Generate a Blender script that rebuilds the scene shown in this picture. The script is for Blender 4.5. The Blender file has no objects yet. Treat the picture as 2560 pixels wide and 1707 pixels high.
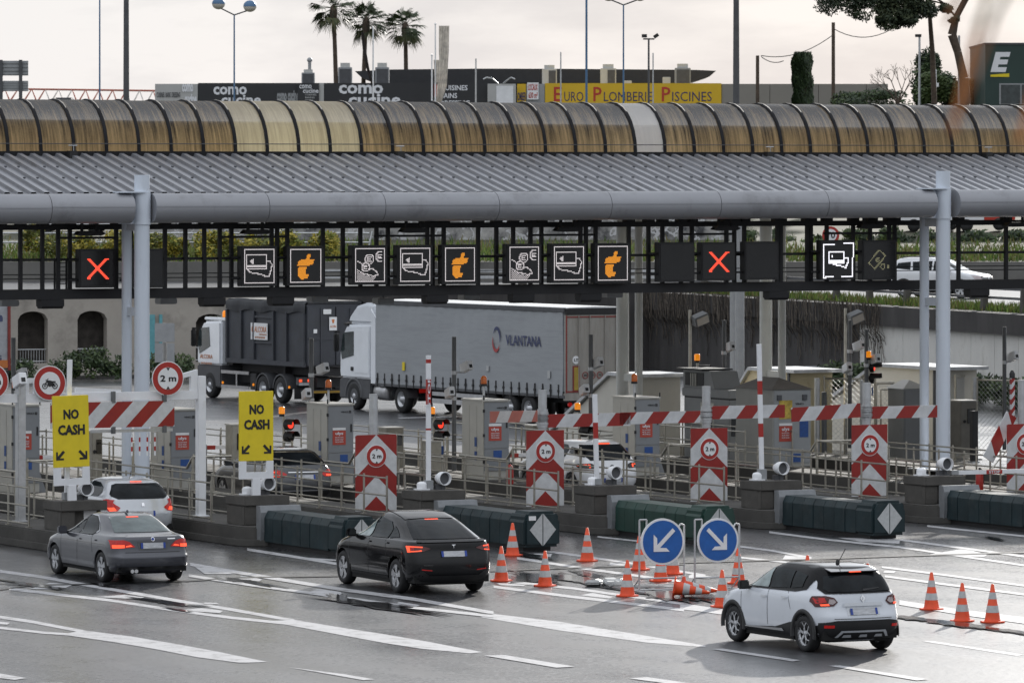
import bpy, bmesh, math, random
from math import sin, cos, pi, sqrt, radians
from mathutils import Vector, Matrix
from mathutils.bvhtree import BVHTree
random.seed(7)
C = bpy.context.scene.collection
# ---- survey of the place: level 200 mm camera 8.8 m above the road ----
F = 13067.0; CX = 1176.0; HZ = 388.0; H = 8.8
TL = dict(A=(0,0,2.7349), B=(850,0,2.7349), C=(1700,0,2.7349), E=(0,540,2.7349), F=(850,540,2.7349), G=(1700,540,2.7349),
          I=(0,900,2.7349), J=(850,900,2.7349), K=(1700,900,2.7349), L=(0,1200,2.7349), M=(850,1200,2.7349), N=(1700,1200,2.7349),
          Q=(0,880,3.675), R=(640,880,3.675), S=(1280,880,3.675), T=(1920,780,3.0156))
def t(k, x, y):
    a, b, s = TL[k]
    return ((a + x/s)/1.08844, (b + y/s)/1.08844)
def Gp(p, z=0.0):
    Y = F*(H-z)/(p[1]-HZ)
    return Vector(((p[0]-CX)*Y/F, Y, z))
def g(k, x, y, z=0.0): return Gp(t(k, x, y), z)
PHI = radians(27)
EX = Vector((cos(PHI), sin(PHI), 0)); DY = Vector((-sin(PHI), cos(PHI), 0))
O = Vector((-9.56, 146.8, 0))
def on(px, v, z=0.0):
    a = (px-CX)/F
    Y = (v + DY.x*O.x + DY.y*O.y)/(DY.x*a + DY.y)
    return Vector((a*Y, Y, z))
def W(u, v, z=0.0): return O + EX*u + DY*v + Vector((0,0,z))
def U(px, v): return (on(px, v)-O).dot(EX)
def zz(py, Y): return H-(py-HZ)*Y/F
def at(px, py, Y): return Vector(((px-CX)*Y/F, Y, zz(py, Y)))

# ---- mesh builder ----
class MB:
    def __init__(s): s.v=[]; s.f=[]; s.m=[]; s.s=[]
    def add(s, vs, fs, mi=0, sm=False):
        n=len(s.v); s.v += [tuple(p) for p in vs]
        for f in fs: s.f.append([n+i for i in f]); s.m.append(mi); s.s.append(sm)
        return s
    def box(s, x0,x1,y0,y1,z0,z1, mi=0, M=None):
        vs=[Vector((x,y,z)) for z in (z0,z1) for y in (y0,y1) for x in (x0,x1)]
        if M is not None: vs=[M@p for p in vs]
        return s.add(vs, [(0,2,3,1),(4,5,7,6),(0,1,5,4),(2,6,7,3),(0,4,6,2),(1,3,7,5)], mi)
    def cyl(s, a, b, r, r2=None, n=10, mi=0, caps=True, sm=True):
        a=Vector(a); b=Vector(b); r2=r if r2 is None else r2
        d=(b-a).normalized(); q=d.orthogonal().normalized(); w=d.cross(q)
        vs=[]
        for c,rr in ((a,r),(b,r2)):
            for i in range(n):
                k=2*pi*i/n; vs.append(c+(q*cos(k)+w*sin(k))*rr)
        s.add(vs, [(i,(i+1)%n,n+(i+1)%n,n+i) for i in range(n)], mi, sm)
        if caps: s.add(vs, [tuple(range(n-1,-1,-1)), tuple(range(n,2*n))], mi)
        return s
    def path(s, pts, r, n=8, mi=0):
        for a,b in zip(pts[:-1], pts[1:]): s.cyl(a,b,r,n=n,mi=mi)
        return s
    def prism(s, poly, ax, lo, hi, mi=0, sm=False):
        # poly in the two axes other than ax (kept in x,y,z order)
        def mk(p,c): return {'x':(c,p[0],p[1]),'y':(p[0],c,p[1]),'z':(p[0],p[1],c)}[ax]
        n=len(poly); vs=[mk(p,lo) for p in poly]+[mk(p,hi) for p in poly]
        s.add(vs, [tuple(range(n)), tuple(range(2*n-1,n-1,-1))], mi)
        return s.add(vs, [(i,n+i,n+(i+1)%n,(i+1)%n) for i in range(n)], mi, sm)
    def lathe(s, prof, n=20, c=(0,0,0), mi=0, ax='z', sm=True, caps=True):
        vs=[]
        for r,h in prof:
            for i in range(n):
                k=2*pi*i/n; a,b=r*cos(k),r*sin(k)
                q={'z':(a,b,h),'x':(h,a,b),'y':(a,h,b)}[ax]
                vs.append((q[0]+c[0],q[1]+c[1],q[2]+c[2]))
        fs=[(j*n+i,j*n+(i+1)%n,(j+1)*n+(i+1)%n,(j+1)*n+i) for j in range(len(prof)-1) for i in range(n)]
        s.add(vs, fs, mi, sm)
        if caps:
            m=len(prof)-1
            for j,rv in ((0,1),(m,0)):
                if prof[j][0]>1e-4:
                    f=[j*n+i for i in range(n)]; s.add(vs,[f[::-1] if rv else f],mi)
        return s
    def disc(s, c, r, n=28, mi=0, r0=0.0, th=0.006):
        # flat disc or ring facing -y with thickness
        c=Vector(c); o=[]
        for y in (-th/2, th/2):
            o += [c+Vector((r*cos(2*pi*i/n), y, r*sin(2*pi*i/n))) for i in range(n)]
        if r0<=0:
            return s.add(o, [tuple(range(n)), tuple(range(2*n-1,n-1,-1))]+[(i,n+i,n+(i+1)%n,(i+1)%n) for i in range(n)], mi)
        k=[]
        for y in (-th/2, th/2):
            k += [c+Vector((r0*cos(2*pi*i/n), y, r0*sin(2*pi*i/n))) for i in range(n)]
        fs=[]
        for i in range(n):
            j=(i+1)%n
            fs += [(i,j,2*n+j,2*n+i),(n+i,3*n+i,3*n+j,n+j),(i,n+i,n+j,j),(2*n+i,2*n+j,3*n+j,3*n+i)]
        return s.add(o+k, fs, mi)
    def poly(s, pts, mi=0): return s.add(pts, [tuple(range(len(pts)))], mi)
    def mesh(s, name, mats, bevel=0, fix=True, ang=None):
        me=bpy.data.meshes.new(name); me.from_pydata(s.v, [], s.f)
        for m in (mats if isinstance(mats,(list,tuple)) else [mats]): me.materials.append(m)
        me.polygons.foreach_set('material_index', s.m); me.polygons.foreach_set('use_smooth', s.s)
        if fix or bevel:
            bm=bmesh.new(); bm.from_mesh(me)
            if bevel:
                bmesh.ops.remove_doubles(bm, verts=bm.verts, dist=1e-5)
                bmesh.ops.recalc_face_normals(bm, faces=bm.faces)
                es=[e for e in bm.edges if len(e.link_faces)==2 and e.calc_face_angle(0)>0.5]
                bmesh.ops.bevel(bm, geom=es, offset=bevel, segments=2, affect='EDGES', clamp_overlap=True)
            else: bmesh.ops.recalc_face_normals(bm, faces=bm.faces)
            bm.to_mesh(me); bm.free()
        if ang: me.polygons.foreach_set('use_smooth',[True]*len(me.polygons)); me.set_sharp_from_angle(angle=radians(ang))
        me.update(); return me
    def build(s, name, mats, parent=None, loc=None, rot=None, **k):
        return link(name, s.mesh(name, mats, **k), parent, loc, rot)
def link(name, data, parent=None, loc=None, rot=None):
    o=bpy.data.objects.new(name, data); C.objects.link(o)
    if parent is not None: o.parent=parent
    if loc is not None: o.location=loc
    if rot is not None: o.rotation_euler=(0,0,rot)
    return o
def tag(o, label=None, cat=None, group=None, kind=None):
    for k,v in (('label',label),('category',cat),('group',group),('kind',kind)):
        if v: o[k]=v
    return o
def thing(name, label, cat, loc=(0,0,0), rot=PHI, group=None, kind=None):
    o=link(name, None, None, loc, rot); o.empty_display_size=.3
    return tag(o, label, cat, group, kind)
def solo(name, mb, mats, label, cat, loc=(0,0,0), rot=PHI, group=None, kind=None, **k):
    return tag(mb.build(name, mats, None, loc, rot, **k), label, cat, group, kind)
def dup(o, loc=None, label=None, rot=None, parent=None):
    c=o.copy(); C.objects.link(c)
    if parent is not None: c.parent=parent
    if loc is not None: c.location=loc
    if rot is not None: c.rotation_euler=(0,0,rot)
    if label: c['label']=label
    for ch in [q for q in bpy.data.objects if q.parent==o]: dup(ch, parent=c)
    return c

# ---- lettering ----
def text(name, s, x0, x1, z0, z1, y, mat, parent, bold=0.0, shear=0.0, th=.006, sx=1, key=None):
    """flat lettering facing -y, stretched to the box x0..x1, z0..z1 at depth y"""
    cu=bpy.data.curves.new(name,'FONT'); cu.body=s; cu.offset=bold; cu.shear=shear; cu.extrude=.01; cu.resolution_u=2
    cu.space_line=.95
    ob=bpy.data.objects.new(name,cu); C.objects.link(ob)
    dg=bpy.context.evaluated_depsgraph_get(); dg.update()
    me=bpy.data.meshes.new_from_object(ob.evaluated_get(dg)); bpy.data.objects.remove(ob); bpy.data.curves.remove(cu)
    xs=[v.co.x for v in me.vertices]; ys=[v.co.y for v in me.vertices]
    ax,bx,ay,by=min(xs),max(xs),min(ys),max(ys)
    for v in me.vertices:
        x,yy,z=v.co
        v.co=(x0+(x-ax)/(bx-ax)*(x1-x0), y-th*(.5+z*50), z0+(yy-ay)/(by-ay)*(z1-z0))
    me.materials.clear(); me.materials.append(mat); me.update()
    return link(name, me, parent)

# ---- materials ----
MATS={}
def nd(nt, typ, **kw):
    n=nt.nodes.new(typ)
    for k,v in kw.items():
        if k in n.inputs: n.inputs[k].default_value=v
        else: setattr(n,k,v)
    return n
def base(name):
    m=bpy.data.materials.new(name); m.use_nodes=True; nt=m.node_tree
    return m, nt, nt.nodes['Principled BSDF']
def rgb(c): return (c[0],c[1],c[2],1)
def mat(name, col, rough=.6, metal=0.0, var=.18, scale=3.0, bump=0.0, bsc=40.0, coat=0.0, emit=None, es=0.0, spec=.5, stretch=None, dirt=None, dsc=1.5, dlo=.5, trans=0.0):
    m,nt,b=base(name); L=nt.links.new
    b.inputs['Roughness'].default_value=rough; b.inputs['Metallic'].default_value=metal
    b.inputs['Specular IOR Level'].default_value=spec
    if coat: b.inputs['Coat Weight'].default_value=coat; b.inputs['Coat Roughness'].default_value=.04
    if trans: b.inputs['Transmission Weight'].default_value=trans
    tc=nd(nt,'ShaderNodeTexCoord'); src=tc.outputs['Object']
    if stretch:
        mp=nd(nt,'ShaderNodeMapping'); mp.inputs['Scale'].default_value=stretch; L(src,mp.inputs['Vector']); src=mp.outputs['Vector']
    n=nd(nt,'ShaderNodeTexNoise',Scale=scale,Detail=5.0,Roughness=.62); L(src,n.inputs['Vector'])
    mx=nd(nt,'ShaderNodeMix',data_type='RGBA'); 
    mx.inputs[6].default_value=rgb([c*(1-var) for c in col]); mx.inputs[7].default_value=rgb([min(1,c*(1+var)) for c in col])
    mr=nd(nt,'ShaderNodeMapRange'); mr.inputs[1].default_value=.3; mr.inputs[2].default_value=.7
    L(n.outputs['Fac'],mr.inputs[0]); L(mr.outputs[0],mx.inputs[0]); out=mx.outputs[2]
    if dirt:
        n2=nd(nt,'ShaderNodeTexNoise',Scale=dsc,Detail=6.0,Roughness=.7); L(src,n2.inputs['Vector'])
        r2=nd(nt,'ShaderNodeMapRange'); r2.inputs[1].default_value=dlo; r2.inputs[2].default_value=dlo+.25; L(n2.outputs['Fac'],r2.inputs[0])
        m2=nd(nt,'ShaderNodeMix',data_type='RGBA'); L(r2.outputs[0],m2.inputs[0]); L(out,m2.inputs[6]); m2.inputs[7].default_value=rgb(dirt); out=m2.outputs[2]
    L(out,b.inputs['Base Color'])
    if bump:
        nb=nd(nt,'ShaderNodeTexNoise',Scale=bsc,Detail=3.0); L(src,nb.inputs['Vector'])
        bp=nd(nt,'ShaderNodeBump',Strength=bump,Distance=.02); L(nb.outputs['Fac'],bp.inputs['Height']); L(bp.outputs['Normal'],b.inputs['Normal'])
    if emit: b.inputs['Emission Color'].default_value=rgb(emit); b.inputs['Emission Strength'].default_value=es
    return m
def stripes(name, A, B, fn, rough=.5, space='Object'):
    """two-colour pattern from object coordinates: fn(nt,x,y,z)->socket whose fraction <.5 is A"""
    m,nt,b=base(name); L=nt.links.new; b.inputs['Roughness'].default_value=rough
    tc=nd(nt,'ShaderNodeTexCoord'); sp=nd(nt,'ShaderNodeSeparateXYZ'); L(tc.outputs[space],sp.inputs[0])
    def op(k,a,c=None):
        n=nd(nt,'ShaderNodeMath',operation=k)
        for i,q in enumerate((a,c)):
            if q is None: continue
            if isinstance(q,(int,float)): n.inputs[i].default_value=q
            else: L(q,n.inputs[i])
        return n.outputs[0]
    v=fn(op,sp.outputs[0],sp.outputs[1],sp.outputs[2])
    k=op('LESS_THAN',op('FRACT',v),.5)
    no=nd(nt,'ShaderNodeTexNoise',Scale=3.5,Detail=8.0,Roughness=.75); L(tc.outputs['Object'],no.inputs['Vector'])
    mx=nd(nt,'ShaderNodeMix',data_type='RGBA'); L(k,mx.inputs[0]); mx.inputs[6].default_value=rgb(B); mx.inputs[7].default_value=rgb(A)
    hv=nd(nt,'ShaderNodeMix',data_type='RGBA',blend_type='MULTIPLY'); hv.inputs[0].default_value=.55; L(mx.outputs[2],hv.inputs[6]); L(no.outputs['Fac'],hv.inputs[7])
    L(hv.outputs[2],b.inputs['Base Color']); return m
RED=(.36,.022,.016); WHT=(.74,.75,.76)
m_white=mat('white_paint',(.74,.75,.77),.45,var=.06,dirt=(.5,.48,.44),dsc=2.0,dlo=.62)
m_signwhite=mat('sign_white',(.72,.73,.74),.4,var=.08,dirt=(.52,.51,.48),dsc=4,dlo=.6)
m_red=mat('sign_red',RED,.42,var=.12)
m_blue=mat('sign_blue',(.012,.10,.36),.4,var=.12,scale=6,dirt=(.02,.06,.16),dsc=5,dlo=.66)
m_yellow=mat('sign_yellow',(.72,.56,.015),.45,var=.07,dirt=(.50,.40,.04),dsc=2.5,dlo=.6)
m_black=mat('black_paint',(.012,.012,.013),.55,var=.3)
m_blackgloss=mat('black_gloss',(.006,.006,.007),.05,var=.2)
m_truss=mat('gantry_black',(.010,.010,.012),.6,var=.3)
m_post=mat('column_paint',(.60,.65,.72),.42,var=.07,scale=1.2,dirt=(.30,.31,.32),dsc=1.5,dlo=.56,stretch=(2,2,.35))
m_post_far=mat('rear_column_paint',(.66,.67,.64),.4,var=.06,scale=1.2)
m_beam=mat('beam_steel',(.29,.295,.315),.4,metal=.15,var=.06,scale=.7,dirt=(.17,.17,.175),dsc=1.1,dlo=.54,stretch=(.8,1,.6))
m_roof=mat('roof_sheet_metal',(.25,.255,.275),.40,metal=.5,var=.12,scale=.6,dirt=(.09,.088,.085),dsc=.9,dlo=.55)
m_galv=mat('galvanised_steel',(.50,.51,.52),.38,metal=.7,var=.14,scale=5)
m_rail=mat('rail_steel',(.42,.40,.35),.34,metal=.85,var=.2,scale=4,dirt=(.2,.17,.13),dsc=2,dlo=.6)
m_grey=mat('grey_paint',(.28,.29,.30),.5,var=.1)
m_dkgrey=mat('dark_grey_paint',(.07,.072,.078),.55,var=.2)
m_conc=mat('old_concrete',(.078,.073,.066),.85,var=.22,scale=1.6,bump=.35,bsc=25,dirt=(.05,.047,.042),dsc=1.1,dlo=.48)
m_kerb=mat('kerb_concrete',(.060,.057,.052),.85,var=.2,scale=1.2,bump=.3,bsc=20,dirt=(.036,.034,.03),dsc=.9,dlo=.48)
m_rubber=mat('tyre_rubber',(.014,.014,.015),.75,var=.3)
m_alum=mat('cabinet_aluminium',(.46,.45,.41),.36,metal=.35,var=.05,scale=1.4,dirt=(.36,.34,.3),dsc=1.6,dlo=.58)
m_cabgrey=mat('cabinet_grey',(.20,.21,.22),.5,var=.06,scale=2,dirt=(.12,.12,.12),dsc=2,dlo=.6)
m_orange=mat('amber_lens',(.75,.2,.01),.25,emit=(1,.32,.01),es=.45)
m_amberoff=mat('amber_lens_dull',(.42,.09,.008),.25,emit=(1,.25,.01),es=.03)
m_redlamp=mat('red_lamp',(.8,.03,.01),.3,emit=(1,.06,.03),es=.9)
m_glassdark=mat('dark_glass',(.012,.014,.016),.06,var=.2,spec=.6)
m_glass=mat('cab_glass',(.03,.04,.042),.05,var=.6,scale=3,spec=.7)
m_paper=mat('paper_notice',(.70,.70,.70),.6,var=.06)
m_dgreen=mat('attenuator_green',(.011,.024,.028),.5,var=.3,scale=2.2,bump=.25,bsc=4,dirt=(.035,.045,.046),dsc=2.6,dlo=.52,spec=.35)
m_cone=mat('cone_orange',(.68,.070,.015),.5,var=.14,scale=9,dirt=(.36,.045,.02),dsc=7,dlo=.62)
m_refl=mat('reflective_band',(.42,.43,.43),.45,var=.12,scale=14)
m_txtblk=mat('black_lettering',(.012,.012,.014),.6,var=.1)
m_txtwht=mat('white_lettering',(.70,.71,.74),.5,var=.04)
m_ulys=mat('notice_red',(.40,.055,.035),.5,var=.06)
m_nblue=mat('notice_blue',(.02,.07,.24),.5,var=.2,scale=12)
def led(col, s): return mat('led_'+str(round(col[0],2))+str(round(col[2],2)),(.02,.02,.02),.5,emit=col,es=s)
m_ledw=led((1,.93,.95),.85); m_ledww=led((.93,.92,1),1.35); m_ledo=led((1,.36,.02),.72); m_ledr=led((1,.075,.035),1.5); m_ledy=led((.75,.72,.42),.42)
# ================= setting: ground, roads, markings, banks =================
def ground_mat():
    m,nt,b=base('asphalt_wet'); L=nt.links.new
    ge=nd(nt,'ShaderNodeNewGeometry'); pos=ge.outputs['Position']
    def noise(scale,det,ro,mscale=None):
        n=nd(nt,'ShaderNodeTexNoise',Scale=scale,Detail=det,Roughness=ro)
        if mscale:
            mp=nd(nt,'ShaderNodeMapping'); mp.vector_type='TEXTURE'; mp.inputs['Rotation'].default_value=(0,0,PHI-.04); mp.inputs['Scale'].default_value=mscale; L(pos,mp.inputs[0]); L(mp.outputs[0],n.inputs['Vector'])
        else: L(pos,n.inputs['Vector'])
        return n.outputs['Fac']
    def rng(s_,a,b_,c=0,d=1):
        r=nd(nt,'ShaderNodeMapRange'); r.inputs[1].default_value=a; r.inputs[2].default_value=b_; r.inputs[3].default_value=c; r.inputs[4].default_value=d; L(s_,r.inputs[0]); return r.outputs[0]
    def op(k,x,y):
        n=nd(nt,'ShaderNodeMath',operation=k)
        for i,q in enumerate((x,y)):
            if isinstance(q,(int,float)): n.inputs[i].default_value=q
            else: L(q,n.inputs[i])
        return n.outputs[0]
    big=noise(1.0,4,.6,(9,26,1)); med=noise(.7,7,.65); fin=noise(9.0,4,.75); grain=noise(34,2,.7)
    lane=noise(1.0,3,.5,(1.3,40,1)); stain=noise(.35,6,.7)
    col=op('MULTIPLY',op('MULTIPLY',rng(med,.3,.7,.030,.058),rng(fin,.3,.7,.35,1.75)),op('MULTIPLY',rng(lane,.38,.62,.55,1.15),rng(stain,.50,.66,1.08,.5)))
    cc=nd(nt,'ShaderNodeCombineColor'); L(col,cc.inputs[0]); L(op('MULTIPLY',col,1.02),cc.inputs[1]); L(op('MULTIPLY',col,1.10),cc.inputs[2]); L(cc.outputs[0],b.inputs['Base Color'])
    wet=rng(op('ADD',op('MULTIPLY',big,.7),op('MULTIPLY',med,.35)),.44,.66)
    ro=op('ADD',rng(wet,0,1,.40,.24),rng(fin,.3,.7,-.07,.07)); L(ro,b.inputs['Roughness'])
    L(rng(wet,0,1,.35,.9),b.inputs['Coat Weight']); L(op('ADD',op('MULTIPLY',ro,.75),.02),b.inputs['Coat Roughness']); b.inputs['Coat IOR'].default_value=1.36
    h=op('ADD',op('MULTIPLY',fin,.8),op('MULTIPLY',grain,.5))
    bp=nd(nt,'ShaderNodeBump',Strength=.28,Distance=.012); L(h,bp.inputs['Height']); L(bp.outputs['Normal'],b.inputs['Normal']); L(bp.outputs['Normal'],b.inputs['Coat Normal'])
    b.inputs['Specular IOR Level'].default_value=.6
    return m
m_asph=ground_mat()
def mark_mat():
    m,nt,b=base('road_paint'); L=nt.links.new
    ge=nd(nt,'ShaderNodeNewGeometry'); n=nd(nt,'ShaderNodeTexNoise',Scale=2.2,Detail=10.0,Roughness=.8); L(ge.outputs['Position'],n.inputs['Vector'])
    r=nd(nt,'ShaderNodeMapRange'); r.inputs[1].default_value=.34; r.inputs[2].default_value=.50; L(n.outputs['Fac'],r.inputs[0])
    c=nd(nt,'ShaderNodeMix',data_type='RGBA'); c.inputs[6].default_value=(.085,.085,.088,1); c.inputs[7].default_value=(.40,.40,.41,1); L(r.outputs[0],c.inputs[0]); L(c.outputs[2],b.inputs['Base Color'])
    b.inputs['Roughness'].default_value=.48; return m
m_mark=mark_mat()
m_tar=mat('tar_joint',(.012,.012,.012),.4,var=.3)
def sheet(name, x0,x1,y0,y1,z, m, nx=1, ny=1, kind='structure', zf=None):
    mb=MB(); vs=[]; 
    for j in range(ny+1):
        for i in range(nx+1):
            x=x0+(x1-x0)*i/nx; y=y0+(y1-y0)*j/ny; vs.append((x,y,z if zf is None else zf(x,y)))
    mb.add(vs,[(j*(nx+1)+i,j*(nx+1)+i+1,(j+1)*(nx+1)+i+1,(j+1)*(nx+1)+i) for j in range(ny) for i in range(nx)],0,zf is not None)
    o=mb.build(name,m,fix=False); o['kind']=kind; return o
sheet('ground',-900,900,-300,1500,0,m_asph)

# --- painted lines: polygons and polylines surveyed on the road ---
mk=MB(); ZM=.005
def lay():
    global ZM
    ZM+=.0005
    if ZM>.0185: ZM=.015 if ZM>.014 else .005
    elif .0125<ZM<.0149: ZM=.005
def line(tile, pts, w):
    """w = apparent thickness in the survey picture"""
    lay(); up=[]; lo=[]
    for x,y in pts:
        a=t(tile,x,y-w/2); c=t(tile,x,y+w/2); up.append(Gp(a,ZM)); lo.append(Gp(c,ZM))
    n=len(pts); mk.add(up+lo,[(i,i+1,n+i+1,n+i) for i in range(n-1)])
def pol(tile, pts):
    lay(); mk.poly([g(tile,x,y,ZM) for x,y in pts])
def strip(tile, top, bot):
    lay(); n=len(top); mk.add([g(tile,x,y,ZM) for x,y in top]+[g(tile,x,y,ZM) for x,y in bot],[(i,i+1,n+i+1,n+i) for i in range(n-1)])
def tm(x,y):   # M-tile point expressed in L-tile units
    return (x+850*2.7349,y)
line('L',[(-60,612),(300,662),(520,702),(900,768),(1310,838),(1560,878),(2012,958)],20)
line('L',[(60,740),(400,780),(740,817),(1200,888),(1600,940),(2012,982)],18)
strip('L',[(2010,952),(2352,1008),tm(300,1050),tm(620,1105),tm(975,1173)],[(1830,962),(2352,1060),tm(300,1110),tm(560,1150),tm(890,1181)])
line('L',[(-60,925),(200,962),(570,1032)],20); line('L',[(-60,1000),(300,1040),(568,1058)],16)
strip('L',[(568,1024),(900,1066),(1210,1118),(1500,1172),(1830,1240)],[(420,1052),(760,1102),(1050,1150),(1350,1208),(1640,1246)])
pol('L',[(1975,1276),(2352,1323),tm(240,1359),tm(160,1364)]); pol('L',[(-40,1312),(185,1350),(100,1362),(-40,1346)]); pol('L',[(260,1384),(420,1382),(700,1420),(500,1424)])
pol('L',[(-40,960),(70,972),(50,985),(-40,980)])
pol('M',[(985,1196),(1130,1193),(1605,1271),(1480,1279)]); pol('M',[(1975,1352),(2100,1343),(2500,1400),(2380,1405)])
line('L',[(1300,573),(1840,664),(2352,747),tm(500,810),tm(1050,905)],22); line('L',[(1290,650),(1700,712),(2352,800),tm(500,868),tm(1050,928)],18)
strip('M',[(1050,912),(1500,965),(2000,1046),(2500,1128)],[(960,934),(1500,1025),(2100,1108),(2500,1140)])
line('M',[(1400,482),(1700,524),(2040,574),(2500,650)],14); line('M',[(1210,531),(1700,606),(2352,695)],16)
line('M',[(1150,690),(1600,738),(2352,845)],16); line('M',[(1050,726),(1600,796),(2352,886)],18)
line('M',[(1760,385),(2040,415)],10)
line('N',[(610,354),(1000,404),(1500,456),(2352,580)],13); line('N',[(1430,396),(1900,458),(2400,526)],13)
line('N',[(400,450),(640,482),(900,530)],13); line('N',[(395,525),(700,556),(1000,585)],12)
line('N',[(1380,592),(1800,645),(2400,725)],13); line('N',[(1400,655),(1800,708),(2400,785)],14)
strip('N',[(1500,818),(1900,880),(2400,940)],[(1500,850),(1900,915),(2400,985)])
pol('N',[(215,1152),(290,1148),(825,1228),(770,1236)]); pol('N',[(1015,1266),(1090,1262),(1700,1358),(1620,1366)]); pol('N',[(1650,1098),(1720,1096),(2360,1192),(2300,1198)])
pol('N',[(-20,1108),(45,1112),(20,1120),(-20,1118)])
line('N',[(1690,312),(2000,345),(2400,386)],12); pol('N',[(1080,392),(1440,395),(1505,410),(1500,432),(1240,420)]); pol('N',[(1680,510),(1920,470),(2000,480),(2100,508),(2080,522)])
pol('N',[(0,836),(60,846),(330,884),(330,922),(100,890),(0,880)])
pol('N',[(720,510),(900,530),(880,545),(700,540)])
line('I',[(1690,1292),(2000,1340),(2300,1390)],18); line('I',[(2080,1352),(2300,1366)],10)
pol('L',[(340,698),(500,712),(425,744),(200,742)]); pol('L',[(850,782),(985,797),(962,812),(640,796)]); pol('L',[(1385,872),(1525,890),(1505,906),(1210,886)])
pol('L',[(1650,650),(1795,674),(1770,692),(1620,682)]); pol('L',[(1400,832),(1480,836),(1500,846),(1390,846)]); pol('L',[(1330,590),(1480,600),(1600,640),(1400,640)])
pol('L',[(2170,740),(2330,762),(2352,800),(2100,770)]); pol('M',[(1640,784),(1730,768),(1870,796),(1840,806)]); pol('M',[(1230,500),(1450,500),(1440,524),(1300,520)])
pol('M',[(1850,560),(1960,572),(1940,582),(1840,580)]); pol('M',[(1060,700),(1270,712),(1255,722),(1100,716)]); pol('M',[(400,828),(550,852),(520,860),(390,840)])
pol('N',[(60,650),(90,640),(240,660),(200,672),(60,668)]); pol('N',[(1400,615),(1480,620),(1460,634),(1390,630)])
# lane edges of the far apron and upstream lane arrows
line('J',[(400,395),(800,385)],6)
mk.build('road_markings',m_mark,fix=False)['kind']='structure'
# --- tar joints ---
tj=MB(); mk_=mk; mk=tj; ZM=.015
line('L',[(-40,752),(205,715),(700,706),(1300,685),(1640,664),(2352,652),tm(500,640),tm(1500,600),tm(2352,572)],7)
line('N',[(0,562),(500,548),(900,538),(1500,516),(2400,490)],8); line('L',[(-40,700),(180,715),(320,712)],4)
tj.build('road_joints',m_tar,fix=False)['kind']='structure'
# --- puddles ---
m_water,nt,b=base('puddle_water'); b.inputs['Base Color'].default_value=(.012,.012,.013,1); b.inputs['Roughness'].default_value=.10; b.inputs['IOR'].default_value=1.333
n=nd(nt,'ShaderNodeTexNoise',Scale=5.0); ge=nd(nt,'ShaderNodeNewGeometry'); nt.links.new(ge.outputs['Position'],n.inputs['Vector'])
bp=nd(nt,'ShaderNodeBump',Strength=.04,Distance=.02); nt.links.new(n.outputs['Fac'],bp.inputs['Height']); nt.links.new(bp.outputs['Normal'],b.inputs['Normal'])
pu=MB(); rp=random.Random(3)
m_damp=mat('damp_asphalt',(.018,.018,.019),.2,var=.3,scale=4)
def puddle(tile,x,y,w,h,n=44):
    ph=[rp.uniform(0,6.28) for _ in range(5)]; pts=[]
    for i in range(n):
        a=2*pi*i/n; k=1+sum(.22/(q+1)**.7*sin((q+2)*a+ph[q]) for q in range(5))*1.2
        pts.append(g(tile,x+w*k*cos(a),y+h*k*sin(a)+.125*w*k*cos(a),.0195+.0004*len(pu.f)))
    c=sum(pts,Vector())/n; dp=[(c+(p-c)*(1.25+.22*sin(i*1.9)+.12*sin(i*3.7))) for i,p in enumerate(pts)]
    for p in dp: p.z-=.0035
    pu.poly(dp,1); pu.poly(pts)
for a in [('L',1150,832,150,11),('L',1680,690,170,12),('L',230,712,190,9),('L',1230,884,60,6),('M',1330,668,170,22),('M',1700,690,330,22),('M',2230,770,190,30),('M',240,850,330,16),
          ('M',1700,640,90,12),('N',1650,945,150,11),('N',1930,985,190,10),('N',2220,1022,170,10),('N',120,790,130,22),('L',2330,800,60,20),('N',1000,700,60,8),
          ('J',1300,1330,120,10),('N',2150,395,60,5),('L',700,712,60,6)]: puddle(*a)
pu.build('water',[m_water,m_damp],fix=False)['kind']='structure'

# ---------- retaining walls, raised road and banks behind ----------
def PX(px,Y): return (px-CX)*Y/F
wl=[(PX(-260,238),238),(PX(1490,251),251)]; wr=[(PX(1490,251),251),(PX(2352,211),211),(PX(3000,150),150)]
m_upasph=mat('upper_asphalt',(.06,.06,.062),.34,var=.3,scale=.6)
m_grass=mat('grass_bank',(.045,.075,.012),.8,var=.45,scale=2.0,bump=.5,bsc=8)
m_hill=mat('hill_soil',(.06,.06,.035),.9,var=.4,scale=.4)
mb=MB(); mb.add([(wl[0][0],wl[0][1]+.6,3.35),(wl[1][0],wl[1][1]+.6,3.35),(wr[1][0]+.6,wr[1][1],3.35),(wr[2][0]+.6,wr[2][1],3.35),(120,150,3.35),(120,330,3.35),(-120,330,3.35)],[(0,1,2,3,4,5,6)])
mb.build('upper_road',m_upasph,fix=False)['kind']='structure'
up=MB()
def uline(a,b_,w):
    a=Vector(a);b_=Vector(b_); n=(b_-a).normalized().cross(Vector((0,0,1)))*w/2; up.add([a-n,b_-n,b_+n,a+n],[(0,1,2,3)])
for Yq in (252,266):
    for i in range(-6,8): uline((i*6-.0,Yq-i*.8,3.356),(i*6+3.2,Yq-(i+.5)*.8,3.356),.15)
up.build('upper_road_markings',m_mark,fix=False)['kind']='structure'
def hz_(x,y): 
    k=min(1,max(0,(y-277)/115)); return 4.25+ .8*min(1,max(0,(y-277)/14))+ 6.2*max(0,(k-.12)/.88)**1.1
sheet('hill',-400,400,277,1500,0,m_hill,nx=8,ny=160,zf=hz_)
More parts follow.
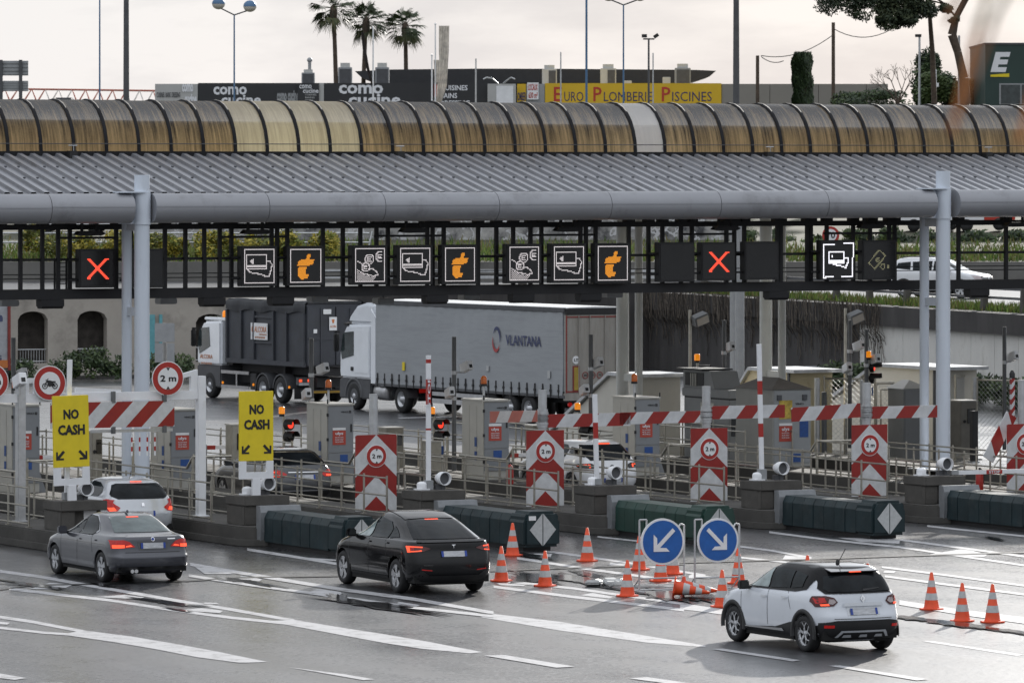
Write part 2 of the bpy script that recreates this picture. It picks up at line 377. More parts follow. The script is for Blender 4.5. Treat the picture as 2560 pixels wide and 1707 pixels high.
# grass verge between the raised road and the bank: ground cover
def blades(mb, n, fx, h0,h1, w, rnd):
    for _ in range(n):
        p=Vector(fx(rnd)); a=rnd.uniform(0,pi); h=rnd.uniform(h0,h1); d=Vector((cos(a),sin(a),0))*w; l=Vector((rnd.uniform(-.4,.4),rnd.uniform(-.4,.4),1))*h
        mb.add([p-d,p+d,p+l],[(0,1,2)],rnd.randrange(3))
m_gr=[mat('grass_blade_'+n,c,.7,var=.3) for n,c in (('green',(.065,.12,.016)),('bright',(.14,.20,.028)),('straw',(.17,.15,.05)))]
rg=random.Random(11)
mb=MB(); blades(mb,16000,lambda r:(lambda x,y:(x,y,hz_(x,y)))(r.uniform(-30,32),277.3+abs(r.gauss(0,6))),.12,.42,.05,rg)
o=mb.build('verge_grass',m_gr,fix=False); tag(o,'bright green grass verge growing above the grey parapet behind the toll plaza','grass',kind='stuff')
mb=MB()
def alongw(r):
    k=r.random(); 
    x=wr[0][0]+(wr[1][0]-wr[0][0])*k*1.25; y=wr[0][1]+(wr[1][1]-wr[0][1])*k*1.25
    q=abs(r.gauss(0,1.0))+.75
    return (x+q*.95,y+q*.31,3.36)
blades(mb,9000,alongw,.08,.45,.04,rg)
o=mb.build('wall_top_grass',m_gr,fix=False); tag(o,'tufts of green grass along the top of the right retaining wall','grass',kind='stuff')
# ================= walls and things behind the plaza =================
m_archwall=mat('arch_wall_render',(.36,.33,.29),.8,var=.12,scale=.5,dirt=(.17,.155,.135),dsc=.55,dlo=.50,bump=.15,bsc=6)
m_darkwall=mat('damp_concrete',(.05,.047,.046),.85,var=.35,scale=.9,dirt=(.025,.023,.022),dsc=1.2,dlo=.5,stretch=(1,1,.3))
m_palewall=mat('pale_concrete_panels',(.60,.59,.56),.8,var=.12,scale=.7,dirt=(.28,.26,.22),dsc=.7,dlo=.52,stretch=(1,1,.55))
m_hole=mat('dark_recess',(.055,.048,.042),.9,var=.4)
m_turq=mat('turquoise_shutter',(.12,.34,.38),.6)
m_parapet=mat('parapet_concrete',(.15,.145,.135),.85,var=.25,scale=.5,dirt=(.07,.07,.06),dsc=.5,dlo=.5)
# back wall with arches: local x along the wall, front face at y=0
def frame(a,b):
    a=Vector((a[0],a[1],0)); b=Vector((b[0],b[1],0)); d=(b-a); return a, math.atan2(d.y,d.x), d.length
p0,ang,Lw=frame(*wl)
def lx(px):   # x along the back wall for a sight line
    k=(px-CX)/F; dx,dy=cos(ang),sin(ang); s=(k*p0.y-p0.x)/(dx-k*dy); return s
th=thing('arched_wall','pale rendered retaining wall with barred arches behind the left toll lanes','wall',p0,ang)
arches=[(lx(41),lx(110),717,808,860),(lx(178),lx(246),717,808,862),(lx(450),lx(520),727,808,862)]
mb=MB(); top=3.5; xs=0.0; YW=239
def zw(py): return zz(py,YW)
ss=lx(640)
for k,(a,b,py0,py1,py2) in enumerate(arches):
    zt=zw(py0+0); zs=zt-.36; zb=zw(py2)+.42
    mb.box(xs,a,0,.5,0,top); mb.box(a,b,0,.5,0,zb)
    n=12; arc=[(a+(b-a)*i/n, zs+.36*sqrt(max(0,1-(2*i/n-1)**2))) for i in range(n+1)]
    mb.prism([(a,top)]+arc+[(b,top)],'y',0,.5); xs=b
mb.box(xs,ss,0,.5,0,top); mb.build('wall',m_archwall,th)
mb=MB(); mb.box(ss,Lw+.4,0.02,.5,0,3.42); mb.build('damp_section',m_darkwall,th)
mb=MB(); mb.box(-.2,Lw+.3,-.08,.55,3.5,3.6); mb.build('coping',m_conc,th)
for a,b,py0,py1,py2 in arches:
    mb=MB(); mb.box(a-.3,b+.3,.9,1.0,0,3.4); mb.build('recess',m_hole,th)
    mb=MB(); z0=zw(py2)+.40; z1=zw(py1)+.05
    mb.cyl((a,.25,z1),(b,.25,z1),.03,n=6); mb.cyl((a,.25,z0+.1),(b,.25,z0+.1),.03,n=6)
    for i in range(11): x=a+(b-a)*(i+.5)/11; mb.cyl((x,.25,z0),(x,.25,z1),.016,n=5,caps=False)
    mb.build('barred_rail',m_galv,th)
for a,b in ((342,355),(365,372)):
    mb=MB(); mb.box(lx(a),lx(b),-.06,-.005,.4,2.6); mb.build('shutter',m_turq,th)
mb=MB(); mb.box(-8,Lw*.62,-2.6,-2.3,0,.14); solo('kerb',mb,m_kerb,'low dark kerb edging the planted strip under the arched wall','kerb',p0,ang)
# planted strip
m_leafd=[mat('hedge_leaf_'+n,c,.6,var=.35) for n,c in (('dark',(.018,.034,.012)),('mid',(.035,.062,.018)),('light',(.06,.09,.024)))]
m_leafy=[mat('shrub_leaf_'+n,c,.6,var=.35) for n,c in (('olive',(.09,.10,.018)),('yellow',(.36,.30,.04)),('green',(.15,.175,.024)))]  # colours raised to stand for sun shining through the leaves
def foliage(mb,c,r,n,s,rnd,flat=0.0,shell=.5,mats=3,jit=1.0):
    c=Vector(c); lumps=[(Vector((rnd.uniform(-1,1),rnd.uniform(-1,1),rnd.uniform(-1,1)))*.62, rnd.uniform(.3,.6), rnd.choice([0,0,1,1,2])) for _ in range(max(6,int(14*jit)))]
    for _ in range(n):
        lc,lr,lm=rnd.choice(lumps); d=Vector((rnd.gauss(0,1),rnd.gauss(0,1),rnd.gauss(0,1))).normalized()*lr*(rnd.random()**shell)
        q=lc+d
        if q.length>1.02: q=q.normalized()*rnd.uniform(.85,1.0)
        p=c+Vector((q.x*r[0],q.y*r[1],q.z*r[2]))
        a=Vector((rnd.gauss(0,1),rnd.gauss(0,1),rnd.gauss(0,1))).normalized(); b=a.orthogonal().normalized(); k=s*rnd.uniform(.6,1.35)
        mi=lm if rnd.random()<.65 else rnd.randrange(mats)
        mb.add([p-a*k,p+b*k*.45,p+a*k,p-b*k*.45],[(0,1,2,3)],mi)
rf=random.Random(5)
def shrub(name,label,cat,c,r,n,s,mats,group=None,stem=True):
    c=Vector(c); root=thing(name,label,cat,(c.x,c.y,c.z-r[2]),0,group)
    mb=MB(); foliage(mb,(0,0,r[2]),r,n,s,rf); mb.build('foliage',mats,root,fix=False)
    if stem:
        mb=MB(); mb.cyl((0,0,-.1),(0,0,r[2]),.06,.03,n=6); mb.build('stem',m_bark,root)
    return root
m_bark=mat('bark',(.075,.055,.04),.9,var=.4,scale=5,bump=.6,bsc=12)
for i,(px,hh) in enumerate(((-10,.55),(40,.5),(150,.7),(215,.75),(262,.6),(352,.55),(405,.6))):
    Y=236.6; shrub('hedge_shrub',['low dark hedge shrub at the far left foot of the arched wall','low dark hedge shrub under the leftmost barred arch','dark leafy hedge shrub between the two left arches','tallest dark hedge shrub under the second barred arch','dark hedge shrub just left of the twin white column','dark hedge shrub right behind the round two metre sign','dark hedge shrub beside the cab of the container lorry'][i],'shrub',(PX(px,Y),Y,hh),(.9,.8,hh),900,.09,m_leafd,'hedge shrubs under the arched wall',stem=False)
# right retaining wall: damp ivy section, coping beam and pale panels
p1,ang1,Lw1=frame(wr[0],wr[1])
def lx1(px):
    k=(px-CX)/F; dx,dy=cos(ang1),sin(ang1); return (k*p1.y-p1.x)/(dx-k*dy)
th=thing('retaining_wall','long concrete retaining wall with a dark top beam right of the lanes','wall',p1,ang1)
xi=lx1(1975); Lr=Lw1+40
mb=MB(); mb.box(0,xi,0,.5,0,2.62); mb.build('ivy_stained_section',m_darkwall,th)
mb=MB(); x=xi
while x<Lr: mb.box(x+.012,min(Lr,x+2.3)-.012,0,.5,0,2.62); x+=2.3
mb.build('panel_section',m_palewall,th)
mb=MB(); mb.box(-.2,Lr,-.22,.7,2.62,3.40); mb.build('coping_beam',m_darkwall,th)
# creeper on the dark section
mb=MB(); ri=random.Random(8)
for _ in range(520):
    x=ri.uniform(0,xi*1.12); z=3.5; y=-.3; pts=[Vector((x,y,z))]
    for k in range(ri.randrange(3,9)):
        x+=ri.gauss(0,.10); z-=ri.uniform(.15,.42); y=-.28 if z>2.2 else -.06; pts.append(Vector((x,y,max(z,.1))))
    mb.path(pts,ri.uniform(.006,.016),n=4,mi=ri.randrange(2))
m_creep=[mat('creeper_stem_dark',(.035,.028,.022),.9),mat('creeper_stem_pale',(.12,.10,.08),.9)]
o=mb.build('creeper',m_creep,None,p1,ang1,fix=False); tag(o,'tangled bare brown creeper hanging over the dark retaining wall','creeper',kind='stuff')
for i,px in enumerate((1990,2060,2240,2320,2400)):
    x=lx1(px); q=p1+Vector((cos(ang1),sin(ang1),0))*x+Vector((sin(ang1),-cos(ang1),0))*.9
    shrub('wall_shrub',['dark scrub behind the left mesh fence at the wall foot','dark scrub behind the mesh gate at the wall foot','dark scrub just right of the right twin column at the wall foot','dark scrub behind the far right mesh fence at the wall foot','dark scrub at the wall foot beyond the right edge'][i],'shrub',(q.x,q.y,.6),(1.5,1.0,.65),1500,.10,m_leafd,'dark scrub along the retaining wall',stem=False)
# cabinet at the foot of the wall
Y=231; th=thing('utility_cabinet','rust streaked grey cabinet standing against the retaining wall','cabinet',on(1902,0)*0+Vector((PX(1905,Y),Y,0)),PHI)

m_rust=mat('rusty_cabinet',(.50,.51,.51),.6,var=.1,dirt=(.30,.17,.08),dsc=2.2,dlo=.60,stretch=(1,1,.3))
mb=MB(); mb.box(-.75,.75,-.5,.5,0,zz(840,Y)-.08); mb.build('body',m_rust,th,bevel=.02)
mb=MB(); mb.box(-.82,.82,-.58,.58,zz(840,Y)-.08,zz(840,Y)); mb.build('lid',m_cabgrey,th)
mb=MB(); mb.box(-.1,.08,-.53,-.5,1.2,1.4); mb.build('handle',m_black,th)
# raised road: crash barrier with leaning concrete posts along the wall top
th=thing('crash_barrier','dark rail barrier on leaning concrete posts above the right retaining wall','barrier',p1,ang1)
mb=MB()
for z in (3.85,4.2): mb.box(-1,Lr,1.15,1.25,z,z+.10)
mb.build('rail',m_dkgrey,th)
for px in (1560,1650,1740,1860,1935,2020,2110,2195,2285,2380):
    x=lx1(px)+.4; mb=MB(); mb.prism([(x-.16,3.35),(x+.16,3.35),(x+.10,4.35),(x-.06,4.35)],'y',.9,1.12); mb.build('post',m_conc,th)
# parapet, guardrail and verge shrubs
mb=MB(); mb.box(-34,36,0,.35,3.35,4.3)
solo('parapet',mb,m_parapet,'long grey concrete parapet beside the raised road behind the gantry','wall',(0,276,0),0)
th=thing('guard_rail','thin steel guard rail with slanting posts along the left verge','guard rail',(0,279,0),0)
mb=MB()
for z in (5.65,5.2): mb.cyl((-31,0,z),(-7,0,z),.045,n=6)
mb.build('rail',m_galv,th)
for i in range(13):
    x=-30+i*1.9; mb=MB(); mb.cyl((x,0,4.2),(x+.35,.1,5.75),.05,n=6); mb.build('post',m_galv,th)
th=thing('guard_rail','low steel guard rail on stout posts along the middle of the raised road','guard rail',(0,262,0),0)
mb=MB()
for z in (3.75,4.05): mb.box(-10,8,0,.08,z,z+.13)
mb.build('rail',m_galv,th)
for px in (1000,1200,1350,905):
    x=PX(px,262); mb=MB(); mb.prism([(x-.22,3.35),(x+.22,3.35),(x+.08,4.55),(x-.08,4.55)],'y',.1,.35); mb.build('post',m_conc,th)
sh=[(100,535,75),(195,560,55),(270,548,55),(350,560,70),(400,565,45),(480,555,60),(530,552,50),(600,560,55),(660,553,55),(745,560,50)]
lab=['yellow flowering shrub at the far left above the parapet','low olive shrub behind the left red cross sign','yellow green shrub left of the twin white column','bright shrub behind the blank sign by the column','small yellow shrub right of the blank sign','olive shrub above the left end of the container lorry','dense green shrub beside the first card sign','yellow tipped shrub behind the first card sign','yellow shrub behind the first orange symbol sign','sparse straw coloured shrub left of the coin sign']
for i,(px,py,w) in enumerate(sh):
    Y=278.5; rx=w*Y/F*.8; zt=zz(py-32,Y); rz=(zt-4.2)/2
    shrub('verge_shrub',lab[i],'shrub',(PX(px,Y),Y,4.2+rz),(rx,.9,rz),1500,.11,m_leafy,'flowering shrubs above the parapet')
# graffiti wall
def graff():
    m,nt,b=base('graffiti_wall'); L=nt.links.new
    tc=nd(nt,'ShaderNodeTexCoord'); n=nd(nt,'ShaderNodeTexNoise',Scale=.8,Detail=7.0,Roughness=.7); L(tc.outputs['Object'],n.inputs['Vector'])
    r=nd(nt,'ShaderNodeValToRGB'); e=r.color_ramp.elements; e[0].position=.36; e[0].color=(.05,.05,.055,1); e[1].position=.62; e[1].color=(.42,.41,.39,1)
    k=e.new(.48); k.color=(.27,.265,.26,1); L(n.outputs['Fac'],r.inputs[0])
    v=nd(nt,'ShaderNodeTexVoronoi',Scale=1.1,feature='DISTANCE_TO_EDGE'); 
    wv=nd(nt,'ShaderNodeTexNoise',Scale=1.6,Detail=2.0); L(tc.outputs['Object'],wv.inputs['Vector']); L(wv.outputs['Color'],v.inputs['Vector'])
    q=nd(nt,'ShaderNodeMath',operation='LESS_THAN'); L(v.outputs['Distance'],q.inputs[0]); q.inputs[1].default_value=.035
    mx=nd(nt,'ShaderNodeMix',data_type='RGBA'); L(q.outputs[0],mx.inputs[0]); L(r.outputs[0],mx.inputs[6]); mx.inputs[7].default_value=(.50,.50,.51,1); L(mx.outputs[2],b.inputs['Base Color']); b.inputs['Roughness'].default_value=.85
    return m
mb=MB(); mb.box(PX(300,293),PX(1690,293),0,.4,3.5,7.6)
solo('graffiti_wall',mb,graff(),'weathered grey wall covered in old graffiti above the grass verge','wall',(0,293,0),0)
hd=[(1720,545,60),(1790,550,70),(1880,560,70),(1960,545,80),(2060,540,80),(2150,545,90),(2240,548,90),(2340,550,90)]
for i,(px,py,w) in enumerate(hd):
    Y=292+i%2; rx=w*Y/F*.62; zt=zz(py-26,Y); rz=(zt-4.4)/2
    shrub('bank_bush',['dark bush right of the graffiti wall end','grey green bush between the rear columns','dark bush left of the round seventy sign','dense dark bush behind the bright card sign','olive bush behind the dim euro note sign','dark bush behind the roof of the white estate car','dark bush behind the right twin column','dark bush at the far right of the bank'][i],'bush',(PX(px,Y),Y,4.4+rz),(rx,1.2,rz),1500,.13,m_leafd,'dark bushes on the bank')
# round 70 sign
Y=273; c=at(1908,540,Y); th=thing('speed_sign','round white speed limit sign reading 70 behind the gantry','sign',(c.x,c.y,3.35),radians(6))
zc=c.z-3.35; r=19*Y/F
mb=MB(); mb.cyl((0,.06,0),(0,.06,zc+.2),.04); mb.build('pole',m_galv,th)
mb=MB(); mb.disc((0,0,zc),r*1.05,mi=0,th=.02); mb.disc((0,-.016,zc),r*.74,mi=1,th=.008); mb.build('disc',[m_red,m_signwhite],th)
text('numerals','70',-.22,.22,zc-.16,zc+.16,-.022,m_txtblk,th,bold=.02)
# back of a grey panel sign before the arched wall
Y=226; th=thing('panel_sign','back of a grey two panel road sign standing before the arched wall','sign',(PX(378,Y),Y,0),radians(8))
mb=MB(); mb.cyl((0,.05,0),(0,.05,zz(742,Y)),.06); mb.build('pole',m_galv,th)
mb=MB(); w=24*Y/F
for a,b in ((742,785),(788,832)): mb.box(-w*.95,w*.95,-.05,-.01,zz(b,Y),zz(a,Y))
mb.build('panel',m_grey,th,bevel=.01)

# ================= skyline above the roof =================
YS=400; s_=F/YS
m_shopdk=mat('shop_fascia_dark',(.022,.023,.026),.55,var=.15,scale=.4)
m_shoplt=mat('shop_fascia_pale',(.42,.42,.41),.6,var=.1,scale=.5)
m_shopy=mat('shop_fascia_yellow',(.62,.40,.015),.6,var=.05,scale=.5)
m_beige=mat('warehouse_beige',(.24,.225,.20),.8,var=.08,scale=.3)
m_roofdk=mat('roof_membrane_dark',(.02,.021,.024),.5,var=.2)
def bx(px0,px1,py0,Y,d=12,z0=8.5): return (PX(px0,Y),PX(px1,Y),0,d,z0-0,zz(py0,Y))
def sk(px): return PX(px,YS)
def sz(py): return zz(py,YS)
th=thing('kitchen_shop','dark grey kitchen showroom with large white lettering on the skyline','shop',(0,YS,0),0)
mb=MB(); mb.box(sk(455),sk(1165),0,14,8,sz(191)); mb.build('dark_fascia',m_shopdk,th)
mb=MB(); mb.box(sk(356),sk(454),.02,14,8,sz(193)); mb.build('pale_side',m_shoplt,th)
mb=MB(); mb.box(sk(684),sk(733),-.25,-.02,sz(236),sz(193)); mb.build('small_panel',m_shopdk,th)
mb=MB(); mb.box(sk(733),sk(744),-.1,-.02,8,sz(191)); mb.build('pale_strip',m_shoplt,th)
def tx(s,a,b,c,d,m,par,bold=.012,y=-.02,**k): return text('lettering',s,sk(a),sk(b),sz(d),sz(c),y,m,par,bold=bold,**k)
tx('como',490,567,199,218,m_txtwht,th,.03); tx('cucine',508,600,218,242,m_txtwht,th,.03)
tx('como',778,880,195,216,m_txtwht,th,.03); tx('cucine',800,921,216,244,m_txtwht,th,.03)
tx('como',688,716,195,204,m_txtwht,th,.02,-.26); tx('cucine',696,732,204,214,m_txtwht,th,.02,-.26)
for i,q in enumerate(('CUISINES','BAINS','DRESSING')):
    tx(q,701,701+26-i*4,216+i*6.5,220+i*6.5,m_refl,th,.01,-.26); tx(q,(1012,1012,1010)[i],(1074,1050,1079)[i],(196,214,231)[i],(208,226,243)[i],m_txtwht,th,.02)
tx('como cucine',636,686,207,234,m_grey,th,.05); tx('como',418,444,193,212,m_txtwht,th,.05); tx('cucine',424,452,216,240,m_txtwht,th,.05); tx('CUISINES  BAINS  DRESSING',360,414,212,224,m_dkgrey,th,.02)
mb=MB(); mb.box(sk(997),sk(1004),-.06,-.02,sz(222),sz(194)); mb.build('red_mark',m_red,th)
th=thing('roof_canopy','long dark lens shaped roof rising behind the shop fascias','roof',(0,YS+16,0),0)
Yr=YS+16; pts=[(815,164),(830,178),(850,186),(880,191),(1560,191),(1600,186),(1630,176),(1645,163),(1600,161),(1300,158.5),(1100,158),(900,160)]
mb=MB(); mb.prism([(PX(a,Yr),zz(b,Yr)) for a,b in pts],'y',0,10); mb.build('roof_edge',m_roofdk,th)
mb=MB(); mb.box(PX(870,Yr),PX(1560,Yr),1,9,8,zz(189,Yr)); mb.build('wall',m_shopdk,th)
th=thing('poster_block','pale shop entrance block with a blank white poster board','shop front',(0,YS-.6,0),0)
mb=MB(); mb.box(sk(1120),sk(1185),0,.55,8,sz(193)); mb.build('block',m_shoplt,th); mb=MB(); mb.box(sk(1140),sk(1179),-.06,-.005,8.6,sz(198)); mb.build('poster_board',m_white,th)
for px in (1110,1183):
    mb=MB(); dx=(1 if px<1150 else -1); mb.path([(sk(1150-dx*6),-.1,sz(192)),(sk(1150-dx*20),-.4,sz(181)),(sk(px+dx*8),-.6,sz(179)),(sk(px),-.7,sz(183))],.05,n=6); mb.build('lamp_arm',m_galv,th)
th=thing('plumbing_shop','yellow fronted plumbing and pool shop on the skyline','shop',(0,YS+.1,0),0)
mb=MB(); mb.box(sk(1188),sk(1208),0,12,8,sz(193)); mb.box(sk(1252),sk(1657),0,12,8,sz(191.5)); mb.build('fascia',m_shopy,th)
mb=MB(); mb.box(sk(1209),sk(1251),.05,12,8,sz(193)); mb.build('grey_bay',m_grey,th)
mb=MB(); mb.box(sk(1211),sk(1237),-.1,-.02,sz(229),sz(190)); mb.build('letting_board',m_white,th)
m_txtred=mat('shop_letter_red',(.42,.035,.02),.5); m_txtnavy=mat('shop_letter_navy',(.035,.03,.10),.5)
tx('LOCAUX',1213,1235,193,208,m_txtred,th,.02,-.11); tx('630 m²',1214,1235,212,226,m_txtred,th,.02,-.11); tx('OMBER',1189,1208,212,232,m_txtnavy,th,.03,-.005)
for ch,a,b,c,d,m in (('E',1272,1291,200,233,m_txtred),('URO',1296,1340,211,233,m_txtnavy),('P',1363,1382,200,233,m_txtred),('LOMBERIE',1387,1498,211,233,m_txtnavy),('P',1520,1540,200,233,m_txtred),('ISCINES',1544,1635,211,233,m_txtnavy)): tx(ch,a,b,c,d,m,th,.012 if len(ch)<2 else 0.0,-.005)
th=thing('warehouse_wall','plain beige grey warehouse wall right of the yellow shop','building',(0,YS+.2,0),0)
mb=MB(); x=sk(1658)
for a,b in ((1658,1768),(1769,1880),(1881,1990),(1991,2040)): mb.box(sk(a),sk(b),0,12,8,sz(193))
mb.build('wall',m_beige,th)
m_hvac=mat('hvac_casing',(.46,.46,.44),.5,var=.06)
hv=[(708,160,191,30,'grey roof unit under a capped chimney on the kitchen shop'),(793,145,191,32,'roof cooling unit left of the two standing close together'),(878,145,191,32,'roof cooling unit below the middle palm'),(1262,150,191,34,'rounded roof cooling unit above the letting board'),(1397,148,191,36,'rounded roof cooling unit above the blue lamp post'),(1568,147,191,36,'dark sided roof cooling unit at the right end of the yellow shop'),(1441,182,192,20,'small white roof box right of a blue lamp post'),(1531,172,192,18,'small white roof box left of the last cooling unit')]
for i,(px,a,b,w,lb) in enumerate(hv):
    Y=YS+5; th=thing('roof_unit',lb,'air conditioner',(PX(px,Y),Y,zz(b,Y)-.3),0,'cooling units on the shop roofs')
    h=zz(a,Y)-zz(b,Y)+.3; W_=w*Y/F/2
    mb=MB(); mb.box(-W_,W_,-W_,W_,0,h*.82); mb.build('casing',m_hvac if i in(3,4,6,7) else m_grey,th,bevel=.03)
    if i<6:
        mb=MB(); mb.box(-W_*.1 if i in (3,4) else -W_*.8,W_*.85,-W_-.03,-W_-.004,.1,h*.75); mb.build('grille',m_dkgrey,th)
        mb=MB(); mb.cyl((0,0,h*.82),(0,0,h),W_*.7,n=16); mb.build('fan_housing',m_hvac,th)
    if i==0:
        mb=MB(); mb.cyl((.1,0,h),(.1,0,h+.55),.12); mb.lathe([(.05,h+.5),(.18,h+.58),(.2,h+.7),(.12,h+.82),(.02,h+.86)],12,(.1,0,0)); mb.build('chimney',m_grey,th)
# palms
m_frond=[mat('palm_frond_'+n,c,.6,var=.3) for n,c in (('dark',(.022,.036,.012)),('mid',(.04,.062,.018)),('olive',(.085,.085,.03)))]
def palm(px,py,R,Y,label,lean,sd):
    rp=random.Random(sd); c=at(px,py,Y); zb=hz_(0,Y)-.2; h=c.z-zb
    root=thing('palm_tree',label,'palm tree',(c.x+lean,Y,zb),0,'fan palms on the skyline')
    mb=MB(); pts=[Vector((-lean*(k/8)**1.5,0,h*k/8)) for k in range(9)]
    for i,(a,b) in enumerate(zip(pts[:-1],pts[1:])): mb.cyl(a,b,.19-.006*i,.184-.006*i,n=8)
    mb.build('trunk',m_bark,root)
    mb=MB(); top=pts[-1]; rr=R*Y/F
    for i in range(44):
        az=rp.uniform(0,2*pi); el=rp.choice([rp.uniform(-1.0,-.2),rp.uniform(-.3,.6),rp.uniform(.3,1.4)]); d=Vector((cos(az)*cos(el),sin(az)*cos(el),sin(el)))
        st=top+Vector((0,0,.1)); e=st+d*rr*.50+Vector((0,0,-.06*rr)); mb.cyl(st,e,.022,.014,n=4,caps=False)
        # fan blade: drooping leaflets in a half circle
        s1=d.cross(Vector((0,0,1))); s1=s1.normalized() if s1.length>.1 else Vector((1,0,0)); 
        for k in range(15):
            a=(k-7)/7*1.35; ld=(d*cos(a)+s1*sin(a)).normalized(); l=rr*.52*(1-.25*abs(a)/1.35)*rp.uniform(.85,1.1)
            mid=e+ld*l*.6+Vector((0,0,-.05*l)); tip=e+ld*l+Vector((0,0,-l*rp.uniform(.2,.55))); wv=s1.cross(ld).cross(ld).normalized()*.035+Vector((0,0,.02))
            mi=2 if el<-.5 and rp.random()<.6 else rp.randrange(2)
            mb.add([e-wv*.4,mid-wv,tip,mid+wv,e+wv*.4],[(0,1,2,3,4)],mi)
    mb.build('crown',m_frond,root,fix=False)
    mb=MB(); mb.lathe([(.1,-1.1),(.25,-.7),(.3,-.2),(.22,.2),(.05,.4)],10,top); mb.build('boss',m_bark,root)
palm(766,22,64,418,'tall fan palm, leftmost of the three, its crown cut by the top edge',.25,1)
palm(841,50,60,424,'middle fan palm with a leaning trunk and drooping fronds',-.3,2)
palm(931,62,58,421,'rightmost fan palm with a compact green crown',.1,3)
# lamp posts
m_lampblue=mat('lamp_pole_blue',(.06,.14,.26),.4,var=.2,scale=.3); m_lampdk=mat('lamp_pole_dark',(.035,.038,.045),.45,var=.2)
m_globe=mat('globe_glass',(.55,.52,.47),.2,var=.1)
def globe_lamp(px,py,Y,label,arms,w=4.2):
    c=at(px,py,Y); zb=3.35 if Y<277 else hz_(0,Y); h=c.z-zb; k=Y/F
    th=thing('street_lamp',label,'street lamp',(c.x,Y,zb-.2),0,'globe street lamps'); h+=.2
    mb=MB(); mb.cyl((0,0,0),(0,0,h),w*k/2*1.15,w*k/2*.8,n=10); mb.build('pole',m_lampblue,th)
    for dx,dz in arms:
        e=(dx*k,0,h+dz*k); mb=MB(); mb.cyl((0,0,h),e,1.6*k,n=6); mb.build('arm',m_lampdk,th)
        r=15*k; mb=MB(); mb.lathe([(r*sin(a),-r*.85*cos(a)+r*.5) for a in [pi/2*i/6 for i in range(7)]],16,e); gl=mb.build('globe',m_globe,th)
        mb=MB(); mb.lathe([(r*1.03*cos(a),r*.5+r*.95*sin(a)) for a in [pi/2*i/6 for i in range(7)]],16,e); mb.build('hood',m_lampblue,th)
globe_lamp(538,35,330,'slim blue lamp post with two globe lamps left of the palms',[(-36,18),(36,12)])
globe_lamp(1432,12,330,'slim blue lamp post with two globe heads above the yellow shop',[(-34,14),(38,14)])
globe_lamp(229,-4,330,'slim blue lamp post with one globe at the top left',[(36,2)])
def pole(px,py0,py1,Y,w0,w1,m,label,name='pole',cat='pole',group=None,top=None):
    a=at(px,py0,Y); zb=min(zz(py1,Y), hz_(0,Y))-.2
    mb=MB(); mb.cyl((0,0,0),(0,0,a.z-zb),w0*Y/F/2,w1*Y/F/2,n=12)
    if top: mb.lathe([(.02,a.z-zb-.05),(top,a.z-zb+.02),(top,a.z-zb+.1),(.02,a.z-zb+.2)],8)
    return solo(name,mb,m,label,cat,(a.x,Y,zb),0,group)
pole(290,-30,240,320,16,12,m_dkgrey,'thick dark tapering mast at the top left','mast','mast')
pole(1691,-30,240,320,18,13,m_dkgrey,'thick dark tapering mast right of the yellow shop','mast','mast')
pole(1347,-30,240,330,6,5,m_lampblue,'slim blue mast rising past the yellow shop sign','mast','mast')
pole(1093,135,240,380,5,3.5,m_galv,'bare flagpole left of the blank poster board','flagpole','flagpole')
pole(1288,120,240,380,4,3,m_galv,'bare thin flagpole in front of the yellow fascia','flagpole','flagpole')
pole(1500,122,240,380,4,3,m_galv,'bare thin flagpole right of the twin floodlight','flagpole','flagpole')
pole(2203,82,240,360,7,5,m_grey,'grey mast beside the leaning pine trunk','mast','mast')
pole(1740,128,240,398,9,8,m_bark,'short wooden utility post at the left end of the cable','utility pole','utility pole')
pole(1914,52,240,398,9,8,m_bark,'tall wooden utility post on the beige wall','utility pole','utility pole')
mb=MB()
def cable(a,b,sag,Y):
    A=at(*a,Y); B=at(*b,Y); pts=[A.lerp(B,i/10)+Vector((0,0,-sag*4*(i/10)*(1-i/10))) for i in range(11)]; mb.path(pts,.03,n=5)
cable((1748,128),(1914,80),.6,398); cable((1914,66),(2060,60),.7,398); cable((1748,130),(1800,140),.25,398)
solo('overhead_cable',mb,m_black,'sagging twisted cable strung between two wooden posts','cable',(0,0,0),0)
for px,px1,py0,lab in ((857,852,66,'white flagpole with a furled dark flag by the middle palm'),(1000,1016,58,'flagpole flying a tall tattered pale banner'),(992,1000,130,'short white flagpole beside the tall banner')):
    Y=378; a=at(px,py0,Y); zb=hz_(0,Y)-.2; th=thing('flagpole',lab,'flagpole',(a.x,Y,zb),0,'flagpoles'); h=a.z-zb
    mb=MB(); mb.cyl((0,0,0),(0,0,h),.06,.045,n=8); mb.lathe([(.02,h),(.09,h+.05),(.02,h+.14)],8); mb.build('pole',m_white,th)
    k=Y/F; mb=MB(); n=16; vs=[]
    if px==1000: rows=[(8*k,32*k,h-.05),(8*k,31*k,h-60*k),(10*k,28*k,h-110*k),(4*k,26*k,h-140*k),(2*k,14*k,h-178*k)]
    elif px==857: rows=[(-28*k,-22*k,h-8*k),(-24*k,-16*k,h-50*k),(-16*k,-9*k,h-90*k),(-4*k,-1*k,h-130*k)]
    else: rows=[(4*k,38*k,h-8*k),(5*k,34*k,h-30*k),(6*k,26*k,h-60*k)]
    for x0,x1,z in rows:
        for i in range(n+1): vs.append((x0+(x1-x0)*i/n,.12*sin(i*1.7+z*2),z))
    mb.add(vs,[(j*(n+1)+i,j*(n+1)+i+1,(j+1)*(n+1)+i+1,(j+1)*(n+1)+i) for j in range(len(rows)-1) for i in range(n)],0,True)
    mb.build('flag',mat('flag_'+str(px),(.72,.66,.58) if px!=857 else (.10,.085,.08),.8,var=.3,scale=3),th,fix=False)
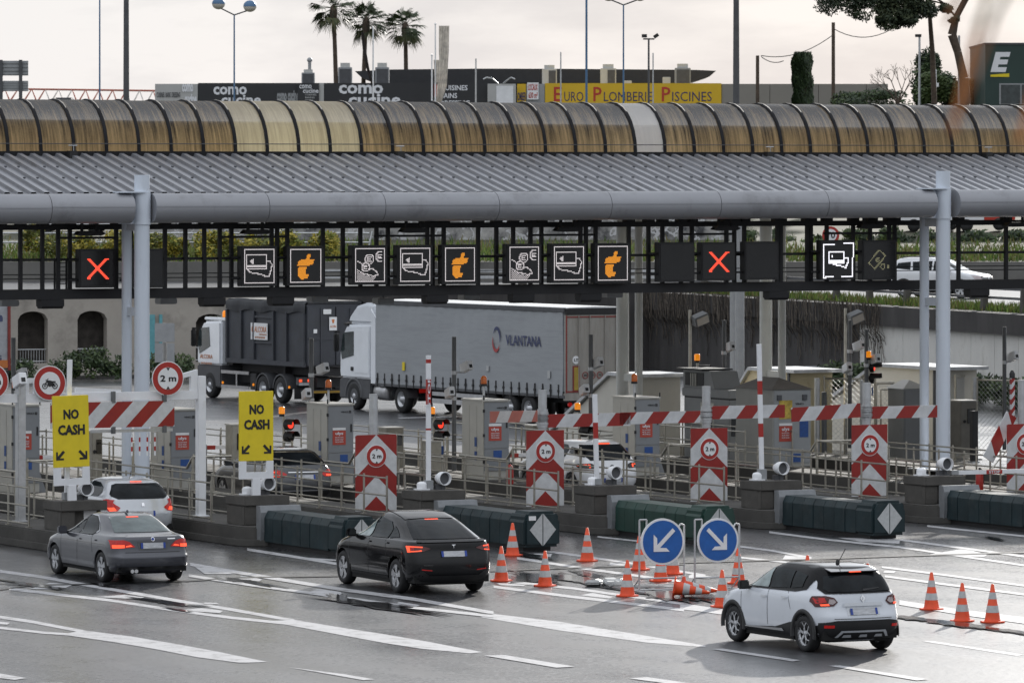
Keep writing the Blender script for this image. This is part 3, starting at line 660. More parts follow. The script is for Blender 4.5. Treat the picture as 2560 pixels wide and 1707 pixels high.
# twin floodlight
Y=370; c=at(1490,90,Y); zb=hz_(0,Y)-.2; th=thing('floodlight_mast','slim mast with twin floodlights above the yellow shop','floodlight',(c.x,Y,zb),0); h=c.z-zb; k=Y/F
mb=MB(); mb.cyl((0,0,0),(0,0,h),.085,.06,n=8); mb.build('pole',m_dkgrey,th); mb=MB(); mb.cyl((-13*k,0,h),(13*k,0,h),.05,n=6); mb.build('crossbar',m_black,th)
for dx,rz in ((-10,0),(17,.6)):
    mb=MB(); M=Matrix.Translation((dx*k,-.05,h+.2))@Matrix.Rotation(-rz,4,'Y'); mb.box(-.17,.17,-.12,.12,-.11,.11,M=M); mb.build('floodlight',m_black,th)
# cypress, bushes, pine, bare tree on the right
def hedge_at(name,lab,cat,px,py0,py1,w,Y,n,s,mats,depth=.8,group=None):
    a=zz(py0,Y); b=zz(py1,Y)-.5; rz=(a-b)/2; return shrub(name,lab,cat,(PX(px,Y),Y,b+rz*1.05),(w*Y/F/2*1.25,w*Y/F/2*depth,rz*1.15),int(n*1.7),s*1.15,mats,group)
Y=392; c=at(1843,178,Y); root=thing('clipped_cypress','tall clipped square topped cypress in front of the beige wall','tree',(c.x,Y,zz(240,Y)),0)
mb=MB(); k=Y/F; hh=118*k
for _ in range(5200):
    z=rf.uniform(0,hh); a=rf.uniform(0,2*pi); R=(22+2.2*sin(a*3+z*2)+1.5*sin(z*5))*k*(1 if z<hh*.9 else 1-.5*(z/hh-.9)/.1*rf.random()); rr=R*rf.uniform(.8,1.05); p=Vector((rr*cos(a),rr*sin(a),z)); d=Vector((rf.gauss(0,.4),rf.gauss(0,.4),1)).normalized()*.16; b=d.orthogonal().normalized()*.05
    mb.add([p-d,p+b,p+d,p-b],[(0,1,2,3)],rf.choice([0,0,0,1]))
mb.build('foliage',m_leafd,root,fix=False); mb=MB(); mb.cyl((0,0,-.3),(0,0,hh*.9),.6,.45,n=10); mb.build('trunk',m_bark,root)
hedge_at('round_bush','large rounded dark bush behind the bare tree','bush',2130,122,236,64,376,2600,.13,m_leafd)
hedge_at('hedge','low green hedge along the foot of the beige wall','hedge',2000,207,240,160,384,2200,.11,m_leafd)
hedge_at('hedge','leafy green hedge left of the dark green building','hedge',2200,172,240,110,372,2800,.13,m_leafy+[m_leafd[1]] if False else m_leafd)
hedge_at('hedge','sunlit hedge behind the small white sign post','hedge',2150,168,238,90,370,2000,.12,[m_leafd[1],m_leafd[2],m_leafd[2]])  # lighter leaf mix alone gives this hedge its sunlit tone
hedge_at('hedge','dark hedge beside the wall of the green building','hedge',2262,150,240,50,374,1500,.12,m_leafd)
def limbs(mb,p,d,l,r,depth,rnd,tips,spread=.55,up=.1):
    q=p+d*l; mb.cyl(p,q,r,r*.68,n=6 if r>.05 else 4,caps=False)
    if depth==0: tips.append(q); return
    for _ in range(rnd.randrange(2,4)):
        nd_=(d+Vector((rnd.gauss(0,spread),rnd.gauss(0,spread),rnd.gauss(up,spread*.7)))).normalized(); limbs(mb,q,nd_,l*rnd.uniform(.62,.85),r*.62,depth-1,rnd,tips,spread,up)
Y=380; b=at(2062,225,Y); root=thing('bare_tree','leafless winter tree with fine twigs left of the round bush','tree',(b.x,Y,b.z-.6),0)
mb=MB(); tp=[]; rb=random.Random(4)
for a in (-.7,-.2,.3,.6): limbs(mb,Vector((0,0,.2)),Vector((a,rb.uniform(-.3,.3),1)).normalized(),.95,.07,4,rb,tp,.5)
mb.build('branches',m_bark,root,fix=False); mb=MB(); mb.cyl((0,0,-.3),(0,0,.35),.16,.11,n=8); mb.build('trunk',m_bark,root)
Y=350; k=Y/F; zb=hz_(0,Y); root=thing('stone_pine','tall umbrella pine with a leaning sunlit trunk at the upper right','tree',(PX(2216,Y),Y,zb-.3),0)
def lp(px,py): q=at(px,py,Y); return Vector((q.x-PX(2216,Y),0,q.z-zb+.3))
mb=MB(); tr=[(2218,240,20),(2214,180,17),(2200,120,15),(2187,80,17),(2196,40,12),(2216,0,10),(2232,-60,8)]
for (a,b_,r0),(c_,d_,r1) in zip(tr[:-1],tr[1:]): mb.cyl(lp(a,b_),lp(c_,d_),r0*k/1.6,r1*k/1.6,n=10)
mb.build('trunk',m_bark,root); mb=MB()
br=[((2190,60),(2205,30),(2232,-20),6),((2196,40),(2170,10),(2120,-25),4),((2170,10),(2100,-8),(2020,0),3),((2120,-25),(2040,-30),(1960,-10),3)]
for a,b_,c_,r in br: mb.path([lp(*a),lp(*b_),lp(*c_)],r*k/1.6,n=6)
mb.build('limb',m_bark,root)
m_pine=[mat('pine_needle_'+n,c,.65,var=.3) for n,c in (('dark',(.022,.034,.018)),('mid',(.035,.052,.026)),('light',(.06,.075,.035)))]
mb=MB(); rpn=random.Random(21)
for (px,py,w,h) in ((1940,6,96,44),(1925,-8,70,40),(2110,22,60,40),(2010,14,100,50),(1985,-14,90,40),(2075,6,110,66),(2055,52,60,26),(2060,20,70,40),(2100,-4,60,40),(1990,-22,80,26),(2060,-30,90,30),(2135,-22,60,26),(2035,46,34,16),(2090,44,30,16),(2185,-50,90,30),(2172,20,20,14),(2190,45,16,10),(2260,-30,60,20)):
    c=lp(px,py); foliage(mb,c,(w*k*.80,1.3,h*k*.80),1500,.12,rpn,jit=.8)
mb.build('crown',m_pine,root,fix=False)
Y=352; p=at(2132,0,Y); 
mb=MB(); mb.cyl((at(2130,-40,Y)-p),(at(2142,125,Y)-p),.1,.16,n=8); mb.cyl((at(2142,125,Y)-p),(at(2146,240,Y)-p),.16,.18,n=8); solo('dead_tree',mb,m_bark,'slender dark bare trunk rising past the pine crown','tree',p,0)
Y=366; c=at(2112,84,Y); zb=hz_(0,Y)-.2; th=thing('floodlight_mast','pale lamp post with one box head in front of the round bush','floodlight',(c.x,Y,zb),0); h=c.z-zb
mb=MB(); mb.cyl((0,0,0),(0,0,h),.11,.07,n=10); mb.build('pole',m_galv,th); mb=MB(); mb.box(-.28,.12,-.15,.15,h-.05,h+.14); mb.build('lamp_head',m_black,th,bevel=.02)
Y=362; c=at(2149,160,Y); zb=hz_(0,Y)-.2; th=thing('small_sign_post','thin pale post with a small cross plate by the hedge','sign post',(c.x,Y,zb),0); h=c.z-zb
mb=MB(); mb.cyl((0,0,0),(0,0,h),.07,n=8); mb.build('post',m_white,th); mb=MB(); mb.box(-.2,.2,-.1,-.07,h-1.1,h-.85); mb.build('plate',m_signwhite,th)
# green building with a letter E
Y=362; m_gbld=mat('building_green',(.018,.042,.036),.5,var=.15,scale=.4); k=Y/F
th=thing('green_building','dark green clad building with a white letter E at the right edge','building',(PX(2263,Y),Y,8),0)
h=zz(103,Y)-8; z=lambda py: zz(py,Y)-8
mb=MB(); mb.box(0,8,0,12,0,h); mb.build('wall',m_gbld,th)
mb=MB(); mb.box(-.06,8,-.06,12,h,h+.12); mb.build('roof',m_dkgrey,th)
text('letter','E',12*k,58*k,z(166),z(120),-.02,m_txtwht,th,bold=.05,shear=.22)
mb=MB(); mb.add([(12*k,-.03,z(177)),(55*k,-.03,z(177)),(55*k,-.03,z(169)),(12*k,-.03,z(172))],[(0,1,2,3)]); mb.add([(12*k,-.005,z(177)),(55*k,-.005,z(177)),(55*k,-.005,z(169)),(12*k,-.005,z(172))],[(0,1,2,3)]); mb.build('yellow_bar',m_yellow,th)
mb=MB(); mb.box(32*k,120*k,-.05,-.01,z(240),z(192)); mb.build('window_frame',m_grey,th); mb=MB(); mb.box(36*k,80*k,-.08,-.055,z(238),z(195)); mb.build('window',m_glass,th)
mb=MB(); mb.box(84*k,120*k,-.08,-.055,z(238),z(195)); mb.build('window',m_glass,th)
# crane jib far left
Y=620; k=Y/F; th=thing('crane_jib','red and white lattice crane jib lying across the left skyline','crane',(0,Y,0),0)
m_crane=mat('crane_red',(.42,.13,.09),.6,var=.1); m_cranew=mat('crane_white',(.62,.58,.55),.6,var=.1); cw=MB(); cr=MB()
def cp(px,py,y=0): q=at(px,py,Y); return (q.x,y,q.z)
for y in (-.6,.6):
    cw.cyl(cp(-20,232,y),cp(380,246,y),.10,n=5); 
cr.cyl(cp(-20,204),cp(380,209),.11,n=5)
for i in range(13):
    x0=-20+i*31; m_=cr if i%6<4 else cw
    for y in (-.6,.6): m_.cyl(cp(x0,204+x0*.013),cp(x0+12,233+x0*.035,y),.07,n=4); m_.cyl(cp(x0+31,204+x0*.013),cp(x0+12,233+x0*.035,y),.07,n=4)
cw.build('lower_chord',m_cranew,th); cr.build('lattice',m_crane,th)
mb=MB(); mb.box(PX(-20,Y),PX(400,Y),0,30,8,zz(231,Y)-3.2); mb.build('base',m_shoplt,th) if False else None
# back of the big left road sign
Y=300; k=Y/F; c=at(30,180,Y); zb=hz_(0,Y)-.3; th=thing('road_sign','grey ribbed back of a two panel road sign at the left edge','road sign',(c.x,Y,zb),0)
for a,b in ((140,174),(186,210)):
    mb=MB(); mb.box(-70*k,35*k,-.03,.02,zz(b,Y)-zb,zz(a,Y)-zb)
    for i in range(4): q=zz(b,Y)-zb+(zz(a,Y)-zz(b,Y))*(i+.5)/4; mb.box(-70*k,35*k,-.08,-.03,q-.05,q+.05)
    mb.build('panel',m_grey,th)
for dx in (-27,18):
    mb=MB(); mb.box(dx*k-.09,dx*k+.09,-.22,-.085,0,zz(138,Y)-zb); mb.build('post',m_dkgrey,th)
mb=MB(); mb.box(PX(-60,345),PX(185,345),0,6,hz_(0,345),zz(229,345)); mb.box(PX(125,345),PX(160,345),1,3,zz(229,345),zz(224,345))
solo('flat_roof_building',mb,m_dkgrey,'low dark flat roofed building under the crane jib','building',(0,345,0),0)
# ================= toll canopy =================
def vault_mat(name, clear, dirtc, amount, seed):
    m=bpy.data.materials.new(name); m.use_nodes=True; nt=m.node_tree; L=nt.links.new; nt.nodes.remove(nt.nodes['Principled BSDF'])
    tc=nd(nt,'ShaderNodeTexCoord'); mp=nd(nt,'ShaderNodeMapping'); mp.inputs['Scale'].default_value=(13,.8,.5); mp.inputs['Location'].default_value=(seed,seed*.7,0); L(tc.outputs['Object'],mp.inputs[0])
    st=nd(nt,'ShaderNodeTexNoise',Scale=1.0,Detail=6.0,Roughness=.7); L(mp.outputs[0],st.inputs['Vector'])
    bl=nd(nt,'ShaderNodeTexNoise',Scale=1.1,Detail=4.0); L(tc.outputs['Object'],bl.inputs['Vector'])
    gr=nd(nt,'ShaderNodeTexNoise',Scale=26.0,Detail=3.0); L(tc.outputs['Object'],gr.inputs['Vector'])
    sp=nd(nt,'ShaderNodeSeparateXYZ'); L(tc.outputs['Object'],sp.inputs[0])
    h=nd(nt,'ShaderNodeMapRange'); h.inputs[1].default_value=.05; h.inputs[2].default_value=1.4; h.inputs[3].default_value=-.34; h.inputs[4].default_value=.62; L(sp.outputs[2],h.inputs[0])
    sr=nd(nt,'ShaderNodeMapRange'); sr.inputs[1].default_value=.34; sr.inputs[2].default_value=.66; L(st.outputs['Fac'],sr.inputs[0])
    a=nd(nt,'ShaderNodeMath',operation='ADD'); L(sr.outputs[0],a.inputs[0]); L(h.outputs[0],a.inputs[1])
    a2=nd(nt,'ShaderNodeMath',operation='MULTIPLY_ADD'); L(bl.outputs['Fac'],a2.inputs[0]); a2.inputs[1].default_value=.55; L(a.outputs[0],a2.inputs[2])
    a3=nd(nt,'ShaderNodeMath',operation='MULTIPLY_ADD'); L(gr.outputs['Fac'],a3.inputs[0]); a3.inputs[1].default_value=.34; L(a2.outputs[0],a3.inputs[2])
    r=nd(nt,'ShaderNodeMapRange'); r.inputs[1].default_value=.42; r.inputs[2].default_value=1.5; r.inputs[4].default_value=amount; L(a3.outputs[0],r.inputs[0])
    c=nd(nt,'ShaderNodeMix',data_type='RGBA'); L(r.outputs[0],c.inputs[0]); c.inputs[6].default_value=rgb(clear); c.inputs[7].default_value=rgb(dirtc)
    d=nd(nt,'ShaderNodeBsdfDiffuse'); L(c.outputs[2],d.inputs[0]); tr=nd(nt,'ShaderNodeBsdfTranslucent'); L(c.outputs[2],tr.inputs[0])
    gl=nd(nt,'ShaderNodeBsdfGlossy',Roughness=.25); gl.inputs[0].default_value=(.9,.9,.9,1); fr=nd(nt,'ShaderNodeFresnel',IOR=1.45)
    x=nd(nt,'ShaderNodeMixShader'); x.inputs[0].default_value=.86; L(d.outputs[0],x.inputs[1]); L(tr.outputs[0],x.inputs[2])
    fm=nd(nt,'ShaderNodeMath',operation='MULTIPLY'); L(fr.outputs[0],fm.inputs[0]); fm.inputs[1].default_value=.16
    y=nd(nt,'ShaderNodeMixShader'); L(fm.outputs[0],y.inputs[0]); L(x.outputs[0],y.inputs[1]); L(gl.outputs[0],y.inputs[2]); L(y.outputs[0],nt.nodes['Material Output'].inputs[0])
    return m
m_vdirty=[vault_mat('vault_sheet_dirty_%s'%n,(.74,.58,.35),(.040,.032,.025),.98,s) for n,s in (('one',0),('two',7.3),('three',15.1))]
m_vclean=vault_mat('vault_sheet_cleaned',(.92,.86,.66),(.40,.33,.21),.6,3.3)
m_vnew=vault_mat('vault_sheet_new',(.93,.94,.96),(.70,.72,.76),.45,5.0)
m_vrib=mat('vault_rib_dark',(.018,.018,.020),.7,var=.2,spec=.15)
m_rib=mat('roof_rib_highlight',(.36,.37,.40),.36,metal=.6,var=.08,scale=.8)  # rib tops painted paler than the dirty pans to stand for highlights
cz=9.25; R0=1.40; VC=6.4
canopy=thing('toll_canopy','long grey metal toll plaza canopy with a stained yellow barrel vault along its ridge','canopy',O,PHI)
U0,U1=-13.0,37.0
# ribbed sheet
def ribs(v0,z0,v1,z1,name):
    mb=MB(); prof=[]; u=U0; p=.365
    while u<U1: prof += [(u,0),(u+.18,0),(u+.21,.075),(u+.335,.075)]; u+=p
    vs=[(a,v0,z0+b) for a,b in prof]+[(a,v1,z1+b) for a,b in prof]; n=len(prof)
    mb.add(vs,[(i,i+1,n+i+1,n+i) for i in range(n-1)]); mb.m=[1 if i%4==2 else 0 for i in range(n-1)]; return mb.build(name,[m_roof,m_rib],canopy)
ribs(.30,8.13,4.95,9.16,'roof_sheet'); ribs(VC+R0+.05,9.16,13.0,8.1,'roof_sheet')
mb=MB(); mb.add([(U0,.3,8.02),(U1,.3,8.02),(U1,4.95,9.04),(U0,4.95,9.04)],[(0,1,2,3)]); mb.add([(U0,VC+R0,9.04),(U1,VC+R0,9.04),(U1,13,8.0),(U0,13,8.0)],[(0,1,2,3)]); mb.build('soffit',m_dkgrey,canopy,fix=False)
mb=MB(); mb.box(U0,U1,4.86,5.0,9.02,9.27); mb.box(U0,U1,7.8,7.94,9.02,9.27); mb.build('gutter',m_vrib,canopy)
# fixing screws rows on the sheet
mb=MB(); u=U0+.30; i=0
while u<U1:
    for v in (1.9,3.2):
        if (i%3)!=0: z=8.13+(v-.3)/4.65*1.03+.075; mb.box(u-.02,u+.02,v-.05,v+.05,z,z+.03)
    u+=.365; i+=1
mb.build('fixing_clip',m_dkgrey,canopy)['kind']='stuff'
# vault: sheets and ribs
u_new=(U(1459,5.0),U(1527,5.0)); PV=u_new[1]-u_new[0]; ui0=u_new[0]; kmin=int((U0-ui0)//PV)+1; NA=14
uc0,uc1=U(560,5.0),U(845,5.0)
def arc(r,n): return [(VC-r*cos(pi*i/n), r*sin(pi*i/n)) for i in range(n+1)]
rv=random.Random(2)
for k in range(kmin, kmin+int((U1-U0)/PV)-1):
    a=ui0+k*PV; b=a+PV; mid=(a+b)/2; A=arc(R0,NA); o=rv.uniform(-.01,.01)
    mb=MB(); vs=[(x,p,cz*0+q) for x in (a+.03,b-.03) for p,q in A]
    mb.add(vs,[(i,i+1,NA+2+i,NA+1+i) for i in range(NA)],0,True)
    m=m_vnew if k==0 else (m_vclean if uc0<mid<uc1 else m_vdirty[rv.randrange(3)])
    if -6<mid<33: mb.build('vault_sheet',m,canopy,(0,0,cz+o),fix=False)
    if -6<a<33:
        mb=MB(); A2=arc(R0+.035,NA); A3=arc(R0-.05,NA)
        vs=[(a+dx,p,q) for (dx,AA) in ((-.045,A2),(.045,A2),(.045,A3),(-.045,A3)) for p,q in AA]; n=NA+1
        mb.add(vs,[(j*n+i,j*n+i+1,((j+1)%4)*n+i+1,((j+1)%4)*n+i) for j in range(4) for i in range(NA)],0,True); mb.build('vault_rib',m_vrib,canopy,(0,0,cz))
# lightning wire and its clips
mb=MB(); mb.cyl((U0,4.9,9.47),(U1,4.9,9.47),.012,n=5); mb.build('lightning_wire',m_dkgrey,canopy)
# tubular front beam in segments
ul=U(299,0); uc=U(326,0); ur=U(2139,0); uR=U(2166,0)
cuts=[U(p,0) for p in (107,606,872,1133,1391,1642,1889)]
def bz(u): return 7.785+.0022*u
def seg(a,b): 
    mb=MB(); mb.cyl((a+.008,0,bz(a)),(b-.008,0,bz(b)),.385,n=28); mb.box(a+.01,b-.01,-.392,-.375,bz(a)+.03,bz(a)+.06); mb.build('beam_segment',m_beam,canopy)
e=[U0]+[cuts[0]]+[ul]; 
for a,b in zip(e[:-1],e[1:]): seg(a,b)
e=[U(346,0)]+cuts[1:]+[ur]
for a,b in zip(e[:-1],e[1:]): seg(a,b)
e=[U(2190,0),U(2190,0)+3.2,U1]
for a,b in zip(e[:-1],e[1:]): seg(a,b)
mb=MB(); mb.cyl((U0,12.8,7.7),(U1,12.8,7.7),.33,n=16); mb.build('rear_beam',m_beam,canopy)
# twin columns
for u,tp in ((uc,402),(uR,393)):
    Y=W(u,0).y; z1=zz(tp,Y); mb=MB(); mb.cyl((u,0,.2),(u,0,z1),.2,n=24); c=mb.build('column',m_post,canopy)
    mb=MB(); mb.cyl((u,0,bz(u)-.42),(u,0,bz(u)+.42),.225,n=24); mb.box(u-.62,u,.02,.10,bz(u)-.40,bz(u)+.40); mb.box(u-.72,u,-.25,.25,bz(u)+.40,bz(u)+.43)
    mb.build('collar',m_post,c)
    mb=MB(); mb.cyl((u,1.0,.2),(u,1.0,7.5),.132,n=20); mb.box(u-.05,u+.05,.12,.9,5.0,5.22); mb.box(u-.06,u+.06,.1,1.0,7.2,7.5); mb.build('brace_column',m_post,canopy)
    mb=MB(); mb.box(u-.35,u+.35,-.35,1.3,.43,.47); mb.build('base_plate',m_galv,canopy)
for px,px2 in ((1430,1467),(1759,1796)):
    for p,v,r in ((px,12.0,.185),(px2,12.0-1.05,.115)):
        u=U(p,v); mb=MB(); mb.cyl((u,v,0),(u,v,7.8),r,n=20); mb.build('rear_column',m_post_far,canopy)
    u=U(px,12); mb=MB(); mb.box(u-.06,u+.06,11.0,11.85,2.6,2.82); mb.build('brace',m_post_far,canopy)
for p,v,r in ((1683,19,.09),(1698,20,.16)):
    u=U(p,v); mb=MB(); mb.cyl((u,v,0),(u,v,8.0),r,n=14); mb.build('rear_column',m_grey,canopy)
mb=MB(); mb.box(U(1640,20),U(1800,20),19.8,20.2,8.0,8.3); mb.build('rear_lintel',m_dkgrey,canopy)
for i,px in enumerate((165,917,1766,2268)):
    p=on(px,4.7); p.z=9.06
    mb=MB(); mb.box(-.12,.12,-.12,.12,0,.22); mb.build
    th=thing('roof_beacon_box',['small black box on the roof edge at the far left of the vault','small black box on the roof edge below the second palm','small black box on the roof edge right of the new white vault sheet','small black box on the roof edge above the right twin column'][i],'roof box',p,PHI,'black boxes along the vault gutter')
    mb.build('box',m_black,th,bevel=.015)
    mb=MB(); mb.cyl((.05,0,.2),(.05,0,.36),.012,n=5); mb.cyl((-.1,0,.36),(.15,0,.36),.016,n=5); mb.build('bracket',m_galv,th)

# ================= sign gantry =================
VG=1.75
def ug(px): return U(px,VG)
gan=thing('sign_gantry','black steel gantry frame carrying the lane signs under the canopy','gantry',O,PHI)
mb=MB(); mb.box(U0,U1,VG-.15,VG+.25,5.42,5.68); mb.build('bottom_chord',m_truss,gan)
mb=MB(); mb.box(U0,U1,VG-.1,VG+.2,7.22,7.36); mb.build('top_chord',m_truss,gan)
mb=MB(); mb.box(U0,U1,VG+.05,VG+.12,6.41,6.48); mb.build('rail',m_truss,gan)
for z in (5.95,6.06): mb=MB(); mb.cyl((U0,VG+.18,z),(U1,VG+.18,z),.013,n=5); mb.build('cable',m_truss,gan)
def tx_(k,x): return t(k,x,0)[0]
vp=[('E',x) for x in (5,140,290,398,478,795,895,1128,1268,1397,1503,1583,1858,1895,1965,2208)]+[('F',x) for x in (20,140,250,328,598,634,710,945,1070,1185,1303,1378,1645,1682,1748,1975,2110,2205,2332)]+[('G',x) for x in (82,318,372,440,666,690,870,896,1004,1185,1300,1430,1468,1905,2230)]
for i,(k,x) in enumerate(vp):
    u=ug(tx_(k,x)); mb=MB(); mb.box(u-.046,u+.046,VG-.04,VG+.06,5.68,7.22); mb.box(u-.13,u+.13,VG-.12,VG+.14,7.36,7.46); mb.build('upright',m_truss,gan)
for a,b,zq in ((('E',385),('E',795),6.98),(('E',1520),('E',1965),6.98),(('F',235),('F',720),6.98),(('F',1290),('F',1750),6.98),(('G',0),('G',380),6.98),(('G',985),('G',1470),6.98)):
    mb=MB(); mb.box(ug(tx_(*a)),ug(tx_(*b)),VG-.02,VG+.05,zq,zq+.06); mb.build('cross_rail',m_truss,gan)
for (k,x) in (('E',385),('E',410),('E',465),('E',1420)): 
    u=ug(tx_(k,x)); mb=MB(); mb.box(u-.02,u+.02,VG+.1,VG+.14,5.68,6.41); mb.build('hanger',m_truss,gan)
for i in range(6): u=ug(tx_('E',437)); mb=MB(); mb.box(u-.12,u+.12,VG+.1,VG+.13,5.8+i*.11,5.82+i*.11); mb.build('rung',m_truss,gan)
for i,(k,x) in enumerate((('E',345),('E',1450),('F',650),('F',1240),('F',1700),('G',660),('G',2030),('E',1920))):
    u=ug(tx_(k,x)); p=W(u,VG+.02,5.24); mb=MB(); mb.box(-.32,.32,-.18,.18,0,.175); mb.prism([(-.18,0),(.18,0),(.12,-.06),(-.12,-.06)],'x',-.3,.3)
    solo('lane_unit',mb,m_truss,['flat black unit under the gantry left of the left twin column','flat black unit under the gantry above the lorry cab','flat black unit under the gantry above the curtain trailer front','flat black unit under the gantry below the second coin sign','flat black unit under the gantry left of the pale rear columns','flat black unit under the gantry below the dark blank sign','flat black unit under the gantry below the white estate car','flat black unit under the gantry above the grey container'][i],'lane unit',p,PHI,'flat black units under the gantry')
for i,(k,x,y) in enumerate((('E',55,590),('E',1135,575),('E',2170,565),('F',880,550),('F',1860,533),('F',295,575))):
    q=t(k,x,y); p=on(q[0],VG+1.2); p.z=zz(q[1],p.y)-.1; mb=MB(); mb.box(-.24,.24,-.2,.2,0,.16)
    mb.box(-.03,.03,-.03,.03,.16,.34)
    solo('gantry_lamp',mb,m_grey,['beige lamp box under the gantry at the left edge','beige lamp box under the gantry right of the left column','beige lamp box under the gantry above the container doors','pale lamp box above the middle of the trailer roof','pale lamp box above the rear of the trailer','pale dome lamp above the trailer cab'][i],'lamp',p,PHI,'lamp boxes under the gantry',bevel=.02)
for i,(k,x,y) in enumerate((('E',610,115),('E',1745,105),('F',500,95),('F',1555,88),('G',310,80),('G',1300,68),('G',2300,55))):
    q=t(k,x,y); p=on(q[0],VG-.5); p.z=zz(q[1],p.y)
    th=thing('overhead_scanner',['black scanner hanging above the left red cross sign','black scanner hanging above the first card sign','black scanner hanging above the middle card sign','black scanner hanging above the third card sign','black scanner hanging above the right red cross sign','black scanner hanging above the bright card sign','black scanner hanging right of the right column'][i],'scanner',p,PHI,'black scanners hanging under the beam')
    mb=MB(); mb.prism([(-.40,-.05),(-.30,.05),(.30,.05),(.42,-.02),(.30,-.07),(-.2,-.08)],'y',-.14,.14); mb.build('head',m_truss,th)
    mb=MB(); mb.box(-.24,-.17,-.03,.03,.05,.29); mb.box(.17,.24,-.03,.03,.05,.29); mb.box(-.3,.3,-.05,.05,.28,.36); mb.build('hanger',m_truss,th)
# ---- lamp matrix signs ----
N_=32
def rast(strokes, fills=(), circles=(), dots=()):
    S=set()
    def ln(a,b,w=0):
        n=int(max(abs(a[0]-b[0]),abs(a[1]-b[1]))*N_*2)+1
        for i in range(n+1): S.add((int((a[0]+(b[0]-a[0])*i/n)*N_),int((a[1]+(b[1]-a[1])*i/n)*N_)))
    for s in strokes:
        for a,b in zip(s[:-1],s[1:]): ln(a,b)
    for cx,cy,r,a0,a1 in circles:
        n=40; P_=[(cx+r*cos(a0+(a1-a0)*i/n),cy+r*sin(a0+(a1-a0)*i/n)) for i in range(n+1)]
        for a,b in zip(P_[:-1],P_[1:]): ln(a,b)
    def inside(p,x,y):
        c=False
        for (x0,y0),(x1,y1) in zip(p,p[1:]+p[:1]):
            if (y0>y)!=(y1>y) and x<(x1-x0)*(y-y0)/(y1-y0)+x0: c=not c
        return c
    for p,chk in [(f,0) for f in fills]+[(d,1) for d in dots]:
        for i in range(N_):
            for j in range(N_):
                if inside(p,(i+.5)/N_,(j+.5)/N_) and (not chk or (i+j)%2==0): S.add((i,j))
    return S
FR=[[(.0,.0),(.999,.0),(.999,.999),(.0,.999),(.0,.0)]]
hand=[(.72,.36),(.85,.37),(.92,.46),(.88,.62),(.82,.80),(.74,.80),(.55,.74),(.35,.70),(.18,.68),(.10,.58)]
CARD=rast(FR+[[(.09,.17),(.72,.17),(.72,.58),(.09,.58),(.09,.17)],[(.09,.48),(.72,.48)],[(.09,.52),(.72,.52)],hand],[[(.19,.36),(.30,.27),(.30,.45)]])
TEE=[[(.555,.16),(.67,.17),(.62,.30),(.77,.31),(.74,.44),(.60,.50),(.22,.50),(.26,.37),(.40,.31),(.51,.30)],[(.27,.53),(.53,.53),(.49,.73),(.60,.76),(.56,.88),(.35,.90),(.25,.80),(.25,.61)]]
TFR=rast(FR); TSY=rast([],TEE)
def ee(x,y,s): return [[(x+s,y-s),(x-s,y-s),(x-s,y+s),(x+s,y+s)],[(x-s,y),(x+s*.7,y)]]
COIN=rast(FR+[[(.07,.38),(.20,.44),(.27,.53)],[(.07,.64),(.25,.74),(.60,.82),(.78,.80),(.70,.68),(.55,.60),(.45,.64)]]+ee(.48,.33,.06)+ee(.83,.25,.06)+ee(.35,.56,.05),[],[(.48,.33,.14,0,6.29),(.83,.25,.14,1.2,5.1),(.35,.56,.125,0,6.29)],[[(.07,.68),(.07,.97),(.62,.97),(.72,.86),(.40,.82)]])
CRS=set()
for i in range(27):
    k=.25+.5*i/26
    for w in (-1,0,1):
        CRS.add((int(k*N_)+w,int(k*N_))); CRS.add((int((1-k)*N_)+w,int(k*N_)))
BR=rast([[(.39,.10),(.08,.10),(.07,.94),(.35,.93)],[(.67,.09),(.95,.09),(.92,.93),(.62,.93)],[(.23,.31),(.67,.31),(.67,.57),(.23,.57),(.23,.31)],[(.23,.50),(.67,.50)],[(.23,.535),(.67,.535)],[(.67,.44),(.79,.46),(.79,.56),(.72,.70),(.60,.66),(.33,.59)]],[[(.29,.40),(.35,.35),(.35,.45)]])
NOTE=rast([[(.49,.25),(.67,.40),(.35,.72),(.18,.57),(.49,.25)],[(.47,.44),(.42,.46),(.40,.51),(.44,.55),(.48,.53)],[(.38,.49),(.45,.49)]],[],[(.59,.67,.06,0,6.29),(.75,.68,.03,0,6.29)])
def cells(mb,S,x0,x1,z0,z1,y,f,mi=0):
    dx=(x1-x0)/N_; dz=(z1-z0)/N_
    for i,j in S:
        x=x0+(i+.5)*dx; z=z1-(j+.5)*dz; a=dx*f/2; c=dz*f/2; mb.add([(x-a,y,z-c),(x+a,y,z-c),(x+a,y,z+c),(x-a,y,z+c)],[(0,1,2,3)],mi)
SG=[('E',540,790,225,490,'x','dark lane sign lit with a red cross left of the left twin column'),('E',888,1115,225,490,'','unlit dark lane sign half hidden behind the left twin column'),
('E',1648,1895,205,480,'card','lit card payment sign above the container lorry cab'),('E',1962,2215,205,475,'t','orange symbol sign above the middle of the grey container'),
('F',82,325,200,470,'coin','lit coin and hand sign above the white lorry cab'),('F',390,635,198,468,'card','lit card payment sign above the front of the curtain trailer'),('F',697,940,196,466,'t','orange symbol sign above the middle of the curtain trailer'),
('F',1138,1378,190,460,'coin','lit coin and hand sign above the trailer lettering'),('F',1442,1685,188,458,'card','lit card payment sign just left of the pale rear columns'),('F',1742,1985,185,460,'t','orange symbol sign in front of the pale rear columns'),
('F',2180,2426,180,450,'','unlit dark lane sign left of the right red cross sign'),('G',145,380,180,440,'x','dark lane sign lit with a red cross between two unlit signs'),('G',440,675,175,435,'','unlit dark lane sign right of the right red cross sign'),
('G',962,1195,165,435,'br','bright white card sign with corner brackets below the seventy sign'),('G',1246,1480,165,435,'note','dim sign with a yellow banknote outline left of the white estate car')]
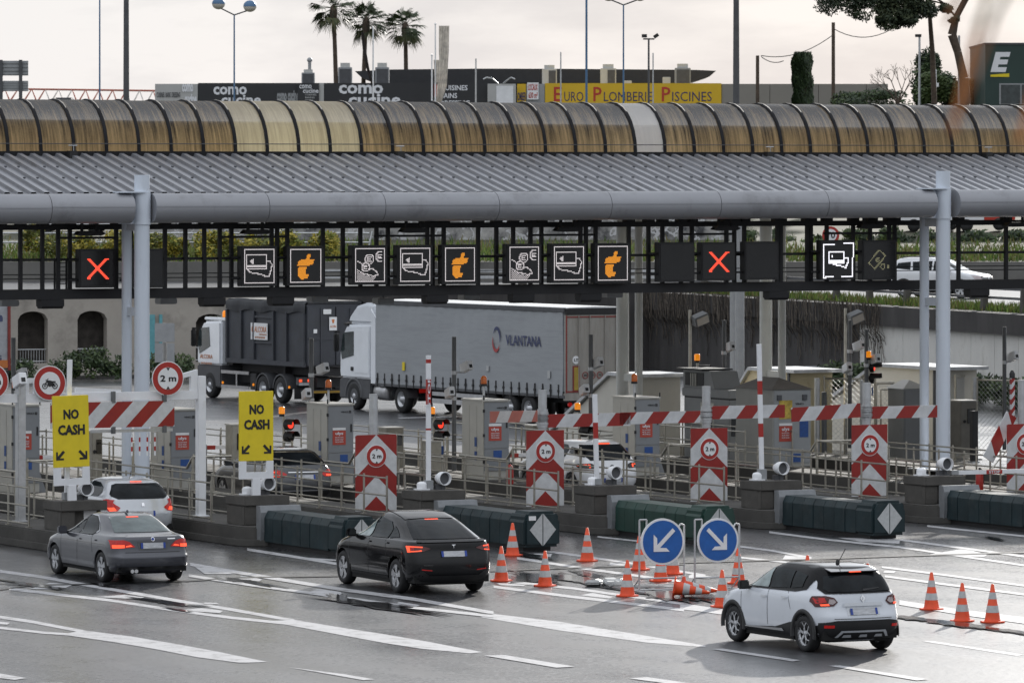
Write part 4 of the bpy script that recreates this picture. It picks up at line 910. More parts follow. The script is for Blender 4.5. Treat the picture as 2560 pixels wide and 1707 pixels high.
m_ledbox=mat('lamp_sign_housing',(.010,.010,.011),.45,var=.3); m_ledface=mat('lamp_sign_face',(.016,.016,.017),.22,var=.3,scale=1.2)
for k,xa,xb,ya,yb,sy,lb in SG:
    pa=t(k,xa,ya); pb=t(k,xb,yb); pm=((pa[0]+pb[0])/2); VS=VG-.45
    p=on(pm,VS); ua=U(pa[0],VS); ub=U(pb[0],VS); w=(ub-ua)/2; z1=zz(pa[1],p.y); z0=zz(pb[1],p.y); p.z=z0; h=z1-z0
    th=thing('lane_sign',lb,'lane sign',p,PHI,'lamp matrix lane signs on the gantry')
    mb=MB(); mb.box(-w,w,.0,.26,0,h); mb.build('housing',m_ledbox,th,bevel=.012)
    mb=MB(); mb.box(-w+.05,w-.05,-.012,-.002,.05,h-.05); mb.build('face',m_ledface,th)
    for q in (.2,.72): mb=MB(); mb.cyl((-w-.25,.1,h*q),(-w,.1,h*q),.03,n=6); mb.build('bracket',m_truss,th)
    a=(-w+.085,w-.085,.075,h-.075)
    if sy=='x': mb=MB(); cells(mb,CRS,-w,w,0,h,-.018,.86); mb.build('red_cross',m_ledr,th,fix=False)
    if sy=='card': mb=MB(); cells(mb,CARD,*a,-.018,.72); mb.build('card_symbol',m_ledw,th,fix=False)
    if sy=='coin': mb=MB(); cells(mb,COIN,*a,-.018,.72); mb.build('coin_symbol',m_ledw,th,fix=False)
    if sy=='t':
        mb=MB(); cells(mb,TFR,*a,-.018,.72); mb.build('border',m_ledw,th,fix=False); mb=MB(); cells(mb,TSY,*a,-.018,.9); mb.build('orange_symbol',m_ledo,th,fix=False)
    if sy=='br': mb=MB(); cells(mb,BR,-w,w,0,h,-.018,.9); mb.build('card_symbol',m_ledww,th,fix=False)
    if sy=='note': mb=MB(); cells(mb,NOTE,-w,w,0,h,-.018,.6); mb.build('note_symbol',m_ledy,th,fix=False)
# ================= toll islands and what stands on them =================
PP=[172,591,995,1389,1770,2145]
UI=[U(p,-13.0) for p in PP]; du=UI[5]-UI[4]
UI=[UI[0]-4.75]+UI+[UI[5]+4.62,UI[5]+9.2]     # islands 0..8
ORD=['far left','first','second','third','fourth','fifth','sixth','seventh','far right']
ZI=.45
m_gap=m_black
for k,u in enumerate(UI):
    o=W(u,0); th=thing('toll_island',['long concrete toll island partly outside the left edge of the view','long concrete toll island whose pedestal carries the left yellow no cash board','long concrete toll island whose pedestal carries the right yellow no cash board','long concrete toll island with the tall white barrier arm behind the black car','long concrete toll island with the pedestal right of the black car','long concrete toll island behind the green barrier right of the blue arrow boards','long concrete toll island at the foot of the right twin column','long concrete toll island with the red striped panel cut by the right edge','long concrete toll island outside the right edge'][k],'toll island',o,PHI,'concrete toll islands')
    hw=.84; n=8; nose=[(hw*sin(pi*(i/n-.5)),-13.75-.55*cos(pi*(i/n-.5))) for i in range(n+1)]
    mb=MB(); mb.prism(nose+[(hw,17),(-hw,17)],'z',.0,ZI); mb.build('kerb_wall',m_kerb,th,bevel=.03)
    nose=[((hw+.12)*sin(pi*(i/n-.5)),-13.8-.7*cos(pi*(i/n-.5))) for i in range(n+1)]
    mb=MB(); mb.prism(nose+[(hw+.12,17.1),(-hw-.12,17.1)],'z',.0,.16); mb.build('foot',m_kerb,th,bevel=.02)
    if 1<=k<=7:
        p=W(u,-13.05,ZI); th=thing('pedestal',['','weathered concrete pedestal beside the silver grey saloon','weathered concrete pedestal under the right no cash board','weathered concrete pedestal just above the black car roof','weathered concrete pedestal with an orange flap beside it','weathered concrete pedestal above the fourth green barrier','weathered concrete pedestal at the foot of the right twin column','weathered concrete pedestal beyond the right edge'][k],'pedestal',p,PHI,'concrete pedestals on the island noses')
        mb=MB(); mb.box(-.58,.50,-.32,.52,0,.46); mb.box(-.58,-.22,-.50,-.32,0,.46); mb.build('block',m_conc,th,bevel=.02)
        mb=MB(); mb.prism([(-.56,.462),(.55,.462),(.55,.66),(-.56,.69)],'x',-.60,.56); mb.build('cap',m_conc,th,bevel=.015)
        mb=MB(); mb.box(-.12,.5,-.5,-.325,.0,.10); mb.build('step',m_conc,th,bevel=.01)
        mb=MB(); mb.box(.06,.38,-.34,-.325,.02 if k!=4 else .1,.45); mb.build('notice',m_paper if k!=6 else m_grey,th)
# pedestal fittings: warning lamp
for k,(tl,x,y) in {1:('I',585,880),2:('I',1830,842),3:('J',705,808),4:('J',1877,768),5:('K',693,738),6:('K',1815,708)}.items():
    q=t(tl,x,y); p=on(q[0],-13.15); z=zz(q[1],p.y); p.z=1.14
    th=thing('warning_lamp',['','round white rimmed lamp under the left no cash board','round white rimmed lamp under the right no cash board','round white rimmed lamp beside the tall barrier arm above the black car','round white rimmed lamp in front of the white hatchback','round white rimmed lamp right of the third barrier arm','round white rimmed lamp at the foot of the right twin column'][k],'lamp',p,PHI,'round lamps on the pedestals')
    zc=z-1.14; mb=MB(); mb.lathe([(.02,.30),(.10,.26),(.155,.10),(.165,-.12),(.145,-.125),(.14,.0)],24,(0,0,zc),ax='y'); mb.build('housing',m_white,th)
    mb=MB(); mb.disc((0,-.02,zc),.142,th=.02); mb.build('lens',m_dkgrey,th)
    mb=MB(); mb.box(-.05,.05,-.02,.08,0,zc-.1); mb.box(-.18,-.02,.0,.14,0,.12); mb.build('bracket',m_dkgrey,th)
for k,(tl,x,y) in {2:('I',1690,885),3:('J',560,855),4:('J',1728,825),5:('K',528,795),6:('K',1650,760)}.items():
    q=t(tl,x,y); p=on(q[0],-13.0); p.z=1.135
    mb=MB(); mb.lathe([(.12,0),(.125,.14),(.10,.18),(.03,.2)],14); mb.box(-.16,.16,-.12,.12,0,.03)
    solo('detector_head',mb,m_white,['','','small white detector head under the right no cash board','small white detector head on the pedestal above the black car','small white detector head in front of the white hatchback','small white detector head beside the third barrier arm','small white detector head left of the right twin column'][k],'detector',p,PHI,'white detector heads on the pedestals')
# barrier arms
m_armstop=stripes('barrier_arm_bands',RED,WHT,lambda op,x,y,z: op('ADD',op('MULTIPLY',z,.80),.86),.4)
arms=[(153,160,826,905,-13.0,'white barrier arm standing up behind the left no cash board'),(984,984,816,1112,-13.0,'tall white barrier arm marked STOP standing above the black car'),(1371,1366,905,1108,-13.05,'tilted white and red barrier arm in front of the white hatchback'),(1750,1743,790,1086,-13.0,'tall red and white barrier arm in front of the grey booth')]
for i,(px1,px0,y0,y1,v,lb) in enumerate(arms):
    a=on(px1,v); z1=zz(y1 if i else 1140,a.y); z0=zz(y0,a.y); dxt=(px0-px1)*a.y/F
    th=thing('barrier_arm',lb,'barrier arm',(a.x,a.y,1.14),PHI,'raised lane barrier arms'); h=z0-1.14; zb=max(0,z1-1.14)
    dx=dxt/cos(PHI); w=.055
    mb=MB(); segs=[(zb,h,0)]
    if i==1: L_=h-zb; segs=[(zb,zb+L_*.42,0),(zb+L_*.42,zb+L_*.435,1),(zb+L_*.435,zb+L_*.62,0),(zb+L_*.62,zb+L_*.815,1),(zb+L_*.815,zb+L_*.94,0),(zb+L_*.94,zb+L_*.97,1),(zb+L_*.97,h,0)]
    if i==2: L_=h-zb; segs=[(zb,zb+L_*.50,0),(zb+L_*.50,zb+L_*.68,1),(zb+L_*.68,h,0)]
    if i==3: L_=h-zb; segs=[(zb,zb+L_*.28,0),(zb+L_*.28,zb+L_*.385,1),(zb+L_*.385,zb+L_*.61,0),(zb+L_*.61,zb+L_*.715,1),(zb+L_*.715,h,0)]
    for a0,a1,mi in segs:
        xa=dx*a0/h; xb=dx*a1/h; mb.prism([(xa-w,a0),(xa+w,a0),(xb+w,a1),(xb-w,a1)],'y',-.03,.03,mi)
    mb.build('arm',[m_white,m_red],th)
    mb=MB(); mb.box(-.09,.09,-.1,.1,0,max(.12,zb+.1)); mb.build('pivot',m_grey,th,bevel=.01)
    if i==1:
        tm_=text('lettering','STOP',-.38,.38,-.035,.035,0,m_txtwht,th,bold=.02); tm_.rotation_euler=(0,-pi/2,0); tm_.location=(0,-.034,zb+L_*.715)
a=on(2190,-13.1); z=zz(1085,a.y); th=thing('barrier_arm','white barrier arm lowered across the lane at the right edge','barrier arm',(a.x,a.y,1.14),PHI,'lowered lane barrier arms')
mb=MB(); hz=z-1.14
for x0,x1,mi in ((0,.95,0),(.95,1.42,1),(1.42,3.6,0)): mb.box(x0,x1,-.03,.03,hz-.055,hz+.045,mi)
mb.build('arm',[m_white,m_red],th); text('lettering','STOP',1.02,1.35,hz-.04,hz+.03,-.034,m_txtwht,th,bold=.02)
mb=MB(); mb.box(-.12,.1,-.1,.1,0,hz+.06); mb.build('pivot',m_grey,th,bevel=.01)
for i,(px0,px1,py,v,lb) in enumerate(((80,128,1051,3,'red tipped barrier arm lowered behind the left no cash board'),(470,536,1028,4,'red tipped barrier arm lowered left of the right no cash board'),(1166,1235,1046,5,'red tipped barrier arm lowered behind the second striped panel'))):
    a=on(px0,v); z=zz(py,a.y); w=(px1-px0)*a.y/F/cos(PHI); th=thing('barrier_arm',lb,'barrier arm',(a.x,a.y,ZI),PHI,'lowered lane barrier arms')
    mb=MB(); mb.box(0,.35*w,-.03,.03,z-ZI-.05,z-ZI+.06,1); mb.box(.35*w,w,-.03,.03,z-ZI-.04,z-ZI+.06,0); mb.build('arm',[m_white,m_red],th)
    mb=MB(); mb.box(-.14,.02,-.14,.14,0,z-ZI+.1); mb.build('pivot',m_grey,th,bevel=.02)
# no cash boards
for i,(px,x0,x1,y0,y1,v,lb) in enumerate(((165.5,126,205,908,1072,-13.3,'yellow NO CASH board with two arrows left above the grey saloon'),(588,550,626,898,1058,-13.3,'yellow NO CASH board with two arrows right in front of the dark estate car'))):
    p=on(px,v); p.z=1.14; Y=p.y; w=(x1-x0)*Y/F/cos(PHI)/2; z1=zz(y0,Y)-1.14; z0=zz(y1,Y)-1.14
    th=thing('no_cash_board',lb,'sign board',p,PHI,'yellow no cash boards')
    if i==0: th.rotation_euler=(0,radians(-1.2),PHI)
    mb=MB(); mb.box(-w,w,-.03,.03,z0,z1); mb.build('board',m_yellow,th,bevel=.008)
    h=z1-z0; text('lettering','NO',-w*.42,w*.44,z0+h*.67,z0+h*.81,-.034,m_txtblk,th,bold=.042); text('lettering','CASH',-w*.74,w*.76,z0+h*.45,z0+h*.595,-.034,m_txtblk,th,bold=.042)
    for sx in (-1,1):
        cx=sx*w*.62; cz_=z0+h*.17; s=w*.25; mb=MB(); q=s*.30
        mb.prism([(cx+sx*s,cz_-s),(cx+sx*s,cz_+s*.72),(cx+sx*(s-q*1.3),cz_+s*.72),(cx+sx*(s-q*1.3),cz_-s*.2),(cx-sx*(s*.55),cz_+s),(cx-sx*s,cz_+s*.62),(cx+sx*s*.18,cz_-s+q*1.3),(cx-sx*s*.72,cz_-s+q*1.3),(cx-sx*s*.72,cz_-s)],'y',-.037,-.031); mb.build('arrow',m_txtblk,th)
    mb=MB()
    for sx in (-1,1): mb.box(sx*w*.8-.09,sx*w*.8+.09,-.03,.02,z0-.26,z0)
    mb.box(-w*.8-.09,w*.8+.09,-.03,.02,z0-.42,z0-.26); mb.build('fork',m_white,th); mb=MB(); mb.box(-.1,.1,-.04,.04,-.0,z0-.42); mb.build('stem',m_white,th)
# attenuators
m_plate=mat('attenuator_plate',(.20,.21,.22),.5,metal=.3)
for k in (2,3,4,5,6):
    u=UI[k]-.02; p=W(u,-18.75); th=thing('crash_cushion',['','','dark green crash cushion left of the black car','dark green crash cushion with a white diamond right of the black car','bright green crash cushion half hidden behind the blue arrow boards','dented green crash cushion with a white diamond above the white car','dark green crash cushion cut by the right edge'][k],'crash cushion',p,PHI,'green crash cushions before the islands')
    mg=m_dgreen if k!=4 else mat('attenuator_green_new',(.010,.040,.030),.45,var=.25,scale=2.5,dirt=(.03,.07,.06),dsc=2.4,dlo=.6)
    mb=MB(); prof=[(-.47,.10),(.47,.10),(.47,.74),(.36,.92),(-.36,.92),(-.47,.74)]
    mb.prism(prof,'y',0,.85); mb.build('nose',mg,th,bevel=.07)
    mb=MB(); n=7; y=.86; L_=4.4-.86
    for i in range(n):
        a=y+L_*i/n; b=y+L_*(i+1)/n-.006; w=.43+.006*sin(i*2.3+k)
        mb.prism([(-w,.12),(w,.12),(w,.68),(.34,.84),(-.34,.84),(-w,.68)],'y',a,b)
    mb.build('bay',mg,th,bevel=.008); mb=MB(); mb.box(-.40,.40,.1,4.4,.14,.60); mb.box(-.36,.36,.3,4.3,.0,.14); mb.build('core',m_black,th)
    mb=MB(); mb.prism([(4.42,.0),(4.62,.0),(4.62,.95),(4.42,.95),(4.36,.8),(4.36,.35)],'x',-.52,.52); mb.build('backing_plate',m_plate,th)
    mb=MB()
    for sx in (-1,1): mb.prism([(sx*.012,.87),(sx*.34,.50),(sx*.012,.13)],'y',-.012,-.002)
    mb.build('diamond',m_refl if k!=2 else m_refl,th)
    if k==3: mb=MB(); mb.box(-.36,-.18,-.01,-.002,.72,.82); mb.build('sticker',m_paper,th)
for i,(tl,x,y,lb) in enumerate((('J',1915,965,'orange plastic flap leaning on the pedestal behind the bright green crash cushion'),('K',735,935,'orange plastic flap poking out behind the dented green crash cushion'))):
    q=t(tl,x,y); p=on(q[0],-14.0); p.z=.5; s=1 if i==0 else .6
    mb=MB(); mb.prism([(-.22*s,.0),(-.02*s,.02),(.06*s,.20*s),(.36*s,.24*s),(.36*s,.32*s),(0,.34*s),(-.12*s,.28*s)],'y',-.05,.05)
    solo('orange_flap',mb,m_cone,lb,'plastic flap',p,PHI,bevel=.015)
# striped height limit panels
def chev():
    return stripes('chevron_panel',RED,WHT,lambda op,x,y,z: op('ADD',op('SUBTRACT',op('MULTIPLY',op('SUBTRACT',0.0,z),1.0),op('MULTIPLY',op('ABSOLUTE',x),.95)),0.0+10.0),.42)
m_chev=stripes('chevron_panel',RED,WHT,lambda op,x,y,z: op('ADD',op('SUBTRACT',op('MULTIPLY',z,-1.0),op('MULTIPLY',op('ABSOLUTE',x),.95)),10.5),.42)
m_bar=stripes('bar_stripes',RED,WHT,lambda op,x,y,z: op('ADD',op('MULTIPLY',op('SUBTRACT',x,op('MULTIPLY',z,.85)),1.06),10.12),.4)
m_barf=mat('faded_bar',(.5,.2,.17),.5)
m_bar_faded=stripes('faded_bar_stripes',(.50,.16,.12),(.62,.60,.58),lambda op,x,y,z: op('ADD',op('MULTIPLY',op('SUBTRACT',x,op('MULTIPLY',z,.45)),1.5),10.2),.4)
def roundel(th,c,r,y,txt=True,black=m_txtblk,big=False):
    mb=MB(); mb.disc((c[0],y,c[1]),r*1.06,mi=1,th=.010); mb.disc((c[0],y-.009,c[1]),r,mi=0,th=.008); mb.disc((c[0],y-.017,c[1]),r*.68,mi=1,th=.008); d=mb.build('roundel',[m_red,m_signwhite],th)
    if txt:
        k=.46 if not big else .52
        text('lettering','2 m',c[0]-r*k,c[0]+r*(k+.02),c[1]-r*.19,c[1]+r*.21,y-.023,black,d,bold=.025)
        mb=MB()
        for s in (-1,1): mb.prism([(c[0]-r*.12,c[1]+s*r*.66),(c[0]+r*.12,c[1]+s*r*.66),(c[0],c[1]+s*r*.47)],'y',y-.027,y-.0215)
        mb.build('pointer',black,d)
    return d
HP=[(863.5,817,910,998,1172,'J',0,905,'red and white chevron height panel left of the tall barrier arm above the black car'),(1252,1210,1296,988,1163,0,0,896,'red and white chevron height panel left of the white hatchback'),(1628.5,1586,1671,983,1155,0,0,887,'red and white chevron height panel in front of the grey booth'),(1997,1955,2039,975,1144,0,0,879,'red and white chevron height panel left of the right twin column'),(2354,2311,2397,973,1140,0,0,872,'red and white chevron height panel cut by the right edge')]
bars=[[],[(1128,1236,942,968,'f'),(1262,1454,952,982,'n')],[(1425,1612,943,970,'n'),(1639,1811,933,963,'n')],[(1818,1980,930,962,'n'),(2007,2163,934,962,'n')],[]]
for i,(px,x0,x1,y0,y1,_,_,yp,lb) in enumerate(HP):
    p=on(px,-9.8); Y=p.y; p.z=ZI; w=(x1-x0)*Y/F/cos(PHI)/2; z0=zz(y1,Y)-ZI; z1=zz(y0,Y)-ZI; zp=zz(yp,Y)-ZI
    th=thing('height_limit_panel',lb,'height limit sign',p,PHI,'chevron height limit panels')
    mb=MB(); mb.box(-w,w,-.015,.015,-(z1-z0),0); pn=mb.build('panel',m_chev,th,(0,0,z1))
    roundel(th,(0,z1-.52),.262,-.022)
    mb=MB(); mb.cyl((0,.14,0),(0,.14,zp),.108,n=18); mb.build('pole',m_galv,th)
    for a,b,c,d,kind in bars[i]:
        xa=(a-px)*Y/F/cos(PHI); xb=(b-px)*Y/F/cos(PHI); zc=zz((c+d)/2,Y)-ZI; hh=(d-c)*Y/F/2
        mb=MB(); mb.box(0,xb-xa,-.02,.02,-hh,hh); bo=mb.build('height_bar',m_bar_faded if kind=='f' else m_bar,th,(xa,.10 if kind!='f' else .05,zc))
        if a==1818: bo.rotation_euler=(0,radians(-2.2),0); bo.location.z-=.03
        mb=MB(); mb.cyl((0,.14,zc-.16),(0,.14,zc+.16),.135,n=18); mb.cyl((0,.14,zc-.09),(0,.14,zc-.04),.15,n=18); mb.cyl((0,.14,zc+.04),(0,.14,zc+.09),.15,n=18); mb.build('clamp',m_galv,th)
    if i==4:
        mb=MB(); mb.box(-1.35,.0,-.02,.02,-.17,.17); bo=mb.build('height_bar',m_bar,th,(-.22,.3,1.98)); bo.rotation_euler=(0,radians(-58),0)
        mb=MB(); mb.cyl((-1.0,.1,.55),(-.35,.1,1.2),.018,n=6); mb.build('stay',m_rail,th)
# striped slim barrier post at the far right
p=on(2325,-2); Y=p.y; z1=zz(858,Y); p.z=ZI
m_barp=stripes('barber_stripes',RED,WHT,lambda op,x,y,z: op('ADD',op('MULTIPLY',op('SUBTRACT',z,op('MULTIPLY',x,1.2)),3.6),10.0),.4)
th=thing('striped_post','slim red and white striped post with a black cap near the right edge','post',p,PHI)
mb=MB(); mb.box(-.055,.055,-.05,.05,0,z1-ZI-.12); mb.build('post',m_barp,th); mb=MB(); mb.lathe([(.075,z1-ZI-.12),(.08,z1-ZI),(.05,z1-ZI+.06),(.03,z1-ZI+.1)],10); mb.build('cap',m_black,th)
# railings along both edges of every island
mrl=['left hand','right hand']
def rail_run(th,pts,zs,posts,r=.022):
    mb=MB()
    for z in zs: mb.path([(x,y,z) for x,y in pts],r,n=6)
    mb.build('rail',m_rail,th)
    P=[Vector((x,y,0)) for x,y in pts]; 
    for a,b in zip(P[:-1],P[1:]):
        L_=(b-a).length; n=max(1,round(L_/posts))
        for i in range(n+1 if b==P[-1] else n):
            q=a.lerp(b,i/n); mb=MB(); mb.cyl((q.x,q.y,0),(q.x,q.y,max(zs)+.06),.026,n=6); mb.box(q.x-.06,q.x+.06,q.y-.06,q.y+.06,0,.02); mb.build('post',m_rail,th)
RLAB=['','leftmost island below the left no cash board','island under the left no cash board','island behind the right no cash board','island behind the first striped panel','island behind the second striped panel','island behind the third striped panel','island beside the right twin column','']
for k,u in enumerate(UI):
    if k==8: continue
    place=['the island cut by the left edge','the island of the left no cash board','the island of the right no cash board','the island of the first striped panel','the island of the second striped panel','the island of the third striped panel','the island of the fourth striped panel','the island of the right edge panel'][k]
    for s in (-1,1):
        th=thing('railing','%s edge railing of %s'%(mrl[s>0],place),'railing',W(u,0,ZI),PHI,'tube railings on the toll islands')
        x=s*.70; va=-11.9 if s<0 else -11.2
        rail_run(th,[(x,va),(x,-.4)],(.50,.92,.08),1.22)
    th=thing('railing','taller rear railing of %s'%place,'railing',W(u,0,ZI),PHI,'rear tube railings on the toll islands')
    rail_run(th,[(-.70,3.6),(-.70,13),(.70,13),(.70,3.4)],(.5,1.0),1.5)
    th=thing('lane_rail','low cranked cabinet rail on %s'%place,'guard rail',W(u,0,ZI),PHI,'cranked guard rails by the cabinets')
    mb=MB(); mb.path([(-.80,2.6,.62),(-.80,-.2,.62),(-.76,-.5,.92),(.3,-.55,.92)],.035,n=8); mb.cyl((-.80,.2,0),(-.80,.2,.62),.035,n=8); mb.cyl((-.80,2.4,0),(-.80,2.4,.62),.035,n=8); mb.cyl((-.76,-.5,0),(-.76,-.5,.92),.04,n=8); mb.build('rail',m_rail,th)
# cabinets
CB=[(0,38,926,'at the left edge behind the left no cash board',0,76),(1,399,936,'behind the white post of the left portal',346,452),(2,758,924,'behind the dark estate car',705,812),(3,1115,915,'behind the faded striped bar',1060,1171),(4,1461,909,'behind the white hatchback',1406,1517)]
for i,px,yt,lb,xa,xb in CB:
    v=1.9; p=on(px,v); Y=p.y; u=U(px,v); p.z=ZI; h=zz(yt+4,Y)-ZI
    th=thing('payment_cabinet','grey lane cabinet with red notice '+lb,'cabinet',p,PHI,'lane equipment cabinets')
    w=.38; d=.66
    mb=MB(); mb.box(-w,w,-d+.02,d,0,h); mb.build('body',m_alum,th,bevel=.015)  # side faces paler than the doors: their lit look is in the colour
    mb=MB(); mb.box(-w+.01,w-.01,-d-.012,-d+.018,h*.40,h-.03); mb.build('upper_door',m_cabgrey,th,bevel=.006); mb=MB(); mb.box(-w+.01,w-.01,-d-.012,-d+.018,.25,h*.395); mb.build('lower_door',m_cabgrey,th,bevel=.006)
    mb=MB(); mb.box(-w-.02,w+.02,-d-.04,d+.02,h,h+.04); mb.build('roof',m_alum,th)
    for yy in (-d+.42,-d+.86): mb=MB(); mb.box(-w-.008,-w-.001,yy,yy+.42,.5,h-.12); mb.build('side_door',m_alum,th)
    mb=MB()
    for z in (.45,h*.55,h*.86): mb.box(-w-.03,-w+.02,-d-.03,-d+.01,z,z+.08)
    mb.box(w-.10,w-.06,-d-.03,-d-.015,h*.66,h*.76); mb.build('hinge',m_black,th)
    mb=MB(); mb.box(-.24,.14,-d-.022,-d-.014,h*.50,h*.68,0); mb.box(-.24,.14,-d-.022,-d-.014,h*.685,h*.715,1); no=mb.build('notice',[m_ulys,m_paper],th)
    text('lettering','ulys',-.165,.06,h*.615,h*.665,-d-.026,m_txtwht,no,bold=.02)
    for j,q in enumerate(('PAS D\'ATTENTE','PAS DE TICKET','PAS DE TRACAS')): text('lettering',q,-.17,.07,h*(.585-j*.028),h*(.602-j*.028),-d-.026,m_txtwht,no,bold=.0)
    mb=MB(); mb.box(-.10 if i!=2 else -.02,.15 if i!=2 else .2,-d-.022,-d-.014,h*.27,h*.375); mb.build('blue_notice',m_nblue,th)
    text('logo_lettering','VINCI',.0,.2,h*.905,h*.925,-d-.022,m_txtblk,th,bold=.01)
    mb=MB()
    for a in range(4): x,z=.265+.026*cos(a*pi/2+pi/4),h*.915+.026*sin(a*pi/2+pi/4); mb.box(x-.014,x+.014,-d-.024,-d-.016,z-.014,z+.014)
    mb.build('emblem',m_txtblk,th)
    mb=MB(); mb.box(-w-.02,-w-.009,-.25,-.13,h*.25,h*.36); mb.box(-w-.02,-w-.009,-.25,-.13,h*.42,h*.54); mb.build('side_notice',m_nblue,th)
    mb=MB(); mb.cyl((-w,-d,h+.03),(-w,-d,h+.16),.02,n=6); mb.cyl((w,-d,h+.03),(w,-d,h+.16),.02,n=6); mb.build('lifting_eye',m_black,th)
    mb=MB(); mb.prism([(0,0),(.22,0),(.03,.55),(0,.55)],'y',-d+.1,d); o=mb.build('skirt',m_cabgrey,th,(w,0,0)); 
    bc=thing('amber_beacon','amber beacon on the cabinet '+lb,'beacon',p+Vector((0,0,h+.04)),PHI,'amber beacons on the cabinets')
    mb=MB(); mb.cyl((0,.1,0),(0,.1,.34),.035,n=8); mb.build('stem',m_galv,bc); mb=MB(); mb.lathe([(.09,.34),(.09,.40)],14,(0,.1,0)); mb.build('base',m_black,bc)
    mb=MB(); mb.lathe([(.085,.402),(.085,.56),(.05,.61),(.01,.62)],14,(0,.1,0)); mb.build('lens',m_amberoff,bc)
# small boxes
SB=[(540,976,3,.38,'beige ticket box partly hidden by the right no cash board',4),(898,983,8.2,.52,'beige ticket box with a dark opening behind the first striped panel',0),(990,1014,5.5,.42,'plain beige box beside the tall barrier arm',1),(2213,921,8,.55,'brown ticket box with a dark screen right of the right twin column',0),(218,992,5,.30,'brown ticket box behind the left no cash board',0),(302,1018,3.5,.32,'low beige box beside the left twin column',1),(1233,978,8.5,.5,'small white box behind the second striped panel',1)]
for px,yt,v,w,lb,f in SB:
    p=on(px,v); Y=p.y; p.z=ZI; h=max(.6,zz(yt,Y)-ZI); th=thing('ticket_box',lb,'ticket box',p,PHI,'small boxes on the islands')
    mb=MB(); mb.box(-w/2,w/2,-w*.55,w*.55,0,h); mb.build('body',mat('ticket_box_'+str(px),(.33,.31,.26) if px!=2213 else (.16,.15,.13),.5),th,bevel=.015)
    mb=MB(); mb.box(-w/2-.02,w/2+.02,-w*.58,w*.58,h,h+.04); mb.build('lid',m_alum,th)
    if f!=1:
        mb=MB(); mb.box(-w*.1,w*.38,-w*.55-.03,-w*.55-.005,h*.58,h*.86); mb.build('screen',m_blackgloss,th)
    if f==0:
        mb=MB(); mb.lathe([(.05,-.02),(.04,-.05)],10,(-w*.28,-w*.55,h*.62),ax='y'); mb.build('button',m_black,th)
# grey gabled booth and operator booth
u=U(1776,4.6); p=W(u,4.6,ZI); Y=p.y; ze=zz(891,Y)-ZI; zp=zz(866,Y)-ZI
th=thing('equipment_booth','grey gabled equipment booth with posters right of the third striped panel','booth',p,PHI); w=.62; d=1.05
m_booth=mat('booth_grey',(.27,.28,.285),.5,var=.08,scale=1.5,dirt=(.17,.17,.165),dsc=1.8,dlo=.6)
m_boothside=mat('booth_side',(.33,.33,.31),.5,var=.08,scale=1.5)
mb=MB(); mb.box(-w,w,-d,d,0,ze); mb.build('wall',m_boothside,th,bevel=.01)
mb=MB(); mb.box(-w+.04,w-.04,-d-.02,-d-.002,.1,ze-.03); mb.build('front_door',m_booth,th)
mb=MB(); mb.add([(-w-.06,-d-.06,ze),(w+.06,-d-.06,ze),(w+.06,d+.06,ze),(-w-.06,d+.06,ze),(0,-d*.3,zp),(0,d*.6,zp)],[(0,1,4),(1,2,5,4),(2,3,5),(3,0,4,5),(0,3,2,1)]); mb.build('roof',mat('booth_roof',(.12,.11,.10),.6,var=.15),th)
mb=MB(); mb.box(-w+.2,-w+.62,-d-.032,-d-.022,ze*.62,ze*.86); mb.build('yellow_poster',mat('poster_yellow',(.5,.36,.06),.5,var=.5,scale=7),th)
mb=MB(); mb.box(-w+.2,-w+.62,-d-.032,-d-.022,ze*.33,ze*.53,0); mb.box(-w+.2,-w+.62,-d-.032,-d-.022,ze*.533,ze*.565,1); no=mb.build('notice',[m_ulys,m_paper],th); text('lettering','ulys',-w+.28,-w+.52,ze*.455,ze*.515,-d-.036,m_txtwht,no,bold=.02)
for j,q in enumerate(('PAS D\'ATTENTE','PAS DE TICKET','PAS DE TRACAS')): text('lettering',q,-w+.28,-w+.52,ze*(.43-j*.03),ze*(.447-j*.03),-d-.036,m_txtwht,no)
mb=MB(); mb.box(w-.38,w-.1,-d-.032,-d-.022,ze*.38,ze*.62); mb.box(w-.62,w-.35,-d-.032,-d-.022,ze*.06,ze*.17); mb.build('blue_poster',m_nblue,th)
for x in (-.42,.40): mb=MB(); mb.box(x-.07,x+.07,-d-.06,-d-.02,ze*.86,ze*.93); mb.build('vent',m_dkgrey,th)
text('logo_lettering','VINCI',.1,.36,ze*.80,ze*.825,-d-.026,m_txtblk,th,bold=.01)
u=U(1655,8.6); p=W(u,8.6,ZI); Y=p.y; z1=zz(896,Y)-ZI; z2=zz(850,Y)-ZI
th=thing('operator_booth','toll collector booth with a louvred roof unit behind the third striped panel','booth',p,PHI); w=.46; d=1.35
mb=MB(); mb.box(-w,w,-d,d,0,z1-.22); mb.build('wall',m_booth,th,bevel=.015)
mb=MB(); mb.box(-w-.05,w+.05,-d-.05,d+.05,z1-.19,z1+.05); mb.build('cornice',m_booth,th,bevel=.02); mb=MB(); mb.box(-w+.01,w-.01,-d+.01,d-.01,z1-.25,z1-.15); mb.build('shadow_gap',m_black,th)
mb=MB(); mb.prism([(-d*.35,z1+.05),(d+.1,z1+.05),(d+.1,z2),(-d*.15,z2-.02)],'x',-w+.02,w-.02); mb.build('roof_unit',m_booth,th,bevel=.015)
mb=MB(); mb.box(-w+.005,-w+.015,.2,1.3,z1+.12,z2-.08); mb.build('louvre_recess',m_black,th)
mb=MB(); mb.box(-w-.12,w,.1,d+.25,z2,z2+.04); mb.build('roof_lid',m_black,th)
for i in range(4): mb=MB(); mb.box(-w-.01,-w+.004,.62+i*.1,.66+i*.1,z1+.1,z2-.1); mb.build('louvre',m_alum,th)
